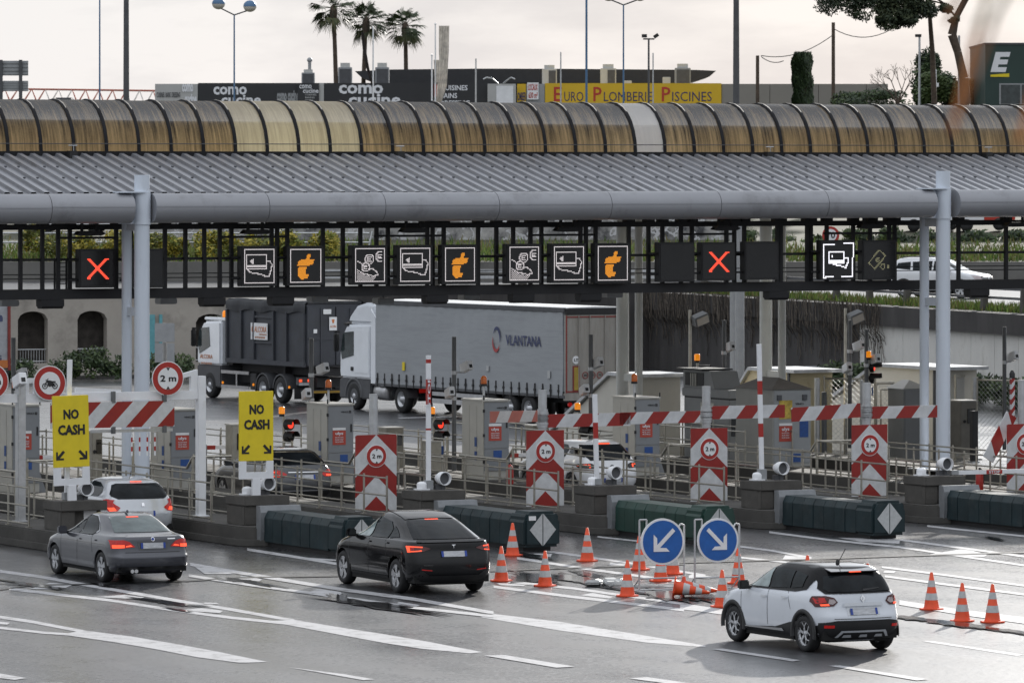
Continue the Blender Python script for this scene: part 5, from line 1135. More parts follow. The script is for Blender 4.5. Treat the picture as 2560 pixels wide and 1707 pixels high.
mb=MB(); mb.box(-w-.012,-w-.002,-.45,.35,.1,z1-.35); mb.build('door',m_alum,th); mb=MB(); mb.box(-w-.022,-w-.013,-.35,.25,z1*.45,z1-.45); mb.build('door_window',m_glass,th)
mb=MB(); mb.box(-w+.06,w-.06,-d-.014,-d-.002,z1*.35,z1-.6); mb.build('front_window',m_glassdark,th)
text('logo_lettering','VINCI',-.2,.25,z1-.5,z1-.42,-d-.02,m_txtblk,th,bold=.02)
mb=MB()
for a in range(4): x,z=.34+.04*cos(a*pi/2+pi/4),z1-.46+.04*sin(a*pi/2+pi/4); mb.box(x-.022,x+.022,-d-.02,-d-.004,z-.022,z+.022)
mb.build('emblem',m_txtblk,th)
mb=MB(); mb.path([(w+.1,-d+.1,z1-.9),(w+.2,-d+.1,z1-.9),(w+.2,-d+.1,z1-.35),(w+.1,-d+.1,z1-.35)],.015,n=5); mb.build('grab_handle',m_rail,th)
# stair housings
m_hous=mat('stair_housing_white',(.62,.60,.54),.6,var=.06,scale=1,dirt=(.45,.40,.30),dsc=1.2,dlo=.6)
m_housy=mat('stair_housing_cream',(.60,.52,.34),.6,var=.1,scale=1,dirt=(.4,.3,.16),dsc=1.5,dlo=.55)
for px,yt,v,Lf,Ls,lb,m in ((1512,857,14,1.6,4.2,'pale sloping stair housing beside the pale rear columns',m_hous),(1862,847,13,2.3,2.4,'cream stained stair housing behind the grey gabled booth',m_housy),(2195,841,13,3.4,5.2,'long white sloping stair housing behind the right twin column',m_hous)):
    p=on(px,v); Y=p.y; h=zz(yt,Y); w=.75; th=thing('stair_housing',lb,'stair housing',p,PHI,'sloping stair housings')
    mb=MB(); mb.prism([(0,0),(Lf+Ls,0),(Lf+Ls,.5),(Lf,h-.1),(0,h-.1)],'x',-w,w); mb.build('wall',m,th)
    mb=MB(); mb.prism([(-.5,h-.1),(Lf,h-.1),(Lf+Ls+.1,.55),(Lf+Ls+.1,.65),(Lf+.02,h),(-.5,h)],'x',-w-.12,w+.12); mb.build('roof',m_galv,th)
    mb=MB(); mb.box(-w-.05,-w-.005,-.08,.02,0,h-.1); mb.build('corner_post',m_dkgrey,th)
# masts, camera poles, lights
def cam(th,x,y,z,ang=0.0,s=1):
    M_=Matrix.Translation((x,y,z))@Matrix.Rotation(ang,4,'Z')@Matrix.Rotation(-.3,4,'X'); mb=MB(); mb.box(-.10*s,.10*s,-.26*s,.2*s,-.13*s,.15*s,M=M_); mb.build('camera',m_white,th,bevel=.015)
    mb=MB(); mb.box(-.05*s,.05*s,-.275*s,-.262*s,-.08*s,.02*s,M=M_); mb.build('camera_lens',m_black,th)
POL=[(715,777,5,[(600,160,'R',1),(455,390,'R',-1)],'dark camera pole behind the cabinet of the dark estate car'),(1043,773,6,[(1920,140,'R',1),(1770,375,'R',-1)],'dark camera pole in front of the curtain trailer'),(1357,768,7,[(770,105,'S',1),(655,350,'S',-1)],'dark camera pole in front of the trailer doors'),(1663,735,12,[(325,900,'G',1),(310,1145,'G',1)],'camera pole between the masts left of the grey booth'),(1952,735,12,[(1215,890,'G',1),(1135,1040,'G',-1)],'camera pole beside the right floodlight mast'),(1990,756,11,[(1320,985,'G',1)],'dark pole with one bullet camera left of the right twin column'),(2307,750,9,[(2265,965,'G',1)],'dark pole with a bullet camera near the right edge'),(31,775,5,[(135,1085,'E',1)],'dark camera pole behind the left portal post')]
m_cpole=mat('camera_pole',(.13,.135,.14),.45,metal=.4,var=.15)
for px,yt,v,cams,lb in POL:
    p=on(px,v); Y=p.y; p.z=ZI; h=zz(yt,Y)-ZI; th=thing('camera_pole',lb,'camera pole',p,PHI,'lane camera poles')
    mb=MB(); mb.cyl((0,0,0),(0,0,h),.062,n=10); mb.build('pole',m_cpole,th)
    for x,y,tl,sd in cams:
        q=t(tl,x,y); dx=(q[0]-px)*Y/F/cos(PHI); z=zz(q[1],Y)-ZI; cam(th,dx,-.05,z,.15*sd,.9)
        mb=MB(); mb.cyl((0,0,z-.14),(dx,0,z-.14),.025,n=6); mb.cyl((0,0,z-.2),(0,0,z-.1),.08,n=10); mb.build('camera_arm',m_galv,th)
for px,yt,v,w,lb in ((1621,872,12,.14,'short grey steel post right of the left floodlight mast'),(1877,868,12,.14,'tall square steel post left of the mesh fence'),(1893,900,10,.13,'second steel post just right of the tall square one'),(2237,867,12,.13,'grey steel post right of the right twin column'),(1979,872,11,.09,'slim grey steel post beside the right signal'),(378,786,10,.10,'grey pole rising above the round two metre sign')):
    p=on(px,v); p.z=.0; h=zz(yt,p.y); mb=MB(); mb.cyl((0,0,0),(0,0,h),w*.62,n=12); mb.box(-w*1.4,w*1.4,-w*1.4,w*1.4,0,.04)
    solo('steel_post',mb,m_galv if px!=1893 else m_cpole,lb,'post',p,PHI,'plain steel posts')
for px,yt,lb in ((1585,712,'slim mast with a box floodlight left of the grey booth'),(1942,708,'slim mast with a box floodlight in front of the pale wall panels')):
    p=on(px,13); Y=p.y; h=zz(yt,Y); th=thing('floodlight_mast',lb,'floodlight',p,PHI,'box floodlights on slim masts')
    mb=MB(); mb.cyl((0,0,0),(0,0,h),.06,.05,n=8); mb.build('mast',m_rail,th); M_=Matrix.Translation((.28,-.1,h-.28))@Matrix.Rotation(-.35,4,'Y')@Matrix.Rotation(.25,4,'X')
    mb=MB(); mb.box(-.24,.24,-.16,.16,-.14,.16,M=M_); mb.build('lamp_head',m_cabgrey,th,bevel=.02); mb=MB(); mb.box(-.20,.20,-.17,-.162,-.11,.12,M=M_); mb.build('glass',m_globe,th)
# signals
SGN=[(655,938,4.9,1,'signal with a lit red lamp and amber beacon right of the right no cash board'),(1000,938,5.8,1,'signal with a lit red lamp and amber beacon beside the tall barrier arm'),(1334,928,6.8,0,'dark signal with an amber beacon above the white hatchback'),(1606,815,12,1,'red signal with an amber beacon above the operator booth'),(1999,808,11,2,'red signal with an amber beacon left of the right twin column')]
for px,yb,v,n,lb in SGN:
    p=on(px,v); Y=p.y; p.z=ZI; zb=zz(yb+18,Y)-ZI; th=thing('lane_signal',lb,'traffic signal',p,PHI+(.9 if px>1500 else .35),'lane signals')
    mb=MB(); mb.cyl((0,.05,0),(0,.05,zb),.04,n=8); mb.build('pole',m_rail,th)
    mb=MB(); mb.lathe([(.075,zb),(.075,zb+.07)],14,(-.08,.05,0)); mb.build('beacon_base',m_black,th); mb=MB(); mb.lathe([(.085,zb+.072),(.085,zb+.24),(.06,zb+.26)],14,(-.08,.05,0)); mb.build('beacon_lens',m_orange,th)
    zc=zb-.22
    for j in range(2):
        z=zc-j*.33; mb=MB(); mb.lathe([(.16,.0),(.16,.12),(.10,.2)],18,(.1,-.1,z),ax='y'); hs=mb.build('lamp_housing',m_black,th)
        mb=MB(); n_=10; A=[(.16*cos(pi*i/n_),.16*sin(pi*i/n_)) for i in range(n_+1)]; vs=[(.1+a,yy,z+b) for yy in (-.32,-.1) for a,b in A]; mb.add(vs,[(i,i+1,n_+2+i,n_+1+i) for i in range(n_)],0,True); mb.build('visor',m_black,hs,fix=False)
        mb=MB(); mb.disc((.1,-.112,z),.105,th=.02,n=20); mb.build('lens',m_redlamp if j==0 and n>0 else m_blackgloss,hs)
    if n: mb=MB(); mb.box(.08,.28,-.05,-.03,zc-.85,zc-.6); mb.build('blue_plate',m_nblue,th)
# extinguishers
for px,y0,y1,v,lb in ((1171,1142,1178,-1,'red fire extinguisher beside the cabinet of the second striped panel'),(2250,1168,1208,-9,'red fire extinguisher left of the right edge striped panel')):
    p=on(px,v); p.z=ZI; th=thing('fire_extinguisher',lb,'fire extinguisher',p,PHI); 
    mb=MB(); mb.lathe([(.09,0.02),(.1,.05),(.1,.42),(.06,.5),(.03,.54)],14); mb.build('cylinder',m_red,th); mb=MB(); mb.cyl((0,0,.54),(0,0,.6),.03,n=8); mb.path([(.02,0,.58),(.12,0,.5),(.13,0,.2)],.012,n=5); mb.build('hose',m_black,th)
# mesh fences on the right
def mesh_fence(pa,pb,v0,v1,h,lb):
    a=on(pa,v0); b=on(pb,v1); d=(b-a); ang=math.atan2(d.y,d.x); L_=d.length; th=thing('mesh_fence',lb,'fence',a,ang,'wire mesh fences')
    mb=MB(); mb.cyl((0,0,h),(L_,0,h),.03,n=6); mb.cyl((0,0,.12),(L_,0,.12),.02,n=6); mb.build('rail',m_rail,th)
    n=max(1,round(L_/1.9))
    for i in range(n+1): mb=MB(); mb.cyl((L_*i/n,0,0),(L_*i/n,0,h+.08),.035,n=8); mb.build('post',m_rail,th)
    mb=MB(); s=.16; x=-h
    while x<L_:
        for sg in (0,1):
            x0,x1=x,x+h; z0,z1=(0.12,h) if sg==0 else (h,.12)
            ca=max(0,-x0)/h; cb=min(1,(L_-x0)/h)
            if cb>ca: mb.cyl((x0+h*ca,0,z0+(z1-z0)*ca),(x0+h*cb,0,z0+(z1-z0)*cb),.005,n=3,caps=False)
        x+=s
    mb.build('wire_mesh',m_galv,th,fix=False)
mesh_fence(1893,2010,13,12,2.5,'wire mesh fence left of the striped panel pole'); mesh_fence(2195,2235,12,14,2.5,'wire mesh fence just right of the right twin column'); mesh_fence(2244,2345,12.5,11,2.4,'wire mesh fence near the right edge')
a=on(2012,11.5); th=thing('mesh_gate','tall steel framed mesh gate left of the right twin column','gate',a,PHI); mb=MB()
mb.path([(0,0,0),(0,0,2.4),(.62,0,2.4),(.62,0,0)],.04,n=8); mb.path([(.18,.02,0),(.18,.02,2.2),(.55,.02,2.2)],.025,n=6); mb.build('frame',m_rail,th)
mb=MB()
for i in range(16):
    z=.15*i; mb.cyl((.02,0,z),(.6,0,min(2.38,z+.58)),.005,n=3); mb.cyl((.6,0,z),(.02,0,min(2.38,z+.58)),.005,n=3)
mb.build('wire_mesh',m_galv,th,fix=False)
# pale technical cabinet with a peaked top
p=on(2085,10.5); Y=p.y; th=thing('technical_cabinet','narrow grey cabinet with a peaked roof left of the right twin column','cabinet',p,PHI); h=zz(872,Y)
mb=MB(); mb.box(-.42,.42,-.45,.45,0,h-.25); mb.build('body',m_booth,th,bevel=.01); mb=MB(); mb.add([(-.46,-.5,h-.25),(.46,-.5,h-.25),(.46,.5,h-.25),(-.46,.5,h-.25),(0,-.1,h),(0,.3,h)],[(0,1,4),(1,2,5,4),(2,3,5),(3,0,4,5),(0,3,2,1)]); mb.build('roof',m_alum,th)
mb=MB(); mb.box(-.38,.38,-.475,-.452,.1,h-.3); mb.build('door',m_cabgrey,th)
p=on(2237,3); Y=p.y; th=thing('dark_post','tall square black lane post right of the brown ticket box','post',p,PHI); 
# (tile T) black square post
h=zz(943,Y); mb=MB(); mb.box(-.09,.09,-.09,.09,ZI,h); mb.build('post',m_black,th,bevel=.01); mb=MB(); mb.box(-.12,.12,-.12,.12,ZI,ZI+.05); mb.build('base',m_galv,th)
# ---- left portal with height board ----
va=-9.8; pl=on(47,va); pr=on(461,va); w=(pr-pl).dot(EX); pl.z=ZI; Y0=pl.y; Y1=pr.y
th=thing('height_portal','white height portal with a big red and white striped board over the left lane','portal',pl,PHI)
zt=zz(870,Y0)-ZI; zr=zz(863,Y1)-ZI
for x,z,m in ((0,zz(918,Y0)-ZI+.45,m_galv),(w,zr,m_white)):
    mb=MB(); mb.box(x-.10,x+.10,-.1,.1,0,z); mb.box(x-.17,x+.17,-.17,.17,0,.03); mb.build('post',m,th,bevel=.012)
zbm=zz(911,(Y0+Y1)/2)-ZI
mb=MB(); mb.box(-1.6,w+.05,-.06,.06,zbm-.09,zbm+.11); mb.build('beam',m_white,th)
mb=MB(); mb.prism([(w-.1,zbm+.1),(w-.1,zbm+.62),(w-.9,zbm+.42),(w-.9,zbm+.32),(w-.28,zbm+.46),(w-.28,zbm+.1)],'y',-.05,.05); mb.prism([(.1,zbm+.1),(.1,zbm+.48),(.45,zbm+.48),(.45,zbm+.1),(.33,zbm+.1),(.33,zbm+.36),(.2,zbm+.36),(.2,zbm+.1)],'y',-.05,.05); mb.build('bracket',m_white,th)
mb=MB(); mb.prism([(w*.30,zbm+.11),(w*.30,zbm+.24),(w*.55,zbm+.17),(w*.55,zbm+.11)],'y',-.04,.04); mb.build('gusset',m_white,th)
k=lambda px: (px-47)/(461-47)*w
zb0,zb1=zz(981,(Y0+Y1)/2)-ZI,zz(922,(Y0+Y1)/2)-ZI
m_board=stripes('board_stripes',RED,WHT,lambda op,x,y,z: op('ADD',op('MULTIPLY',op('SUBTRACT',x,op('MULTIPLY',z,.98)),1.22),10.66),.4)
mb=MB(); mb.box(0,k(394)-k(111),-.03,.03,0,zb1-zb0); mb.build('striped_board',m_board,th,(k(111),-.12,zb0))
mb=MB(); mb.box(k(205),k(392),-.10,-.04,zb0-.12,zb0-.05); mb.build('lower_rail',m_galv,th)
for px in (254,372): mb=MB(); mb.box(k(px)-.04,k(px)+.04,-.17,-.07,zb0-.15,zb0+.02); mb.box(k(px)-.04,k(px)+.04,-.17,-.065,zb1-.02,zbm+.13); mb.build('clamp',m_cpole,th)
for x in (1190,1262,1333,1403):
    px=t('Q',x,0)[0]; mb=MB(); zc=zb0-.14
    for j in range(5): mb.cyl((k(px),-.1,zc-j*.11),(k(px),-.1,zc-j*.11-.108),.022,n=6,mi=j%2)
    mb.build('hanging_chain',[m_signwhite,m_red],th)
for (tl,x,y,r,txt,lb) in (('Q',1541,241,39.5,1,'large round red ringed sign reading 2 m above the striped board'),('Q',455,284,40,2,'large round red ringed sign with a black motorcycle at the left'),('Q',-72,270,40,1,'large round red ringed sign cut by the left edge')):
    q=t(tl,x,y); p=on(q[0],va-.16); z=zz(q[1],p.y); p.z=z; th=thing('round_sign',lb,'road sign',p,PHI,'round signs on the left portal'); R_=r*p.y/F
    if txt==1: roundel(th,(0,0),R_*.95,0,True,m_txtblk,True)
    else:
        d=roundel(th,(0,0),R_*.95,0,False); s=R_*.5; mb=MB(); y0,y1=-.030,-.022
        for cx in (-.62,.62): mb.disc((cx*s,-.026,-.33*s),.34*s,mi=0,r0=.24*s,th=.008); mb.disc((cx*s,-.026,-.33*s),.10*s,th=.008)
        mb.prism([(-.62*s,-.33*s),(-.70*s,-.30*s),(-.48*s,.20*s),(-.30*s,.34*s),(.05*s,.30*s),(.30*s,.24*s),(.70*s,.22*s),(.72*s,.10*s),(.40*s,.02*s),(.62*s,-.25*s),(.60*s,-.38*s),(.20*s,-.36*s),(-.05*s,-.42*s),(-.25*s,-.30*s),(-.30*s,.0),(-.40*s,.10*s)],'y',y0,y1)
        mb.prism([(-.40*s,.30*s),(-.34*s,.34*s),(-.16*s,.52*s),(-.20*s,.56*s),(-.42*s,.38*s),(-.56*s,.36*s),(-.56*s,.31*s)],'y',y0,y1); mb.build('motorcycle_symbol',m_txtblk,d)
    mb=MB(); mb.box(-.04,.04,.012,.11,-R_*1.02,-R_*.2); mb.build('bracket',m_galv,th)
p=on(44,va-.1); p.z=zz(885,p.y)
th=thing('portal_camera','white camera box on top of the left portal post','camera',p,PHI); cam(th,0,0,.1,.0,1.0); mb=MB(); mb.cyl((0,0,-.25),(0,0,0),.03,n=6); mb.build('mount',m_galv,th)
# ---- blue arrow boards ----
for i,(px,py,r,yb,lb) in enumerate(((1520,1243,53.5,1360,'left blue arrow board pointing down to the left'),(1647,1240,51,1358,'right blue arrow board pointing down to the right'))):
    p=Gp((px,yb)); Y=p.y; zc=zz(py,Y); R_=r*Y/F; th=thing('arrow_board',lb,'road sign',p,radians(20),'blue arrow boards among the cones')
    mb=MB()
    for x in (-.50,.50): mb.path([(x,0,0),(x,0,zc+R_*.68)],.022,n=8)
    mb.path([(-.5,0,zc+R_*.68),(-.5,0,zc+R_*.95),(-.34,0,zc+R_*.95),(-.34,0,zc+R_*.5)],.02,n=6); mb.path([(.5,0,zc+R_*.68),(.42,0,zc+R_*.74),(.34,0,zc+R_*.5)],.02,n=6)
    mb.path([(-.5,0,.30),(.5,0,.30)],.018,n=6)
    for x in (-.5,.5): mb.path([(x,-.32,.03),(x,.45,.03)],.022,n=6); mb.path([(x,0,.3),(x,.42,.04)],.015,n=6)
    mb.path([(-.5,.45,.03),(.5,.45,.03)],.02,n=6); mb.build('stand',m_galv,th)
    mb=MB(); n=36; mb.disc((0,-.035,zc),R_,n=n,mi=1,th=.03); mb.disc((0,-.054,zc),R_*.91,n=n,mi=0,th=.008); mb.build('disc',[m_blue,m_signwhite],th)
    mb=MB(); s=-1 if i==0 else 1; q=R_*.10
    def rt(x,z): 
        c=sqrt(.5); return (s*(x*c - z*-c)*R_ if False else s*((x-(-z))*0), 0)
    # arrow in a frame whose +a axis is the pointing direction (down and outwards)
    def ar(a,b): c=sqrt(.5); return (s*(a*c+b*c)*R_, zc+(-a*c+b*c)*R_)
    mb.prism([ar(*k_) for k_ in ((-.72,-.085),(.28,-.085),(.08,-.30),(.08,-.52) ,(.60,0),(.08,.52),(.08,.30),(.28,.085),(-.72,.085))],'y',-.068,-.060); mb.build('arrow',m_signwhite,th)
# ---- cones ----
def make_cone(h=.75):
    th=thing('traffic_cone','x','traffic cone',(0,0,0),0,'orange traffic cones')
    mb=MB(); n=8; R_=.235
    mb.prism([(R_*1.06*cos(2*pi*(i+.5)/n),R_*1.06*sin(2*pi*(i+.5)/n)) for i in range(n)],'z',0,.035); mb.build('base',m_cone,th,bevel=.01)
    prof=[(.165,.035),(.15,.06),(.138,.15),(.028,.745),(.012,.752)]; mb=MB(); mb.lathe(prof,20); mb.build('body',m_cone,th)
    rr=lambda z: .138+(z-.15)/(.745-.15)*(.028-.138)
    for a,b in ((.20,.335),(.46,.59)): mb=MB(); mb.lathe([(rr(a)+.003,a),(rr(b)+.003,b)],20,caps=False); mb.build('band',m_refl,th)
    return th
cone=make_cone(); first=True
CN=[('J',1180,1337,'cone in front of the second green crash cushion',1),('M',1103,690,'water splashed cone right behind the black car',1),('M',1402,724,'cone alone between the black car and the left blue board',1),('M',1690,553,'cone farthest back between the black car and the blue boards',1),('M',2045,612,'cone half hidden behind the left edge of the left blue board',1),('M',1965,793,'cone in front of the left leg of the left blue board',1),('M',2192,690,'cone hidden behind the lower part of the left blue board',1),('M',2275,642,'cone peeping out right of the left blue board',1),
    ('N',397,706,'cone hidden behind the right leg of the right blue board',1),('N',288,866,'cone in front of the right blue board beside the white car',1),('N',872,742,'cone whose tip shows above the front of the white car roof',1),('N',1283,800,'cone whose tip barely shows behind the white car roof',1),('N',655,760,'cone seen through the side window of the white car',0),('N',1720,884,'cone standing apart right of the white car, farthest back of three',1),('N',1930,964,'middle cone of the three right of the white car',1),('N',2137,972,'rightmost cone of the three near the right edge',1)]
for tl,x,y,lb,on_ in CN:
    if not on_: continue
    p=g(tl,x,y)
    if tl=='N' and x in (872,1283): p=Gp((t('N',x,0)[0],0+388+F*(H-.75)/(Gp((0,0+t('N',0,545 if x==872 else 575)[1]+0),.75)).y*0+0) ) if False else Gp(t('N',x,512 if x==872 else 568),.75); p.z=0
    if first: cone.location=p; cone['label']='orange and white traffic '+lb; first=False; cone.rotation_euler=(0,0,.3)
    else: dup(cone,p,'orange and white traffic '+lb,random.uniform(0,3))
p=g('M',2340,742,.17); c=dup(cone,p,'orange traffic cones lying on their side under the blue arrow boards'); c['label']='orange traffic cone lying on its side between the two blue boards'; c.rotation_euler=(0,radians(96),radians(8)); c.location.z=.20
p=g('N',40,748,.17); c=dup(cone,p,'second fallen cone'); c['label']='fallen orange traffic cone nested into another under the right blue board'; c.rotation_euler=(0,radians(98),radians(-4)); c.location.z=.215; c.location.x-=.25; c.location.y+=.05
# debris under the boards
mb=MB(); o=g('M',2150,735); rd=random.Random(9)
mb.box(-.9,.5,-.03,.03,0,.05); mb.box(-.8,.6,.4,.46,0,.05); mb.box(.2,1.0,-.2,-.14,0,.04)
solo('folded_sign_frame',mb,m_galv,'folded metal sign frame lying on the wet road under the left blue board','sign frame',o,radians(10))
mb=MB(); 
for _ in range(9): a=rd.uniform(0,6.28); x,y=rd.gauss(0,.22),rd.gauss(0,.5); M_=Matrix.Translation((x,y,.07))@Matrix.Rotation(a,4,'Z')@Matrix.Rotation(rd.uniform(-.5,.5),4,'X'); mb.box(-.16,.16,-.1,.1,-.05,.05,M=M_)
solo('sandbag_heap',mb,m_refl,'heap of pale crumpled bags on the road left of the left blue board','bags',g('M',1880,725),0,bevel=.03)
# ================= cars =================
def paint(name,col,rough=.28,metal=.0,coat=1.0,fl=0.0):
    m=mat(name,col,rough,metal,var=.05,scale=1.5,coat=coat,dirt=None if max(col)<.02 else tuple(c*.8+.015 for c in col),dsc=2.5,dlo=.58); return m
m_cgrey=paint('car_paint_grey',(.050,.052,.064),.3,.5); m_cblack=paint('car_paint_black',(.004,.004,.005),.12,0,coat=.55); m_cblack.node_tree.nodes['Principled BSDF'].inputs['Specular IOR Level'].default_value=.1; m_cwhite=paint('car_paint_pearl',(.62,.65,.70),.3,.0)
m_csilver=paint('car_paint_silver',(.52,.54,.57),.32,.25); m_cdark=paint('car_paint_graphite',(.035,.037,.042),.3,.4); m_cw2=paint('car_paint_white',(.66,.67,.69),.3)
m_tlred=mat('tail_lamp_red',(.30,.008,.008),.12,var=.3,scale=12,emit=(1,.03,.02),es=.10); m_tlon=mat('tail_lamp_lit',(.8,.06,.02),.2,emit=(1,.11,.04),es=.85); m_tlclear=mat('tail_lamp_clear',(.42,.36,.36),.1,var=.3,scale=14)
m_trim=mat('black_trim',(.014,.014,.015),.5,var=.2); m_rim=mat('alloy_rim',(.50,.51,.53),.3,metal=.6,var=.1); m_rimdk=mat('alloy_dark',(.03,.03,.032),.4,metal=.5); m_chrome=mat('chrome',(.75,.75,.76),.15,metal=1,var=.03)
m_plateface=mat('number_plate',(.46,.47,.49),.5,var=.25,scale=8,stretch=(1,1,4)); m_platebl=mat('number_plate_band',(.015,.05,.28),.5)
m_sideglass=mat('side_glass',(.014,.018,.020),.04,var=.7,scale=2.5,spec=.12); m_rearglass=mat('rear_glass',(.012,.014,.016),.05,var=.6,scale=2,spec=.12)
m_glasslight=mat('side_glass_pale',(.20,.25,.25),.05,var=.5,scale=4,spec=.8)  # opaque pale colour stands for light seen through the window
m_band=mat('gloss_band_black',(.006,.006,.007),.25,spec=.15)
m_under=mat('underbody',(.006,.006,.006),.9)
def smooth_levels(lv,sub=3):
    out=[]
    for i in range(len(lv)-1):
        p0=lv[max(0,i-1)];p1=lv[i];p2=lv[i+1];p3=lv[min(len(lv)-1,i+2)]
        for s in range(sub):
            k=s/sub; o=[]
            for a,b,c,d in zip(p0,p1,p2,p3):
                # monotone-ish cubic
                m1=0 if (b-a)*(c-b)<=0 else min(abs(b-a),abs(c-b),abs(c-a)/2)*(1 if c>b else -1)
                m2=0 if (c-b)*(d-c)<=0 else min(abs(c-b),abs(d-c),abs(d-b)/2)*(1 if d>c else -1)
                o.append((2*k**3-3*k*k+1)*b+(k**3-2*k*k+k)*m1+(-2*k**3+3*k*k)*c+(k**3-k*k)*m2)
            out.append(tuple(o))
    return out+[tuple(lv[-1])]
def body_mesh(name,lv,wb,ra,zw,bow=.07,cr=.34,cf=.5,taper=.05):
    """stack of rounded outlines: level = (z, y_rear, y_front, half_width)"""
    L_=smooth_levels(lv); nE,nCn,nS=6,8,76; rings=[]
    for z,yr,yf,hw in L_:
        c=min(cr,hw*.6,(yf-yr)*.3); c2=min(cf,hw*.7,(yf-yr)*.35); cx=min(c*.55,hw*.5); cx2=min(c2*.6,hw*.6); P=[]
        def tp(y): 
            m=(yr+yf)/2; q=(y-m)/max(.1,(yf-yr)/2); return 1-taper*max(0,abs(q)-.35)**2
        for i in range(nE): x=(hw*tp(yr)-cx)*i/nE; P.append((x,yr+bow*(x/hw)**2))
        for i in range(nCn):
            a=pi/2*i/nCn; y=yr+bow*((hw-cx)/hw)**2*(1-sin(a)*.5)+c*(1-cos(a)); P.append(((hw*tp(y)-cx)+cx*sin(a),y))
        for i in range(nS+1):
            y=yr+bow*.4+c+(yf-c2-yr-bow*.4-c)*i/nS; P.append((hw*tp(y),y))
        for i in range(1,nCn+1):
            a=pi/2*i/nCn; y=yf-c2+c2*sin(a)*.92; P.append((hw*tp(yf-c2)-cx2*(1-cos(a)),y))
        for i in range(1,nE+1): x=(hw*tp(yf-c2)-cx2)*(1-i/nE); P.append((x,yf-c2*.08+c2*.08*(1-(x/hw)**2)))
        rings.append([(x,y,z) for x,y in P])
    def lift(x,y,z,hw):
        if abs(x)>hw*.5:
            for ya in (-wb/2,wb/2):
                d=abs(y-ya)
                if d<ra: 
                    za=zw+sqrt(ra*ra-d*d)
                    if z<za: return za
        return z
    mb=MB(); n=len(rings[0]); rows=[]
    for r,(z,_,_,hw) in zip(rings,L_):
        full=r+[(-x,y,zq) for x,y,zq in r[-2:0:-1]]
        rows.append([(x,y,lift(x,y,zq,hw)) for x,y,zq in full])
    N=len(rows[0]); vs=[p for r in rows for p in r]; fs=[]
    for j in range(len(rows)-1):
        for i in range(N):
            q=(j*N+i,j*N+(i+1)%N,(j+1)*N+(i+1)%N,(j+1)*N+i); 
            if max(abs(vs[q[0]][2]-vs[q[3]][2]),abs(vs[q[1]][2]-vs[q[2]][2]))>1e-5: fs.append(q)
    mb.add(vs,fs,0,True); top=[(len(rows)-1)*N+i for i in range(N)]
    # roof cap as strips across the car
    h=n-1; cap=[]
    for i in range(h): 
        a,b=top[i],top[i+1]; c=top[(N-i-1)%N] if i>0 or True else None; d=top[(N-i)%N]
        q=[a,b,c,d]; q=[v for k_,v in enumerate(q) if v not in q[:k_]]
        if len(q)>2: cap.append(q)
    mb.f+=cap; mb.m+=[0]*len(cap); mb.s+=[True]*len(cap)
    return mb
def patch(name,bvh,poly,mode,m,parent,off=.008,step=.07,side=-1):
    """mode 'rear': poly=(x,z) seen from behind; 'side': poly=(y,z) seen from side; 'top': (x,y); 'front'"""
    bm=bmesh.new()
    def mk(a,b): return {'rear':(a,-9,b),'front':(a,9,b),'side':(side*9,a,b),'top':(a,b,9)}[mode]
    f=bm.faces.new([bm.verts.new(mk(a,b)) for a,b in poly])
    ax={'rear':(0,2),'front':(0,2),'side':(1,2),'top':(0,1)}[mode]
    for k in ax:
        vals=[v.co[k] for v in bm.verts]; lo,hi=min(vals),max(vals); c=lo+step
        while c<hi:
            no=[0,0,0]; no[k]=1; co=[0,0,0]; co[k]=c
            bmesh.ops.bisect_plane(bm,geom=bm.verts[:]+bm.edges[:]+bm.faces[:],plane_co=co,plane_no=no); c+=step
    d={'rear':Vector((0,1,0)),'front':Vector((0,-1,0)),'side':Vector((-side,0,0)),'top':Vector((0,0,-1))}[mode]
    for v in bm.verts:
        hit=None; c0=v.co.copy(); q=0
        while hit is None and q<30:
            hit,nor,_,_=bvh.ray_cast(c0,d); q+=1
            if hit is not None and nor.dot(d)>-.12: hit=None
            if mode in('rear','front'): c0.x*=.985
            elif mode=='side': c0.y*=.99
            else: c0.x*=.99; c0.y*=.99
        if hit is None: hit,nor,_,_=bvh.find_nearest(v.co+d*(9-.85))
        if nor.dot(d)>0: nor=-nor
        v.co=hit+nor*off-d*off*.4
    bmesh.ops.recalc_face_normals(bm,faces=bm.faces); me=bpy.data.meshes.new(name); bm.to_mesh(me); bm.free()
    me.polygons.foreach_set('use_smooth',[True]*len(me.polygons)); me.materials.append(m)
    return link(name,me,parent)
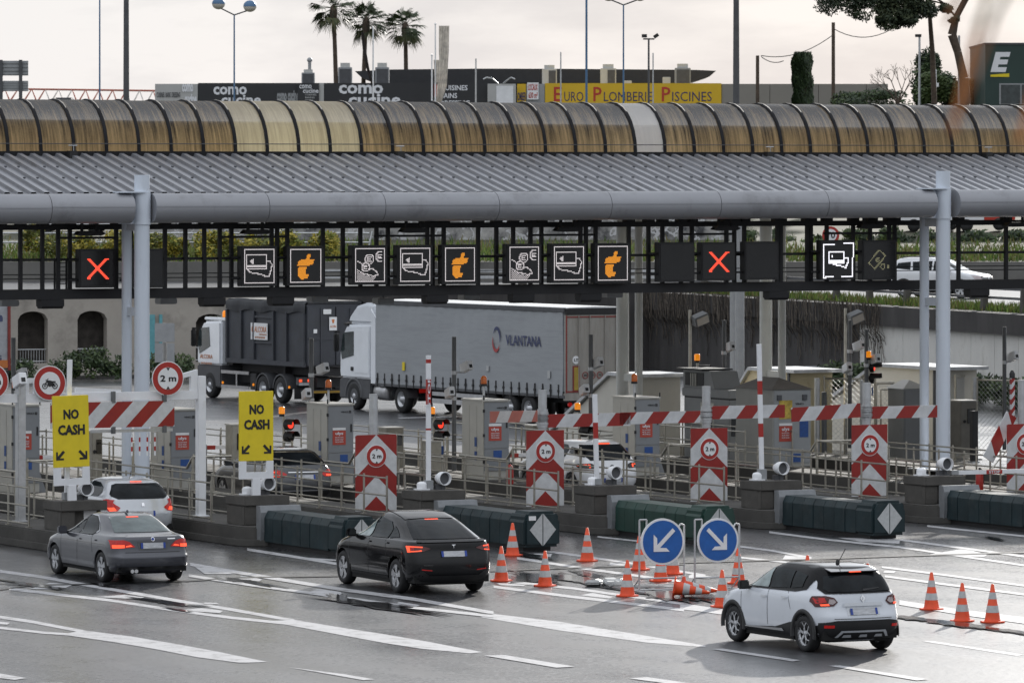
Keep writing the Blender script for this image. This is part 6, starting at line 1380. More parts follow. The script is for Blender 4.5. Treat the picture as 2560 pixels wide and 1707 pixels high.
def wheel_set(th,wb,hw,r,style,rim=m_rim,w=.21):
    prot=None
    for sx in (-1,1):
        for y in (-wb/2,wb/2):
            if prot is None:
                mb=MB(); mb.lathe([(.02,-.02),(r*.62,-.02),(r*.62,.03)],24,ax='x'); o=mb.build('wheel',m_rimdk,th)
                mb=MB(); mb.lathe([(r*.66,-w/2+.01),(r*.72,-w/2-.004),(r*.93,-w/2),(r,-w/2+.035),(r,w/2-.035),(r*.93,w/2),(r*.66,w/2-.01)],40,ax='x',caps=False); mb.build('tyre',m_rubber,o)
                mb=MB(); mb.lathe([(r*.60,-w/2+.05),(r*.68,-w/2+.004),(r*.68,-w/2+.012),(r*.66,w/2-.02)],32,ax='x',caps=False); mb.lathe([(.002,-w/2+.02),(r*.17,-w/2+.022),(r*.18,-w/2+.06)],16,ax='x')
                n,kind=style
                for i in range(n):
                    for off in ((-.5,.5) if kind=='double' else (0,)):
                        a=2*pi*i/n+off*(.34 if kind=='double' else 0); wd=r*(.085 if kind=='double' else .10)
                        M_=Matrix.Rotation(a,4,'X')
                        if kind=='y':
                            mb.add([M_@Vector(p) for p in ((-w/2+.02,-wd*.7,r*.12),(-w/2+.02,wd*.7,r*.12),(-w/2+.012,wd*.8,r*.4),(-w/2+.012,-wd*.8,r*.4))],[(0,1,2,3)])
                            for s in (-1,1): mb.add([M_@Vector(p) for p in ((-w/2+.012,s*wd*.0-wd*.4,r*.38),(-w/2+.012,s*wd*.0+wd*.4,r*.38),(-w/2+.008,s*r*.26+wd*.5,r*.62),(-w/2+.008,s*r*.26-wd*.5,r*.62))],[(0,1,2,3)])
                        else: mb.add([M_@Vector(p) for p in ((-w/2+.02,-wd*.8,r*.12),(-w/2+.02,wd*.8,r*.12),(-w/2+.008,wd*1.3,r*.66),(-w/2+.008,-wd*1.3,r*.66))],[(0,1,2,3)])
                mb.build('rim',rim,o,fix=False); prot=o
            else:
                o=prot.copy(); C.objects.link(o); o.parent=th
                for ch in [q for q in bpy.data.objects if q.parent==prot]: c=ch.copy(); C.objects.link(c); c.parent=o
            o.location=(sx*(hw-w/2-.02),y,r); o.rotation_euler=(0,0,0 if sx<0 else pi)
def car(name,label,loc,rot,lv,wb,ra,zw,paint_,r,style,bow=.07,cr=.34,cf=.5,arch=False,rim=m_rim,cat='car'):
    th=thing(name,label,cat,loc,rot,None); hw=max(l[3] for l in lv)
    mb=body_mesh(name,lv,wb,ra,zw,bow,cr,cf); me=mb.mesh('body',paint_,fix=True); me.polygons.foreach_set('use_smooth',[True]*len(me.polygons)); me.set_sharp_from_angle(angle=radians(38))
    body=link('body',me,th); bv=BVHTree.FromPolygons([v.co.copy() for v in me.vertices],[tuple(p.vertices) for p in me.polygons])
    y0=lv[1][1]; y1=lv[1][2]
    mb=MB(); mb.box(-hw+.24,hw-.24,y0+.12,y1-.25,.20,.62); mb.box(-hw+.06,hw-.06,-wb/2+ra+.03,wb/2-ra-.03,.19,.4); mb.box(-hw+.12,hw-.12,y0+.08,-wb/2-ra-.02,.24,.4); mb.build('underbody',m_under,th)
    wheel_set(th,wb,hw,r,style,rim)
    if arch:
        for sx in (-1,1):
            for ya in (-wb/2,wb/2):
                mb=MB(); n=20; vs=[]
                for rr,xo in ((ra-.03,-.02),(ra-.005,.022),(ra+.055,.022),(ra+.075,-.004)):
                    for i in range(n+1): a=pi*(-.06+1.12*i/n); vs.append((sx*(hw*.985+xo),ya+rr*cos(a),max(.2,zw+rr*sin(a))))
                mb.add(vs,[(j*(n+1)+i,j*(n+1)+i+1,(j+1)*(n+1)+i+1,(j+1)*(n+1)+i) for j in range(3) for i in range(n)],0,True)
                mb.build('wheel_arch_trim',m_trim,th,fix=True)
    return th,bv
def sides(name,bv,poly,m,th,**k):
    for s in (-1,1): patch(name,bv,poly,'side',m,th,side=s,**k)
def mir(poly): return [(-x,z) for x,z in poly]
def plate(bv,th,z,w=.26,h=.056,x=0,step=.06):
    p=patch('number_plate',bv,[(x-w,z-h),(x+w,z-h),(x+w,z+h),(x-w,z+h)],'rear',m_plateface,th,off=.014,step=step)
    for s in (-1,1): patch('plate_band',bv,[(x+s*w-.025,z-h),(x+s*w+.025,z-h),(x+s*w+.025,z+h),(x+s*w-.025,z+h)],'rear',m_platebl,p,off=.018)
def mirror(th,y,z,hw,m):
    for s in (-1,1):
        mb=MB(); mb.prism([(-.07,-.07),(.05,-.09),(.08,.0),(.06,.08),(-.06,.09)],'x',0,.2); o=mb.build('door_mirror',m,th,(s*(hw+.02) if s>0 else -(hw+.22),y,z),bevel=.025)
        mb=MB(); mb.box(-.05,.2,-.03,.02,-.03,.03); mb.build('mirror_arm',m_trim,o,(-.05 if s>0 else .12,0,-.05))
def handles(th,bv,spots,m):
    for s in (-1,1):
        for y,z in spots: patch('door_handle',bv,[(y-.09,z-.016),(y+.09,z-.016),(y+.09,z+.016),(y-.09,z+.016)],'side',m,th,side=s,off=.022)
def seams(th,bv,lines,side_only=False):
    for s in (-1,1):
        for pts in lines:
            w=.006
            for (a,b),(c,d) in zip(pts[:-1],pts[1:]):
                if abs(c-a)>abs(d-b): q=[(a,b-w),(c,d-w),(c,d+w),(a,b+w)]
                else: q=[(a-w,b),(a+w,b),(c+w,d),(c-w,d)]
                patch('panel_seam',bv,q,'side',m_black,th,side=s,off=.003,step=.1)
def place_car(rl,fl,wb,hwr):
    """ground point under the middle of the rear axle + heading from the left wheels' contact points"""
    a=Gp(rl); b=Gp(fl); sx=(b.x-a.x); s=(Gp(rl).x-Gp((rl[0]+1,rl[1])).x)
    lo,hi=0,.9
    for _ in range(40):
        yaw=(lo+hi)/2; q=a+Vector((-sin(yaw),cos(yaw),0))*wb
        if CX+F*q.x/q.y>fl[0]: lo=yaw
        else: hi=yaw
    fwd=Vector((-sin(yaw),cos(yaw),0)); rt=Vector((cos(yaw),sin(yaw),0))
    c=a+rt*hwr+fwd*wb/2; c.z=0; return c,yaw
# ---- silver grey saloon ----
lv=[(.20,-2.08,2.13,.80),(.28,-2.18,2.24,.875),(.42,-2.25,2.29,.90),(.56,-2.255,2.28,.905),(.62,-2.20,2.24,.906),(.74,-2.165,2.16,.905),(.85,-2.15,1.85,.893),(.93,-2.14,1.45,.868),(.985,-2.11,1.12,.83),(1.02,-1.84,1.0,.775),(1.06,-1.66,.92,.735),(1.18,-1.36,.66,.68),(1.30,-1.04,.38,.62),(1.375,-.78,.14,.57),(1.41,-.52,-.08,.49),(1.42,-.40,-.2,.40)]
c,yaw=place_car(t('L',715,694),t('L',400,645),2.76,.80)
th,bv=car('saloon_car','silver grey saloon car with its brake lights on approaching the left lane',c,yaw,lv,2.76,.37,.325,m_cgrey,.325,(5,'double'),bow=.10,cr=.45,cf=.7)
sides('side_window',bv,[(.02,.965),(.80,.965),(.55,1.13),(.28,1.31),(.03,1.36)],m_sideglass,th)
sides('side_window',bv,[(-.05,.965),(-.78,.985),(-.86,1.06),(-.70,1.22),(-.48,1.33),(-.05,1.36)],m_sideglass,th)
patch('rear_window',bv,[(-.64,1.055),(.64,1.055),(.60,1.14),(.50,1.335),(.30,1.355),(-.30,1.355),(-.50,1.335),(-.60,1.14)],'rear',mat('rear_glass_teal',(.10,.125,.125),.06,var=.35,scale=2.2,spec=.4),th)  # lighter teal base imitates daylight coming through this opaque pane
patch('brake_lamp',bv,[(-.14,1.325),(.14,1.325),(.14,1.34),(-.14,1.34)],'rear',m_tlon,th,off=.014)
for s in (-1,1):
    q=[(s*.40,.775),(s*.64,.755),(s*.86,.74),(s*.86,.915),(s*.64,.925),(s*.52,.885)]
    tl=patch('tail_lamp',bv,q,'rear',m_tlred,th,off=.010); patch('lit_segment',bv,[(s*.63,.76),(s*.84,.75),(s*.84,.82),(s*.63,.825)],'rear',m_tlon,tl,off=.016)
    patch('lit_segment',bv,[(s*.46,.79),(s*.61,.775),(s*.60,.80),(s*.50,.82)],'rear',m_tlon,tl,off=.016)
    patch('side_lamp',bv,[(-2.04,.76),(-1.90,.78),(-1.88,.90),(-2.04,.91)],'side',m_tlred,th,side=s,off=.010)
plate(bv,th,.80,.255,.06); patch('plate_recess',bv,[(-.32,.70),(.32,.70),(.36,.885),(-.36,.885)],'rear',m_cdark,th,off=.004)
patch('emblem',bv,[(.030*cos(2*pi*i/14),.935+.030*sin(2*pi*i/14)) for i in range(14)],'rear',m_platebl,th,off=.012); patch('emblem_ring',bv,[(.042*cos(2*pi*i/14),.935+.042*sin(2*pi*i/14)) for i in range(14)],'rear',m_chrome,th,off=.008)
sides('window_trim',bv,[(.90,.945),(-.80,.955),(-.93,1.06),(-.76,1.25),(-.50,1.365),(.05,1.385),(.30,1.345),(.60,1.13)],m_csilver,th,off=.004)
sides('window_surround',bv,[(.86,.957),(-.79,.967),(-.905,1.06),(-.745,1.235),(-.49,1.35),(.05,1.37),(.29,1.33),(.58,1.13)],m_black,th,off=.006)
patch('model_badge',bv,[(.34,.925),(.52,.925),(.52,.945),(.34,.945)],'rear',m_chrome,th,off=.008)
patch('bumper_lip',bv,[(-.80,.29),(.80,.29),(.74,.36),(-.74,.36)],'rear',m_trim,th,off=.006); patch('bumper_crease',bv,[(-.82,.425),(.82,.425),(.82,.437),(-.82,.437)],'rear',m_cdark,th,off=.004)
patch('boot_seam',bv,[(-.62,.655),(.62,.655),(.62,.667),(-.62,.667)],'rear',m_black,th,off=.004)
for x in (-.50,-.41): mb=MB(); mb.cyl((x,-2.24,.27),(x,-2.05,.27),.042,n=12); mb.build('exhaust_pipe',m_chrome,th)
mirror(th,.68,1.0,.86,m_cgrey); handles(th,bv,[(-.10,.86),(-1.0,.88)],m_cgrey); seams(th,bv,[[(.0,.34),(-.02,.95)],[(.95,.40),(.98,.9)],[(-.92,.62),(-.80,.95)]])
mb=MB(); mb.prism([(-.06,0),(.06,0),(-.05,.07)],'x',-.02,.02); mb.build('roof_aerial',m_cgrey,th,(0,-.62,1.405))
sides('sill_trim',bv,[(-.95,.22),(.95,.22),(.95,.27),(-.95,.27)],m_trim,th)
# ---- black electric crossover ----
lv=[(.20,-2.14,2.10,.82),(.30,-2.30,2.25,.915),(.46,-2.39,2.31,.95),(.62,-2.395,2.30,.958),(.78,-2.36,2.22,.96),(.92,-2.32,2.0,.952),(1.02,-2.31,1.6,.93),(1.085,-2.29,1.25,.90),(1.11,-2.17,1.12,.86),(1.20,-1.93,.90,.80),(1.32,-1.62,.64,.745),(1.44,-1.28,.40,.70),(1.53,-.95,.20,.65),(1.585,-.62,.06,.59),(1.615,-.36,-.06,.47)]
c,yaw=place_car(t('M',412,768),t('M',52,722),2.89,.83)
th,bv=car('crossover_car','glossy black electric crossover car driving past the traffic cones',c,yaw,lv,2.89,.41,.36,m_cblack,.355,(5,'double'),bow=.10,cr=.5,cf=.8)
sides('side_window',bv,[(.06,1.09),(.93,1.08),(.62,1.28),(.36,1.45),(.06,1.515)],m_glasslight,th); sides('side_window',bv,[(-.0,1.09),(-.86,1.105),(-.92,1.30),(-.72,1.44),(-.0,1.52)],m_sideglass,th)
sides('quarter_window',bv,[(-.92,1.11),(-1.42,1.15),(-1.20,1.27),(-.97,1.36)],m_sideglass,th)
patch('rear_window',bv,[(-.74,1.135),(.74,1.135),(.68,1.27),(.60,1.42),(.54,1.48),(-.54,1.48),(-.60,1.42),(-.68,1.27)],'rear',m_rearglass,th)
patch('glass_roof',bv,[(-.56,-1.05),(.56,-1.05),(.55,-.5),(.50,-.1),(.45,.15),(-.45,.15),(-.50,-.1),(-.55,-.5)],'top',m_blackgloss,th)
patch('brake_lamp',bv,[(-.15,1.475),(.15,1.475),(.15,1.49),(-.15,1.49)],'rear',m_tlon,th,off=.014); 
for s in (-1,1):
    q=[(s*.50,.955),(s*.66,.90),(s*.90,.865),(s*.92,1.02),(s*.70,1.02)]; tl=patch('tail_lamp',bv,q,'rear',mat('tail_lamp_smoked_%d'%s,(.10,.03,.03),.08),th,off=.010)
    for q in ([(s*.68,1.0),(s*.905,1.005),(s*.905,.985),(s*.68,.975)],[(s*.875,1.0),(s*.91,1.0),(s*.91,.875),(s*.875,.88)],[(s*.70,.905),(s*.91,.88),(s*.91,.90),(s*.70,.93)]): patch('lit_segment',bv,q,'rear',m_tlon,tl,off=.018)
    patch('side_lamp',bv,[(-2.18,.90),(-2.02,.95),(-2.02,1.0),(-2.18,1.01)],'side',m_tlred,th,side=s,off=.010)
    patch('reflector',bv,[(s*.50,.50),(s*.72,.52),(s*.72,.54),(s*.50,.515)],'rear',m_tlred,th,off=.010)
plate(bv,th,.84,.26,.058); patch('emblem',bv,[(-.045,1.03),(.045,1.03),(.03,1.015),(.01,1.015),(.0,.95),(-.01,1.015),(-.03,1.015)],'rear',m_chrome,th,off=.012)
patch('bumper_lower',bv,[(-.80,.23),(.80,.23),(.86,.40),(.70,.50),(.55,.40),(-.55,.40),(-.70,.50),(-.86,.40)],'rear',m_trim,th,off=.006)
patch('boot_spoiler',bv,[(-.78,1.075),(.78,1.075),(.74,1.10),(-.74,1.10)],'rear',m_blackgloss,th,off=.03)
mirror(th,.78,1.13,.90,m_cblack); handles(th,bv,[(.0,1.0),(-.95,1.02)],m_cblack); seams(th,bv,[[(.02,.36),(.02,1.06)],[(1.02,.42),(1.08,1.0)],[(-1.0,.72),(-.86,1.08)]])
sides('sill_trim',bv,[(-1.0,.22),(1.0,.22),(1.0,.33),(-1.0,.33)],m_trim,th)
# ---- white compact crossover with black roof ----
lv=[(.22,-1.84,1.90,.77),(.32,-1.95,2.02,.86),(.50,-2.02,2.09,.885),(.64,-2.03,2.10,.89),(.76,-1.99,2.07,.89),(.92,-1.95,1.85,.882),(1.01,-1.935,1.45,.865),(1.07,-1.92,1.12,.835),(1.12,-1.87,.98,.80),(1.25,-1.77,.74,.765),(1.37,-1.66,.50,.715),(1.45,-1.57,.32,.67),(1.51,-1.47,.16,.615),(1.55,-1.25,.0,.54),(1.572,-.95,-.2,.42)]
c,yaw=place_car(t('N',880,1170),t('N',402,1110),2.61,.76)
th,bv=car('compact_crossover','white compact crossover car with a black roof driving at the lower right',c,yaw,lv,2.61,.385,.335,m_cwhite,.335,(5,'y'),bow=.13,cr=.5,cf=.7,arch=True,rim=m_rim)
patch('roof_panel',bv,[(-.70,-1.60),(.70,-1.60),(.66,.12),(-.66,.12)],'top',m_blackgloss,th,off=.006,step=.06)
sides('roof_band',bv,[(-1.60,1.43),(-1.30,1.13),(-.95,1.075),(1.14,1.05),(.90,1.20),(.55,1.42),(.20,1.535),(-1.2,1.545),(-1.52,1.50)],m_band,th,off=.010,step=.045)
sides('side_window',bv,[(.04,1.09),(.78,1.08),(.55,1.30),(.30,1.42),(.04,1.455)],m_glasslight,th,off=.018); sides('side_window',bv,[(-.03,1.095),(-.72,1.12),(-.74,1.44),(-.03,1.46)],m_sideglass,th,off=.018); sides('quarter_window',bv,[(-.79,1.125),(-1.15,1.17),(-1.22,1.38),(-.80,1.44)],m_sideglass,th,off=.018)
patch('rear_surround',bv,[(-.70,1.075),(.70,1.075),(.74,1.16),(.65,1.42),(.58,1.48),(-.58,1.48),(-.65,1.42),(-.74,1.16)],'rear',m_band,th,off=.014,step=.045); patch('rear_window',bv,[(-.64,1.10),(.64,1.10),(.68,1.16),(.60,1.375),(-.60,1.375),(-.68,1.16)],'rear',m_rearglass,th,off=.02)
mb=MB(); mb.prism([(-1.30,1.49),(-1.67,1.452),(-1.665,1.468),(-1.20,1.552)],'x',-.50,.50); mb.build('roof_spoiler',m_blackgloss,th,bevel=.012)
mb=MB(); mb.box(-.12,.12,-1.685,-1.66,1.448,1.468); mb.build('brake_lamp',m_tlon,th)
patch('rear_wiper',bv,[(.02,1.11),(.05,1.105),(.40,1.145),(.40,1.16),(.05,1.14)],'rear',m_black,th,off=.03)
for s in (-1,1):
    q=[(s*.50,.93),(s*.58,.86),(s*.84,.84),(s*.88,.93),(s*.86,1.03),(s*.70,1.045),(s*.56,1.01)]; tl=patch('tail_lamp',bv,q,'rear',mat('tail_lamp_dark_%d'%s,(.06,.008,.008),.08),th,off=.010)
    patch('clear_segment',bv,[(s*.53,.935),(s*.60,.89),(s*.68,.90),(s*.66,.985),(s*.58,.985)],'rear',m_tlclear,tl,off=.016); patch('red_segment',bv,[(s*.70,.93),(s*.83,.90),(s*.84,1.0),(s*.72,1.01)],'rear',m_tlred,tl,off=.016); patch('lit_segment',bv,[(s*.66,.868),(s*.78,.862),(s*.79,.892),(s*.68,.905)],'rear',m_tlon,tl,off=.018)
    patch('side_lamp',bv,[(-1.80,.86),(-1.58,.93),(-1.56,.985),(-1.80,1.03)],'side',mat('side_lamp_dark_%d'%s,(.10,.01,.01),.1),th,side=s,off=.010)
    patch('reflector',bv,[(s*.60,.47),(s*.76,.47),(s*.76,.52),(s*.60,.52)],'rear',m_tlred,th,off=.016)
plate(bv,th,.755,.26,.058); patch('plate_recess',bv,[(-.34,.69),(.34,.69),(.34,.83),(-.34,.83)],'rear',m_csilver,th,off=.004)
patch('chrome_strip',bv,[(-.42,.85),(.42,.85),(.38,.915),(-.38,.915)],'rear',m_csilver,th,off=.03)
patch('emblem',bv,[(-.05,.985),(0,.915),(.05,.985),(0,1.055)],'rear',m_chrome,th,off=.016); patch('emblem_hole',bv,[(-.018,.985),(0,.95),(.018,.985),(0,1.02)],'rear',m_cwhite,th,off=.02)
patch('lower_bumper',bv,[(-.88,.24),(.88,.24),(.89,.55),(.55,.60),(-.55,.60),(-.89,.55)],'rear',m_trim,th,off=.008); patch('skid_plate',bv,[(-.56,.30),(-.46,.42),(.46,.42),(.56,.30),(.50,.30),(.42,.385),(-.42,.385),(-.50,.30)],'rear',m_csilver,th,off=.02)
for x in (-.33,0,.33): patch('skid_stud',bv,[(x-.09,.30),(x+.09,.30),(x+.07,.345),(x-.07,.345)],'rear',m_csilver,th,off=.02)
sides('bumper_side',bv,[(-1.98,.24),(-1.66,.26),(-1.69,.50),(-1.98,.57)],m_trim,th,off=.008)
sides('door_cladding',bv,[(-.92,.22),(.92,.22),(.92,.33),(-.30,.40),(-.85,.52),(-.92,.52)],m_trim,th,off=.008); sides('cladding_strip',bv,[(-.60,.335),(.90,.325),(.90,.345),(-.55,.385)],m_chrome,th,off=.016)
mirror(th,.72,1.10,.87,m_trim); handles(th,bv,[(.12,.93),(-.62,.95)],m_csilver); seams(th,bv,[[(.0,.42),(.0,1.06)],[(.98,.55),(1.0,1.02)],[(-.86,.75),(-.70,1.08)]])
patch('hatch_seam',bv,[(-.60,.625),(.60,.625),(.60,.636),(-.60,.636)],'rear',m_black,th,off=.004)
mb=MB(); mb.cyl((0,-1.05,1.56),(.06,-1.22,1.84),.007,n=5); mb.lathe([(.04,1.555),(.035,1.61),(.015,1.65)],10,(0,-1.05,0)); mb.build('roof_aerial',m_black,th)
# ---- silver hatchback under the left portal ----
lv=[(.22,-1.74,1.80,.75),(.32,-1.87,1.94,.84),(.50,-1.93,2.0,.865),(.64,-1.93,2.0,.87),(.78,-1.88,1.95,.868),(.92,-1.83,1.7,.858),(1.0,-1.80,1.3,.835),(1.06,-1.76,1.0,.795),(1.16,-1.66,.82,.755),(1.27,-1.53,.58,.70),(1.35,-1.40,.38,.64),(1.41,-1.20,.18,.56),(1.445,-.95,0,.45),(1.46,-.7,-.15,.33)]
def rear_at(px,py,yaw,yr,z=0.0):   # place a car by the survey pixel of its rear bumper centre at height z
    p=Gp((px,py),z); p.z=0; return p-Vector((-sin(yaw),cos(yaw),0))*yr
yaw=radians(23); q=t('Q',1290,1560); c=rear_at(q[0]+8,q[1]-4,yaw,-1.92,.50)
th,bv=car('hatchback','silver hatchback with brake lights on waiting behind the left concrete pedestal',c,yaw,lv,2.54,.37,.32,m_csilver,.31,(5,'double'),bow=.20,cr=.6,cf=.7)
sides('side_window',bv,[(-.05,1.02),(.72,1.0),(.48,1.20),(.25,1.32),(-.05,1.36)],m_sideglass,th); sides('side_window',bv,[(-.12,1.02),(-.92,1.04),(-1.12,1.14),(-1.05,1.26),(-.7,1.35),(-.12,1.37)],m_sideglass,th)
patch('rear_window',bv,[(-.58,1.00),(.58,1.00),(.70,1.06),(.71,1.11),(.60,1.31),(.50,1.345),(-.50,1.345),(-.60,1.31),(-.71,1.11),(-.70,1.06)],'rear',m_rearglass,th); patch('brake_lamp',bv,[(-.14,1.365),(.14,1.365),(.14,1.385),(-.14,1.385)],'rear',m_tlon,th,off=.02)
for s in (-1,1):
    tl=patch('tail_lamp',bv,[(s*.54,.80),(s*.62,.72),(s*.78,.70),(s*.85,.80),(s*.84,.98),(s*.76,1.0),(s*.66,.88)],'rear',m_tlred,th,off=.010); patch('lit_segment',bv,[(s*.64,.73),(s*.77,.715),(s*.80,.80),(s*.68,.81)],'rear',m_tlon,tl,off=.018)
    patch('side_lamp',bv,[(-1.70,.76),(-1.56,.86),(-1.48,1.0),(-1.70,.98)],'side',m_tlred,th,side=s,off=.010)
plate(bv,th,.66,.26,.058); patch('emblem',bv,[(-.035,.83),(.035,.83),(.03,.91),(-.03,.91)],'rear',m_chrome,th,off=.012); patch('hatch_seam',bv,[(-.5,.575),(.5,.575),(.62,.66),(-.62,.66)],'rear',m_csilver,th,off=.003)
mirror(th,.65,1.0,.84,m_csilver); mb=MB(); mb.cyl((0,-.9,1.45),(.0,-1.0,1.62),.008,n=5); mb.build('roof_aerial',m_black,th)
# ---- dark estate car behind the right no cash board ----
lv=[(.22,-1.92,2.0,.77),(.32,-2.08,2.15,.87),(.50,-2.15,2.22,.895),(.66,-2.14,2.22,.90),(.80,-2.10,2.1,.90),(.92,-2.06,1.8,.89),(1.02,-2.02,1.4,.86),(1.10,-1.96,1.05,.81),(1.22,-1.80,.8,.75),(1.34,-1.62,.5,.69),(1.43,-1.45,.2,.62),(1.48,-1.2,0,.52),(1.50,-.9,-.2,.38)]
yaw=radians(26); q=t('R',455,1230); c=rear_at(q[0],q[1],yaw,-2.13,.55)
th,bv=car('estate_car','dark graphite family car with lit brake lights in the second lane behind the railings',c,yaw,lv,2.70,.38,.33,m_cdark,.33,(5,'double'),bow=.12,cr=.5,cf=.7)
sides('side_window',bv,[(-.05,1.05),(.78,1.03),(.5,1.25),(.2,1.38),(-.05,1.41)],m_sideglass,th); sides('side_window',bv,[(-.12,1.05),(-1.0,1.08),(-1.35,1.18),(-1.2,1.32),(-.8,1.40),(-.12,1.42)],m_sideglass,th)
patch('rear_window',bv,[(-.66,1.10),(.66,1.10),(.70,1.16),(.58,1.40),(-.58,1.40),(-.70,1.16)],'rear',m_rearglass,th); patch('chrome_strip',bv,[(-.45,.90),(.45,.90),(.45,.92),(-.45,.92)],'rear',m_chrome,th,off=.014)
for s in (-1,1):
    tl=patch('tail_lamp',bv,[(s*.48,.86),(s*.58,.79),(s*.84,.78),(s*.88,.86),(s*.87,.98),(s*.66,.96)],'rear',m_tlred,th,off=.010); patch('lit_segment',bv,[(s*.62,.80),(s*.84,.80),(s*.84,.845),(s*.62,.85)],'rear',m_tlon,tl,off=.018); patch('lit_segment',bv,[(s*.72,.90),(s*.86,.90),(s*.86,.93),(s*.72,.925)],'rear',m_tlon,tl,off=.018)
    patch('side_lamp',bv,[(-1.95,.80),(-1.78,.87),(-1.74,.95),(-1.95,.98)],'side',m_tlred,th,side=s,off=.010)
plate(bv,th,.78,.26,.058); patch('rear_diffuser',bv,[(-.78,.26),(.78,.26),(.70,.42),(-.70,.42)],'rear',m_trim,th,off=.008); patch('bumper_chrome',bv,[(-.72,.43),(.72,.43),(.72,.45),(-.72,.45)],'rear',m_chrome,th,off=.012)
patch('roof_glass',bv,[(-.4,-.85),(.4,-.85),(.42,-.2),(-.42,-.2)],'top',m_blackgloss,th); mirror(th,.7,1.06,.87,m_cdark)
# ---- white hatchback in the fourth lane ----
lv=[(.22,-1.86,2.0,.77),(.32,-2.0,2.12,.86),(.50,-2.07,2.18,.89),(.66,-2.07,2.18,.895),(.80,-2.02,2.1,.893),(.92,-1.97,1.8,.885),(1.02,-1.93,1.4,.86),(1.10,-1.88,1.05,.82),(1.22,-1.76,.8,.76),(1.34,-1.62,.5,.70),(1.43,-1.52,.2,.63),(1.49,-1.30,0,.54),(1.515,-1.0,-.2,.4)]
yaw=radians(27); q=t('S',930,1190); c=rear_at(q[0],q[1],yaw,-2.06,.45)
th,bv=car('white_hatchback','white hatchback with a dark tailgate window in the fourth lane behind the railings',c,yaw,lv,2.62,.38,.33,m_cw2,.33,(5,'double'),bow=.12,cr=.5,cf=.7)
sides('side_window',bv,[(-.05,1.05),(.78,1.03),(.5,1.25),(.2,1.38),(-.05,1.41)],m_sideglass,th); sides('side_window',bv,[(-.12,1.05),(-.85,1.08),(-.95,1.30),(-.75,1.40),(-.12,1.42)],m_sideglass,th); sides('pillar_trim',bv,[(-1.0,1.2),(-1.75,1.1),(-1.6,1.3),(-1.0,1.36)],m_blackgloss,th)
patch('rear_window',bv,[(-.60,1.02),(.60,1.02),(.74,1.20),(.62,1.42),(-.62,1.42),(-.74,1.20)],'rear',m_rearglass,th); patch('brake_lamp',bv,[(-.18,1.425),(.18,1.425),(.18,1.45),(-.18,1.45)],'rear',m_tlon,th,off=.02)
for s in (-1,1):
    tl=patch('tail_lamp',bv,[(s*.44,.88),(s*.52,.80),(s*.86,.82),(s*.88,.93),(s*.6,.95)],'rear',m_blackgloss,th,off=.010); patch('lit_segment',bv,[(s*.62,.83),(s*.66,.82),(s*.68,.92),(s*.62,.91)],'rear',m_tlon,tl,off=.018); patch('lit_segment',bv,[(s*.70,.89),(s*.86,.87),(s*.86,.90),(s*.70,.92)],'rear',m_tlon,tl,off=.018)
plate(bv,th,.50,.26,.058); patch('emblem',bv,[(.07*cos(2*pi*i/12),.83+.07*sin(2*pi*i/12)) for i in range(12)],'rear',m_trim,th,off=.012); mirror(th,.7,1.06,.87,m_trim)
mb=MB(); mb.cyl((.1,-.95,1.5),(.16,-1.05,1.76),.007,n=5); mb.build('roof_aerial',m_black,th)
# ---- white off-roader on the raised road ----
lv=[(.28,-1.95,1.95,.80),(.38,-2.10,2.12,.88),(.55,-2.18,2.20,.905),(.72,-2.18,2.21,.91),(.88,-2.15,2.18,.908),(1.0,-2.13,2.0,.90),(1.08,-2.12,1.55,.885),(1.16,-2.08,1.15,.85),(1.28,-2.02,.95,.80),(1.44,-1.93,.68,.75),(1.58,-1.82,.4,.69),(1.66,-1.65,.15,.6),(1.70,-1.35,-.1,.42)]
Y=241; yaw=radians(-118); c=Vector((PX(2160,Y),Y,3.35))
th,bv=car('offroad_car','white four wheel drive estate car on the raised road at the right',c,yaw,lv,2.60,.40,.36,m_cw2,.355,(5,'double'),bow=.08,cr=.4,cf=.6,arch=True)
sides('side_window',bv,[(.04,1.15),(.86,1.13),(.55,1.40),(.30,1.54),(.04,1.56)],m_sideglass,th); sides('side_window',bv,[(-.04,1.15),(-.90,1.17),(-.95,1.52),(-.04,1.56)],m_sideglass,th); sides('quarter_window',bv,[(-1.02,1.18),(-1.7,1.24),(-1.62,1.46),(-1.04,1.52)],m_sideglass,th)
patch('windscreen',bv,[(-.66,1.16),(.66,1.16),(.52,1.60),(-.52,1.60)],'front',m_glass,th); patch('grille',bv,[(-.55,.78),(.55,.78),(.60,.92),(-.60,.92)],'front',m_trim,th,off=.012); patch('grille_bar',bv,[(-.58,.84),(.58,.84),(.58,.86),(-.58,.86)],'front',m_chrome,th,off=.018)
for s in (-1,1): patch('headlamp',bv,[(s*.56,.80),(s*.84,.82),(s*.84,.97),(s*.60,.93)],'front',m_tlclear,th,off=.012); patch('tail_lamp',bv,[(s*.62,.85),(s*.88,.85),(s*.88,1.05),(s*.66,1.05)],'rear',m_tlred,th); patch('side_lamp',bv,[(-2.08,.85),(-1.9,.88),(-1.92,1.05),(-2.1,1.06)],'side',m_tlred,th,side=s)
patch('lower_bumper',bv,[(-.84,.30),(.84,.30),(.84,.58),(-.84,.58)],'front',m_trim,th,off=.008); patch('front_plate',bv,[(-.26,.62),(.26,.62),(.26,.72),(-.26,.72)],'front',m_plateface,th,off=.016)
patch('emblem',bv,[(.07*cos(2*pi*i/12),.87+.07*sin(2*pi*i/12)) for i in range(12)],'front',m_chrome,th,off=.024); mirror(th,.78,1.16,.89,m_cw2)
mb=MB()
for s in (-1,1): mb.path([(s*.60,-1.5,1.67),(s*.62,-1.4,1.73),(s*.62,.0,1.73),(s*.60,.15,1.66)],.02,n=6)
mb.build('roof_rail',m_dkgrey,th)
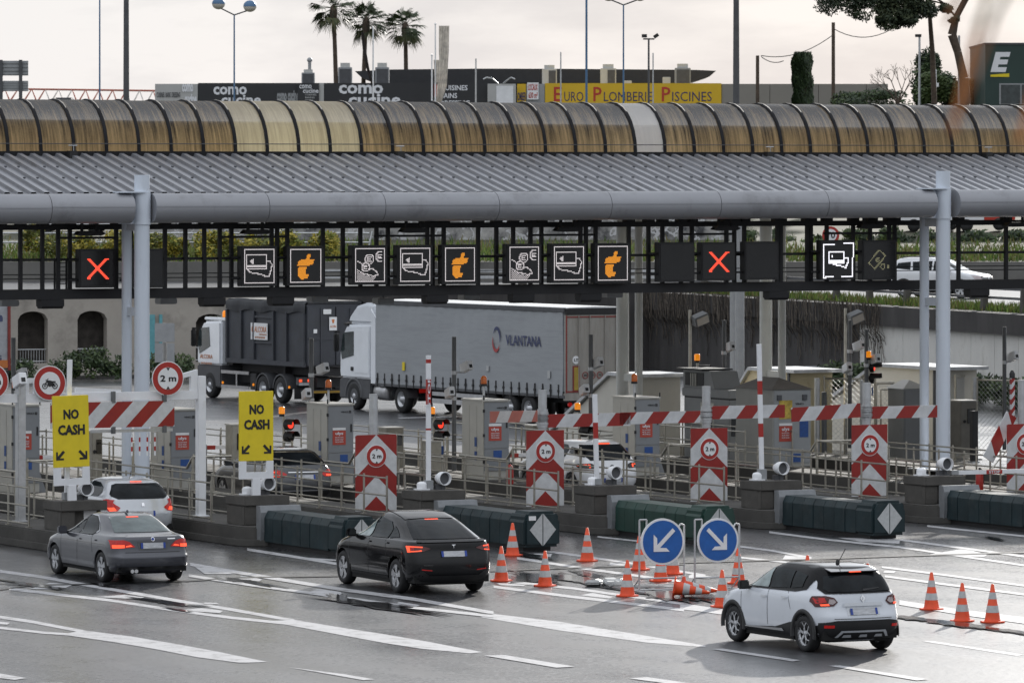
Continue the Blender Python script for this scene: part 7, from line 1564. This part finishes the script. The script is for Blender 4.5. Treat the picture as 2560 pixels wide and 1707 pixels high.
# ---- far vans half hidden by the canopy ----
for px,py,w,h,m,lab in ((2160,500,4.6,1.9,m_cw2,'white van parked on the bank behind the canopy beam at the right'),(2240,497,4.2,2.0,mat('van_red',(.42,.03,.015),.35),'red van parked on the bank just right of the right twin column'),(165,505,4.4,1.6,m_cw2,'white car parked on the bank behind the left verge shrubs')):
    Y=300; zb=zz(py+32,Y); th=thing('parked_van' if px>2000 else 'parked_car',lab,'van' if px>2000 else 'car',(PX(px,Y),Y,zb),radians(-95)); k=w/2
    mb=MB(); mb.prism([(-k,.35),(k,.35),(k,.85),(k*.78,1.0),(k*.45,h),(-k*.95,h),(-k,h-.25)],'x',-.9,.9); mb.build('body',m,th,bevel=.07)
    mb=MB()
    for s in (-1,1): mb.prism([(k*.05,1.0),(k*.66,1.0),(k*.42,h-.2),(k*.05,h-.2)],'x',*( (.89,.915) if s>0 else (-.915,-.89)))
    mb.build('side_window',m_sideglass,th)
    for s in (-1,1):
        for y in (-k*.6,k*.6): mb=MB(); mb.lathe([(.1,-.1),(.33,-.1),(.34,.0),(.33,.1),(.1,.1)],20,(s*.82,y,.34),ax='x'); mb.build('wheel',m_rubber,th)
# ================= lorries =================
m_curtain=mat('trailer_curtain',(.30,.315,.33),.6,var=.10,scale=1.2,stretch=(1,.5,6),bump=.12,bsc=3,dirt=(.22,.23,.24),dsc=1.2,dlo=.55)
m_door=mat('trailer_door_dirty',(.27,.255,.23),.6,var=.15,scale=1.2,stretch=(3,1,.5),dirt=(.22,.20,.17),dsc=1.4,dlo=.5)
m_chassis=mat('lorry_chassis',(.018,.018,.02),.6,var=.3); m_container=mat('container_grey',(.042,.046,.056),.55,var=.2,scale=1.5,dirt=(.035,.036,.04),dsc=1.3,dlo=.5,bump=.1,bsc=4)
m_cabwhite=paint('cab_white',(.76,.79,.83),.35); m_tarp=mat('tarpaulin_dark',(.03,.032,.036),.7,var=.3,bump=.4,bsc=5); m_alutank=mat('fuel_tank_aluminium',(.5,.5,.51),.3,metal=.8)
m_roofw=mat('trailer_roof_white',(.48,.49,.50),.5,var=.05); m_vred=mat('trailer_red_strip',(.20,.03,.025),.5); m_vblue=mat('logo_blue',(.05,.06,.13),.6); m_vlred=mat('logo_red',(.36,.05,.05),.5); m_alc=mat('logo_orange',(.5,.16,.04),.5)
def lw(th,x,y,r=.5,w=.30,dual=False,prox=[None]):
    s=-1 if x<0 else 1
    if prox[0] is None:
        mb=MB(); mb.lathe([(.02,-.05),(r*.5,-.05),(r*.52,.05)],20,ax='x'); o=mb.build('wheel',m_chassis,th)
        mb=MB(); mb.lathe([(r*.56,-w/2),(r*.9,-w/2-.01),(r,-w/2+.05),(r,w/2-.05),(r*.9,w/2),(r*.56,w/2)],32,ax='x',caps=False); mb.build('tyre',m_rubber,o)
        mb=MB(); mb.lathe([(r*.58,-w/2+.0),(r*.53,-w/2+.03),(r*.42,-w/2+.10),(r*.22,-w/2+.10),(r*.2,-w/2-.02),(.01,-w/2-.03)],28,ax='x',caps=False)
        for i in range(10): a=2*pi*i/10; mb.cyl((-w/2+.10,r*.32*cos(a),r*.32*sin(a)),(-w/2+.05,r*.32*cos(a),r*.32*sin(a)),.022,n=6)
        mb.build('rim',m_rim,o); prox[0]=o
    else:
        o=prox[0].copy(); C.objects.link(o); o.parent=th
        for ch in [q for q in bpy.data.objects if q.parent==prox[0]]: c=ch.copy(); C.objects.link(c); c.parent=o
    o.location=(x,y,r); o.rotation_euler=(0,0,0 if s<0 else pi); return o
def cab(th,y0,y1,h,paint_,skirt=.0,zs=.95,sleeper=True,wf=1.22):
    """cab shell from y0 (rear) to y1 (front)"""
    mb=MB(); L_=y1-y0
    prof=[(y0,zs),(y1-.06,zs),(y1,zs+.25),(y1-.02,zs+1.0),(y1-.28,h-.35),(y1-.55,h-.05),(y0,h)]
    mb.prism(prof,'x',-wf,wf); mb.build('cab',paint_,th,bevel=.09)
    mb=MB(); mb.prism([(y0+.0,.42),(y1-.0,.38),(y1+.03,.6),(y1+.0,zs+.02),(y0,zs+.02)],'x',-wf+.01,wf-.01); mb.build('bumper',m_dkgrey,th,bevel=.05)
# ---- articulated lorry with curtain trailer ----
tail=Gp((1297,388+114990/195.0)); YAW=radians(30)
dl=Vector((-sin(YAW),cos(YAW),0)); rl_=Vector((cos(YAW),sin(YAW),0))
org=tail+rl_*1.27   # ground point under the middle of the tail
tr=thing('curtain_trailer','grey curtain sided semi trailer with blue lettering and dirty rear doors','trailer',org,YAW)
mb=MB(); n=44; L0=13.55; vs=[]; zs=[1.18,1.5,1.9,2.4,2.9,3.4,3.9]
mb.box(-1.24,1.24,.06,L0,1.16,3.96); mb.build('load_box',m_curtain,tr)
for s in (-1,1):
    mb=MB(); NY,NZ=140,14; vs=[]
    for j in range(NZ+1):
        for i in range(NY+1):
            y=.12+(L0-.2)*i/NY; z=1.02+2.86*j/NZ; b=.012*sin(y*2*pi/1.05+.3*sin(z*2))*(1-(j/NZ))+.012*sin(y*9+z*1.3)*(j/NZ)**3+.010*sin(y*1.3+z*2.1)+(.015*sin(y*19) if j==0 else 0)
            vs.append((s*(1.265+b),y,z))
    mb.add(vs,[(j*(NY+1)+i,j*(NY+1)+i+1,(j+1)*(NY+1)+i+1,(j+1)*(NY+1)+i) for j in range(NZ) for i in range(NY)],0,True); mb.build('curtain',m_curtain,tr,fix=False)
    mb=MB()
    for i in range(25): y=.4+i*.54; mb.box(s*1.285-.012,s*1.285+.012,y-.03,y+.03,.92,1.40); mb.box(s*1.29-.02,s*1.29+.02,y-.05,y+.05,1.14,1.22)
    o=mb.build('strap',m_black,tr); o['kind']='stuff'
    mb=MB(); mb.box(s*1.25-.05,s*1.25+.05,0,L0,3.88,4.04); mb.build('top_rail',m_dkgrey,tr,bevel=.015)
    mb=MB(); mb.box(s*1.24-.04,s*1.24+.04,.0,L0,.94,1.03); mb.build('side_rail',m_dkgrey,tr)
mb=MB(); mb.prism([(-1.22,4.0),(1.22,4.0),(1.1,4.045),(0,4.07),(-1.1,4.045)],'y',.02,L0); mb.build('roof',m_roofw,tr)
mb=MB(); mb.box(-1.25,1.25,-.04,.05,1.12,3.98); mb.build('rear_door',m_door,tr)
mb=MB(); 
for a in ((-1.25,-1.20,1.12,3.78),(1.20,1.25,1.12,3.78)): mb.box(a[0],a[1],-.055,-.041,a[2],a[3])
mb.box(-1.20,1.20,-.055,-.041,1.14,1.19); mb.box(-1.20,1.20,-.055,-.041,3.70,3.745); mb.build('red_edge_tape',m_vred,tr)
mb=MB(); mb.box(-1.26,1.26,-.06,.04,3.80,4.02); mb.build('rear_header',m_black,tr); mb=MB(); mb.box(-1.26,1.26,-.06,.1,.86,1.115); mb.build('rear_sill',m_door,tr)
mb=MB()
for x in (-.75,-.3,.3,.75): mb.cyl((x,-.08,1.15),(x,-.08,3.78),.018,n=6)
mb.build('lock_rod',m_door,tr)
mb=MB(); mb.box(-.98,-.70,-.062,-.045,1.18,2.05,0); mb.box(-.93,-.75,-.070,-.0625,1.22,2.0,1); mb.build('marker_plate',[m_vred,mat('marker_yellow',(.35,.25,.04),.5)],tr)
mb=MB(); mb.disc((-.85,-.052,2.25),.14,th=.01); ov=mb.build('country_oval',m_signwhite,tr); text('lettering','LT',-.93,-.77,2.20,2.30,-.06,m_txtblk,ov,bold=.03)
for i in range(3):
    x=-.48+i*.29; mb=MB(); mb.disc((x,-.052,1.72),.12,r0=.095,th=.01); rd_=mb.build('speed_disc',m_vred,tr); text('lettering',('80','90','70')[i],x-.06,x+.06,1.68,1.76,-.058,m_txtblk,rd_)
mb=MB(); mb.box(-1.2,1.2,.0,.12,.42,.60); mb.build('rear_guard',m_dkgrey,tr)
mb=MB()
for x in (-1.05,-.8,.8,1.05): mb.cyl((x,-.02,.72),(x,.05,.72),.08,n=12)
mb.build('tail_lamp',m_tlred,tr); mb=MB(); mb.prism([(-.35,.62),(-.15,.62),(-.25,.80)],'y',-.03,-.01); mb.build('reflector',m_tlred,tr)
mb=MB(); mb.box(-.5,.5,.2,L0-.1,.72,.95); mb.build('chassis_beam',m_chassis,tr)
for s in (-1,1): mb=MB(); mb.box(s*1.2-.02,s*1.2+.02,5.6,9.4,.45,.62); mb.box(s*1.2-.02,s*1.2+.02,5.6,9.4,.72,.86); mb.build('side_guard',m_alutank,tr)
for y in (2.6,3.9,5.2):
    for s in (-1,1): lw(tr,s*1.06,y)
mb=MB(); mb.box(.75,.9,10.2,10.35,.1,.75); mb.box(-.9,-.75,10.2,10.35,.1,.75); mb.build('landing_leg',m_chassis,tr)
# lettering on the left curtain (faces -x): built flat, then turned onto the side
def on_side(s,ya,yb,z0,z1,m,par,x=-1.30,bold=.02):
    # text runs towards the rear: local x -> -y
    o=text('lettering',s,0,ya-yb,z0,z1,0,m,par,bold=bold); o.rotation_euler=(0,0,-pi/2); o.location=(x,ya,0); return o
YL=lambda k: L0*k
on_side('VLANTANA',4.0,1.55,2.66,3.02,m_vblue,tr,bold=.012)
for a0,a1,m in ((.6,3.4,m_vblue),(3.7,6.5,m_vlred)):
    n=16; mb=MB(); P=[]; 
    for i in range(n+1):
        a=a0+(a1-a0)*i/n; wv=.09*sin(pi*i/n)+.01; P.append((a,wv))
    out=[(4.66+(.25+w)*cos(a)*.95,2.84+(.36+w)*sin(a)) for a,w in P]; inn=[(4.66+(.25-w*.2)*cos(a)*.95,2.84+(.36-w*.2)*sin(a)) for a,w in P]
    mb.prism(out+inn[::-1],'x',-1.304,-1.298); mb.build('logo_ring',m,tr)
mb=MB(); mb.box(-1.30,-1.285,11.3,11.48,1.55,1.85); mb.build('sticker',m_yellow,tr); mb=MB(); mb.box(-1.30,-1.285,5.2,5.38,1.72,1.9); mb.build('sticker',m_refl,tr)
mb=MB(); mb.box(-1.305,-1.29,.95,1.12,1.6,1.86); mb.build('sticker',m_refl,tr)
# tractor
tc_=thing('lorry_tractor','white lorry tractor unit with a tall roof pulling the grey curtain trailer','lorry',org+dl*(L0-1.1),YAW); y0=1.55; y1=3.95
cab(tc_,y0,y1,3.15,m_cabwhite,zs=1.12)
mb=MB(); mb.prism([(y0,3.12),(y1-.45,3.12),(y1-.62,3.45),(y1-1.05,3.78),(y0+.6,3.92),(y0,3.92)],'x',-1.14,1.14); mb.build('roof_fairing',m_cabwhite,tc_,bevel=.12)
mb=MB(); mb.box(-1.2,1.2,y1-.62,y1-.28,3.06,3.16); mb.build('sun_visor',m_black,tc_,bevel=.03)
for s in (-1,1):
    X=sorted((s*1.222,s*1.236)); mb=MB(); mb.prism([(y1-1.12,1.98),(y1-.22,1.82),(y1-.14,2.12),(y1-.32,2.80),(y1-1.12,2.86)],'x',*X); mb.build('side_window',m_glass,tc_)
    mb=MB(); mb.box(*X,y0+.16,y1-1.2,1.35,2.9); mb.build('sleeper_panel',m_cabwhite,tc_); mb=MB(); mb.box(*sorted((s*1.222,s*1.25)),y1-1.1,y1-.92,1.42,1.56); mb.build('door_handle',m_black,tc_)
    mb=MB(); mb.box(*sorted((s*1.25,s*1.45)),y1-.08,y1+.05,2.1,2.75); mb.box(*sorted((s*1.18,s*1.46)),y1-.06,y1+.0,2.78,2.85); mb.build('door_mirror',m_black,tc_,bevel=.03)
    mb=MB(); mb.prism([(y0-.35,1.0),(y0,1.0),(y0,3.7),(y0-.35,3.4)],'x',*sorted((s*1.17,s*1.21))); mb.build('side_deflector',m_cabwhite,tc_)
    n=14; vs=[]; yw=y1-1.12; mb=MB()
    for xo in (1.0,1.245):
        for rr in (.56,.66):
            for i in range(n+1): a=pi*i/n; vs.append((s*xo,yw+rr*cos(a),.5+rr*sin(a)))
    q=n+1; fs=[]
    for i in range(n): fs+=[(i,i+1,q+i+1,q+i),(2*q+i,2*q+i+1,3*q+i+1,3*q+i),(q+i,q+i+1,3*q+i+1,3*q+i),(i,i+1,2*q+i+1,2*q+i)]
    mb.add(vs,fs,0,True); mb.build('mudguard',m_dkgrey,tc_)
    mb=MB(); mb.lathe([(.01,-.45),(.30,-.45),(.33,-.40),(.33,.40),(.30,.45),(.01,.45)],18,(s*.86,1.0,.72),ax='y'); mb.build('fuel_tank',m_alutank,tc_)
    mb=MB(); mb.box(*sorted((s*1.18,s*1.2)),.5,1.5,.94,1.02); mb.build('tank_strap',m_chassis,tc_)
    lw(tc_,s*1.06,y1-1.12); lw(tc_,s*1.0,-.62)
    n=12; mb=MB(); vs=[]
    for xo in (.78,1.22):
        for i in range(n+1): a=pi*(.02+.96*i/n); vs.append((s*xo,-.62+.60*cos(a),.52+.58*sin(a)))
    q=n+1; mb.add(vs,[(i,i+1,q+i+1,q+i) for i in range(n)],0,True); mb.build('mudguard',m_dkgrey,tc_,fix=False)
mb=MB(); mb.box(-.45,.45,-1.4,y0+.4,.55,.92); mb.box(-.9,.9,-1.5,-1.4,.45,.62); mb.build('chassis',m_chassis,tc_)
mb=MB(); mb.box(-.9,.9,-1.55,-1.505,.75,.9); mb.build('tail_lamp',m_tlred,tc_)
# ---- hook lift lorry with a grey skip container ----
Y=214.0; rp=Gp((645,388+114990/Y)); org2=rp+rl_*1.2     # ground under the rear axle middle
tk=thing('container_lorry','white cabbed hook lift lorry carrying a large dark grey skip container','lorry',org2,YAW)
yf=5.85; yc0=4.95; yc1=6.95
lw(tk,-1.08,0); lw(tk,1.08,0); lw(tk,-1.08,1.42); lw(tk,1.08,1.42); lw(tk,-1.08,yf); lw(tk,1.08,yf)
cab(tk,yc0,yc1,2.98,m_cabwhite,zs=1.25)
for s in (-1,1):
    X=sorted((s*1.222,s*1.238)); mb=MB(); mb.prism([(yc1-1.15,1.98),(yc1-.26,1.68),(yc1-.10,2.05),(yc1-.26,2.66),(yc1-1.05,2.72)],'x',*X); mb.build('side_window',m_glass,tk)
    mb=MB(); mb.box(*sorted((s*1.26,s*1.46)),yc1-.05,yc1+.07,1.95,2.6); mb.box(*sorted((s*1.2,s*1.46)),yc1-.04,yc1+.02,2.6,2.68); mb.build('door_mirror',m_black,tk,bevel=.03)
    n=14; mb=MB()
    for yw in (0,1.42):
        vs=[]
        for xo in (.8,1.24):
            for i in range(n+1): a=pi*(.02+.96*i/n); vs.append((s*xo,yw+.60*cos(a),.50+.60*sin(a)))
        q=n+1; mb.add(vs,[(i,i+1,q+i+1,q+i) for i in range(n)],0,True)
        vs=[]
        for rr in (.54,.60):
            for i in range(n+1): a=pi*(.02+.96*i/n); vs.append((s*1.24,yw+rr*cos(a),.50+rr*sin(a)))
        mb.add(vs,[(i,i+1,q+i+1,q+i) for i in range(n)],0,True)
    mb.build('mudguard',m_dkgrey,tk,fix=False)
    mb=MB(); mb.box(*sorted((s*1.19,s*1.22)),2.6,4.9,.42,.54); mb.box(*sorted((s*1.19,s*1.22)),2.6,4.9,.98,1.10); mb.box(*sorted((s*1.18,s*1.20)),3.6,3.7,.5,1.0); mb.build('side_guard',m_alutank,tk)
    mb=MB(); mb.box(*sorted((s*.7,s*1.18)),2.05,2.55,.42,1.05); mb.build('side_box',m_chassis,tk,bevel=.02)
    mb=MB(); mb.cyl((s*1.2,2.3-.1,.62),(s*1.24,2.3-.1,.62),.05,n=10); mb.cyl((s*1.2,4.75,.62),(s*1.24,4.75,.62),.05,n=10); mb.cyl((s*1.2,-.72,.62),(s*1.24,-.72,.62),.05,n=10); mb.build('side_marker',m_orange,tk)
mb=MB(); mb.box(-.95,.95,yc0-.5,yc0+.0,1.3,2.95); mb.build('cab_rear_frame',m_black,tk)
mb=MB(); mb.box(-1.1,1.1,yc0-.15,yc1-.4,2.98,3.10); mb.build('light_bar_base',m_cabwhite,tk,bevel=.03)
for s in (-1,1): mb=MB(); mb.lathe([(.09,3.11),(.09,3.3),(.05,3.36)],12,(s*.9,yc0+.25,0)); mb.build('roof_beacon',m_orange,tk)
mb=MB(); mb.box(-.5,.5,-1.6,yc0+.4,.62,1.0); mb.box(-.55,.55,-1.9,4.4,1.05,1.35); mb.box(-.8,.8,.4,.6,1.0,1.4); mb.build('chassis',m_chassis,tk)
mb=MB(); mb.box(-1.18,-.6,-1.35,-1.2,.72,1.0); mb.box(.6,1.18,-1.35,-1.2,.72,1.0); mb.build('rear_lamp_panel',m_dkgrey,tk)
for x in (-1.08,-.72,.72,1.08): mb=MB(); mb.box(x-.06,x+.06,-1.375,-1.352,.83,.93); mb.build('tail_lamp',m_tlon,tk)
mb=MB(); mb.box(-1.15,-.65,-1.37,-1.352,.70,.80); pl_=mb.build('number_plate',m_plateface,tk)
mb=MB(); mb.box(-1.2,1.2,-1.75,-1.6,.40,.55,0); mb.box(-1.2,1.2,-1.77,-1.752,.42,.50,1); mb.build('rear_guard',[m_chassis,mat('guard_yellow',(.30,.18,.02),.6)],tk)
for s in (-1,1): mb=MB(); mb.box(s*1.0-.2,s*1.0+.2,-1.1,-1.08,.18,.62); mb.build('mud_flap',m_rubber,tk)
sd=on_side('ALCORA',yc1-.30,yc1-1.35,1.50,1.66,m_alc,tk,-1.232,.0); sd=on_side('04 93 68 68 68',yc1-.4,yc1-1.3,1.28,1.36,m_alc,tk,-1.232,.0)
# container
ct=thing('skip_container','large dark grey ribbed skip container with white name boards and a dark tarpaulin','container',org2,YAW)
ca,cb=-2.05,4.42; z0,z1=1.42,3.86
mb=MB(); mb.box(-1.2,1.2,ca,cb,z0,z1-.12); mb.build('shell',m_container,ct,bevel=.02)
for s in (-1,1):
    X=sorted((s*1.2,s*1.285))
    for y in (ca+.05,ca+1.45,ca+2.5,ca+4.1,ca+5.15,cb-.12): mb=MB(); mb.box(*X,y,y+.13,z0+.1,z1-.42); mb.build('rib',m_container,ct,bevel=.015)
    mb=MB(); mb.box(*sorted((s*1.2,s*1.30)),ca,cb,z0-.02,z0+.16); mb.build('bottom_rail',m_container,ct,bevel=.02)
    mb=MB(); mb.box(*sorted((s*1.19,s*1.26)),ca+2.63,ca+4.1,z0+.78,z0+.86); mb.box(*sorted((s*1.19,s*1.26)),ca+2.63,ca+4.1,z0+1.75,z0+1.83); mb.build('cross_rib',m_container,ct)
    mb=MB(); NY=60; vs=[]
    for j,zq in enumerate((z1-.44,z1-.3,z1-.1,z1)):
        for i in range(NY+1): y=ca-.02+(cb-ca+.04)*i/NY; vs.append((s*(1.27-(.16 if j==3 else 0)+.015*sin(y*5+j)),y,zq+(.05*sin(y*3.1) if j==0 else .02*sin(y*2.3))))
    mb.add(vs,[(j*(NY+1)+i,j*(NY+1)+i+1,(j+1)*(NY+1)+i+1,(j+1)*(NY+1)+i) for j in range(3) for i in range(NY)],0,True); mb.build('tarpaulin_edge',m_tarp,ct,fix=False)
mb=MB(); mb.box(-1.14,1.14,ca,cb,z1-.1,z1+.0); mb.build('tarpaulin',m_tarp,ct)
bd=MB(); bd.box(-1.275,-1.262,1.05-.1,2.42-.1,z0+.92,z0+1.55); bo=bd.build('name_board',m_signwhite,ct)
on_side('ALCORA',2.0,1.02,z0+1.20,z0+1.42,m_alc,bo,-1.28,.0); on_side('environnement',1.6,1.0,z0+1.10,z0+1.16,m_alc,bo,-1.28,0); on_side('04 93 68 68 68',1.95,1.15,z0+.97,z0+1.05,m_alc,bo,-1.28,.01)
mb=MB(); mb.box(2.08,2.22,0,0,0,0) if False else None
mb=MB(); mb.prism([(2.08,z0+1.24),(2.16,z0+1.20),(2.24,z0+1.24),(2.22,z0+1.40),(2.10,z0+1.40)],'x',-1.283,-1.277); mb.build('emblem',m_alc,bo)
for s in (-1,1):
    mb=MB(); mb.box(min(s*.02,s*1.2),max(s*.02,s*1.2),ca-.07,ca-.005,z0+.05,z1-.2); dr=mb.build('rear_door',m_container,ct,bevel=.015)
    mb=MB(); mb.box(s*.62-.03,s*.62+.03,ca-.12,ca-.071,z0+.1,z1-.25); mb.box(min(s*.05,s*1.15),max(s*.05,s*1.15),ca-.10,ca-.071,z0+1.0,z0+1.08); mb.build('door_rib',m_container,dr)
mb=MB(); mb.box(-.30,.02,ca-.135,ca-.122,z0+1.35,z0+1.85); nb=mb.build('name_board',m_signwhite,ct); text('lettering','ALCORA',-.27,-.01,z0+1.46,z0+1.54,ca-.14,m_alc,nb); mb=MB(); mb.prism([(-.17,z0+1.62),(-.11,z0+1.62),(-.08,z0+1.76),(-.20,z0+1.76)],'y',ca-.142,ca-.136); mb.build('emblem',m_alc,nb)
mb=MB(); mb.box(-.55,-.22,ca-.135,ca-.122,z1-.48,z1-.30); mb.build('sticker',m_signwhite,ct); mb=MB(); mb.box(-.95,-.80,ca-.105,ca-.1,z0+1.25,z0+1.40); mb.build('sticker',m_signwhite,ct); mb=MB(); mb.box(.75,1.0,ca-.105,ca-.1,z0+.4,z0+.55); mb.build('sticker',m_yellow,ct)
# ---- rear corner of a box trailer leaving at the far left ----
Y=222; p=Gp((22,388+114990/Y)); bt=thing('box_trailer','rear corner of a white and grey box trailer leaving at the left edge','trailer',p-rl_*1.25,YAW)
mb=MB(); mb.box(-1.25,1.25,0,9,1.0,zz(698,Y)); mb.build('box',mat('box_trailer_grey',(.33,.34,.36),.5),bt,bevel=.03)
mb=MB(); mb.box(1.16,1.27,-.06,.0,.95,zz(698,Y)); mb.build('door_edge',m_vred,bt); mb=MB(); mb.box(.2,1.15,-.05,-.005,1.05,1.35); mb.build('marker_plate',m_alc,bt)
text('lettering','n',.55,.95,zz(738,Y),zz(722,Y),-.012,m_vblue,bt,bold=.04); text('lettering','ZG',.3,.9,zz(827,Y),zz(815,Y),-.012,m_vblue,bt,bold=.02)
mb=MB(); mb.box(-1.2,1.2,-.03,.2,.5,.95); mb.build('bumper',m_chassis,bt)
for s in (-1,1):
    for y in (1.5,2.8): lw(bt,s*1.03,y)
# ================= dry palm close to the viewpoint =================
root=thing('dry_palm','tall palm with drooping dry orange leaves close to the viewpoint at the right','palm tree',(2.1,9.2,0),0)
m_dry=[mat('dry_leaf_orange',(.42,.15,.03),.7,var=.35,scale=8),mat('dry_leaf_brown',(.22,.09,.03),.7,var=.3,scale=8),mat('leaf_grey_green',(.12,.13,.07),.7,var=.3,scale=8)]
mb=MB()
for i in range(10): mb.cyl((.02*sin(i),0,i*1.02),(.02*sin(i+1),0,(i+1)*1.02),.17-.004*i,.15-.004*i,n=10)
mb.build('trunk',m_bark,root)
mb=MB()
def leaf(a,b_,w,mi,sag=.0):
    a=Vector(a);b_=Vector(b_); n=7; P=[]
    side=(b_-a).cross(Vector((0,1,0))).normalized()
    for i in range(n+1):
        k=i/n; c=a.lerp(b_,k)+Vector((0,.02*sin(k*3),-sag*4*k*(1-k))); ww=w*(.25+.9*k*(1.15-k)**.6*1.5)*.5; P.append((c-side*ww,c+Vector((0,-.004,0)),c+side*ww))
    vs=[p for r in P for p in r]; mb.add(vs,[(3*i+j,3*i+j+1,3*i+4+j,3*i+3+j) for i in range(n) for j in (0,1)],mi)
def wp(px,py,Y=8.2): q=at(px,py,Y); return (q.x-2.1,q.y-9.2,q.z)
leaf(wp(2300,-130),wp(2188,305),.013,0); leaf(wp(2330,-60),wp(2215,245),.008,1); leaf(wp(2420,60,8.4),wp(2342,330,8.4),.012,0)
leaf(wp(2330,-150,8.0),wp(2240,70,8.0),.009,2); leaf(wp(2390,-140,7.9),wp(2275,60,7.9),.009,2); leaf(wp(2260,-140,8.6),wp(2175,60,8.6),.011,1)
rn=random.Random(31)
top=Vector((0,0,10.2))
for i in range(40):
    az=rn.uniform(0,2*pi); d=Vector((cos(az),sin(az),0)); e=top+d*rn.uniform(.5,.95)+Vector((0,0,rn.uniform(-.2,.9)))
    if d.x<-.25 and d.y<.6 and d.y>-.9: e=top+d*.45+Vector((0,0,rn.uniform(.3,.9)))
    leaf(top,e,.06,rn.randrange(3),-.05)
mb.build('leaves',m_dry,root,fix=False)
# ---- light, sky and camera ----
sc=bpy.context.scene
w=bpy.data.worlds.new('World'); sc.world=w; w.use_nodes=True; nt=w.node_tree; L=nt.links.new
bg=nt.nodes['Background']; sky=nd(nt,'ShaderNodeTexSky'); sky.sky_type='NISHITA'; sky.sun_disc=False
SUN_EL=radians(15.5); SUN_AZ=radians(16)      # azimuth to the right of +Y
sky.sun_elevation=SUN_EL; sky.sun_rotation=SUN_AZ; sky.air_density=1.2; sky.dust_density=1.0
tc=nd(nt,'ShaderNodeTexCoord'); mp=nd(nt,'ShaderNodeMapping'); mp.inputs['Scale'].default_value=(6,6,22); L(tc.outputs['Generated'],mp.inputs[0])
n1=nd(nt,'ShaderNodeTexNoise',Scale=2.6,Detail=9.0,Roughness=.58); L(mp.outputs[0],n1.inputs['Vector'])
r1=nd(nt,'ShaderNodeMapRange'); r1.inputs[1].default_value=.40; r1.inputs[2].default_value=.60; L(n1.outputs['Fac'],r1.inputs[0])
cl=nd(nt,'ShaderNodeMix',data_type='RGBA'); cl.inputs[6].default_value=(5.6,5.95,6.55,1); cl.inputs[7].default_value=(7.2,7.45,7.85,1); L(r1.outputs[0],cl.inputs[0])
# away from the sun: sky raised overhead as fill, dimmed near the horizon
sp=nd(nt,'ShaderNodeVectorMath',operation='DOT_PRODUCT'); L(tc.outputs['Generated'],sp.inputs[0])
sp.inputs[1].default_value=(sin(SUN_AZ)*cos(SUN_EL),cos(SUN_AZ)*cos(SUN_EL),sin(SUN_EL))
sx=nd(nt,'ShaderNodeSeparateXYZ'); L(tc.outputs['Generated'],sx.inputs[0])
ze=nd(nt,'ShaderNodeMapRange'); ze.inputs[1].default_value=0; ze.inputs[2].default_value=1; ze.inputs[3].default_value=.55; ze.inputs[4].default_value=2.3; L(sx.outputs[2],ze.inputs[0])
bk=nd(nt,'ShaderNodeMapRange'); bk.inputs[1].default_value=.75; bk.inputs[2].default_value=-.5; L(sp.outputs['Value'],bk.inputs[0])
r2=nd(nt,'ShaderNodeMix',data_type='FLOAT'); L(bk.outputs[0],r2.inputs[0]); r2.inputs[2].default_value=1.0; L(ze.outputs[0],r2.inputs[3])
dk=nd(nt,'ShaderNodeMix',data_type='RGBA',blend_type='MULTIPLY'); dk.inputs[0].default_value=1; L(cl.outputs[2],dk.inputs[6]); au=nd(nt,'ShaderNodeMapRange',interpolation_type='SMOOTHSTEP'); au.inputs[1].default_value=.964; au.inputs[2].default_value=1.0; au.inputs[3].default_value=1.0; au.inputs[4].default_value=4.0; L(sp.outputs['Value'],au.inputs[0])
am=nd(nt,'ShaderNodeMath',operation='MULTIPLY'); L(r2.outputs[0],am.inputs[0]); L(au.outputs[0],am.inputs[1]); L(am.outputs[0],dk.inputs[7])
mx=nd(nt,'ShaderNodeMix',data_type='RGBA'); mx.inputs[0].default_value=.94; L(sky.outputs[0],mx.inputs[6]); L(dk.outputs[2],mx.inputs[7])
L(mx.outputs[2],bg.inputs[0]); bg.inputs[1].default_value=.1
sl=bpy.data.lights.new('sun','SUN'); sl.energy=5.0; sl.angle=radians(.6); sl.color=(1,.955,.89)
so=bpy.data.objects.new('sun',sl); C.objects.link(so)
dv=Vector((sin(SUN_AZ)*cos(SUN_EL),cos(SUN_AZ)*cos(SUN_EL),sin(SUN_EL)))
so.rotation_euler=dv.to_track_quat('Z','Y').to_euler(); so.location=(40,200,60)
cd=bpy.data.cameras.new('camera'); cd.lens=200; cd.sensor_width=36; cd.sensor_fit='HORIZONTAL'; cd.shift_y=-(784-HZ)/2352.0
cd.clip_start=.5; cd.clip_end=6000
co=bpy.data.objects.new('camera',cd); C.objects.link(co); co.location=(0,0,H); co.rotation_euler=(pi/2,0,0)
cd.dof.use_dof=True; cd.dof.focus_distance=135; cd.dof.aperture_fstop=7.1
sc.camera=co
vs=sc.view_settings; vs.view_transform='Standard'; vs.look='None'; vs.exposure=.2; vs.gamma=1; vs.use_curve_mapping=False
sc.cycles.use_denoising=True; sc.cycles.max_bounces=8; sc.cycles.transparent_max_bounces=12; sc.cycles.sample_clamp_indirect=6
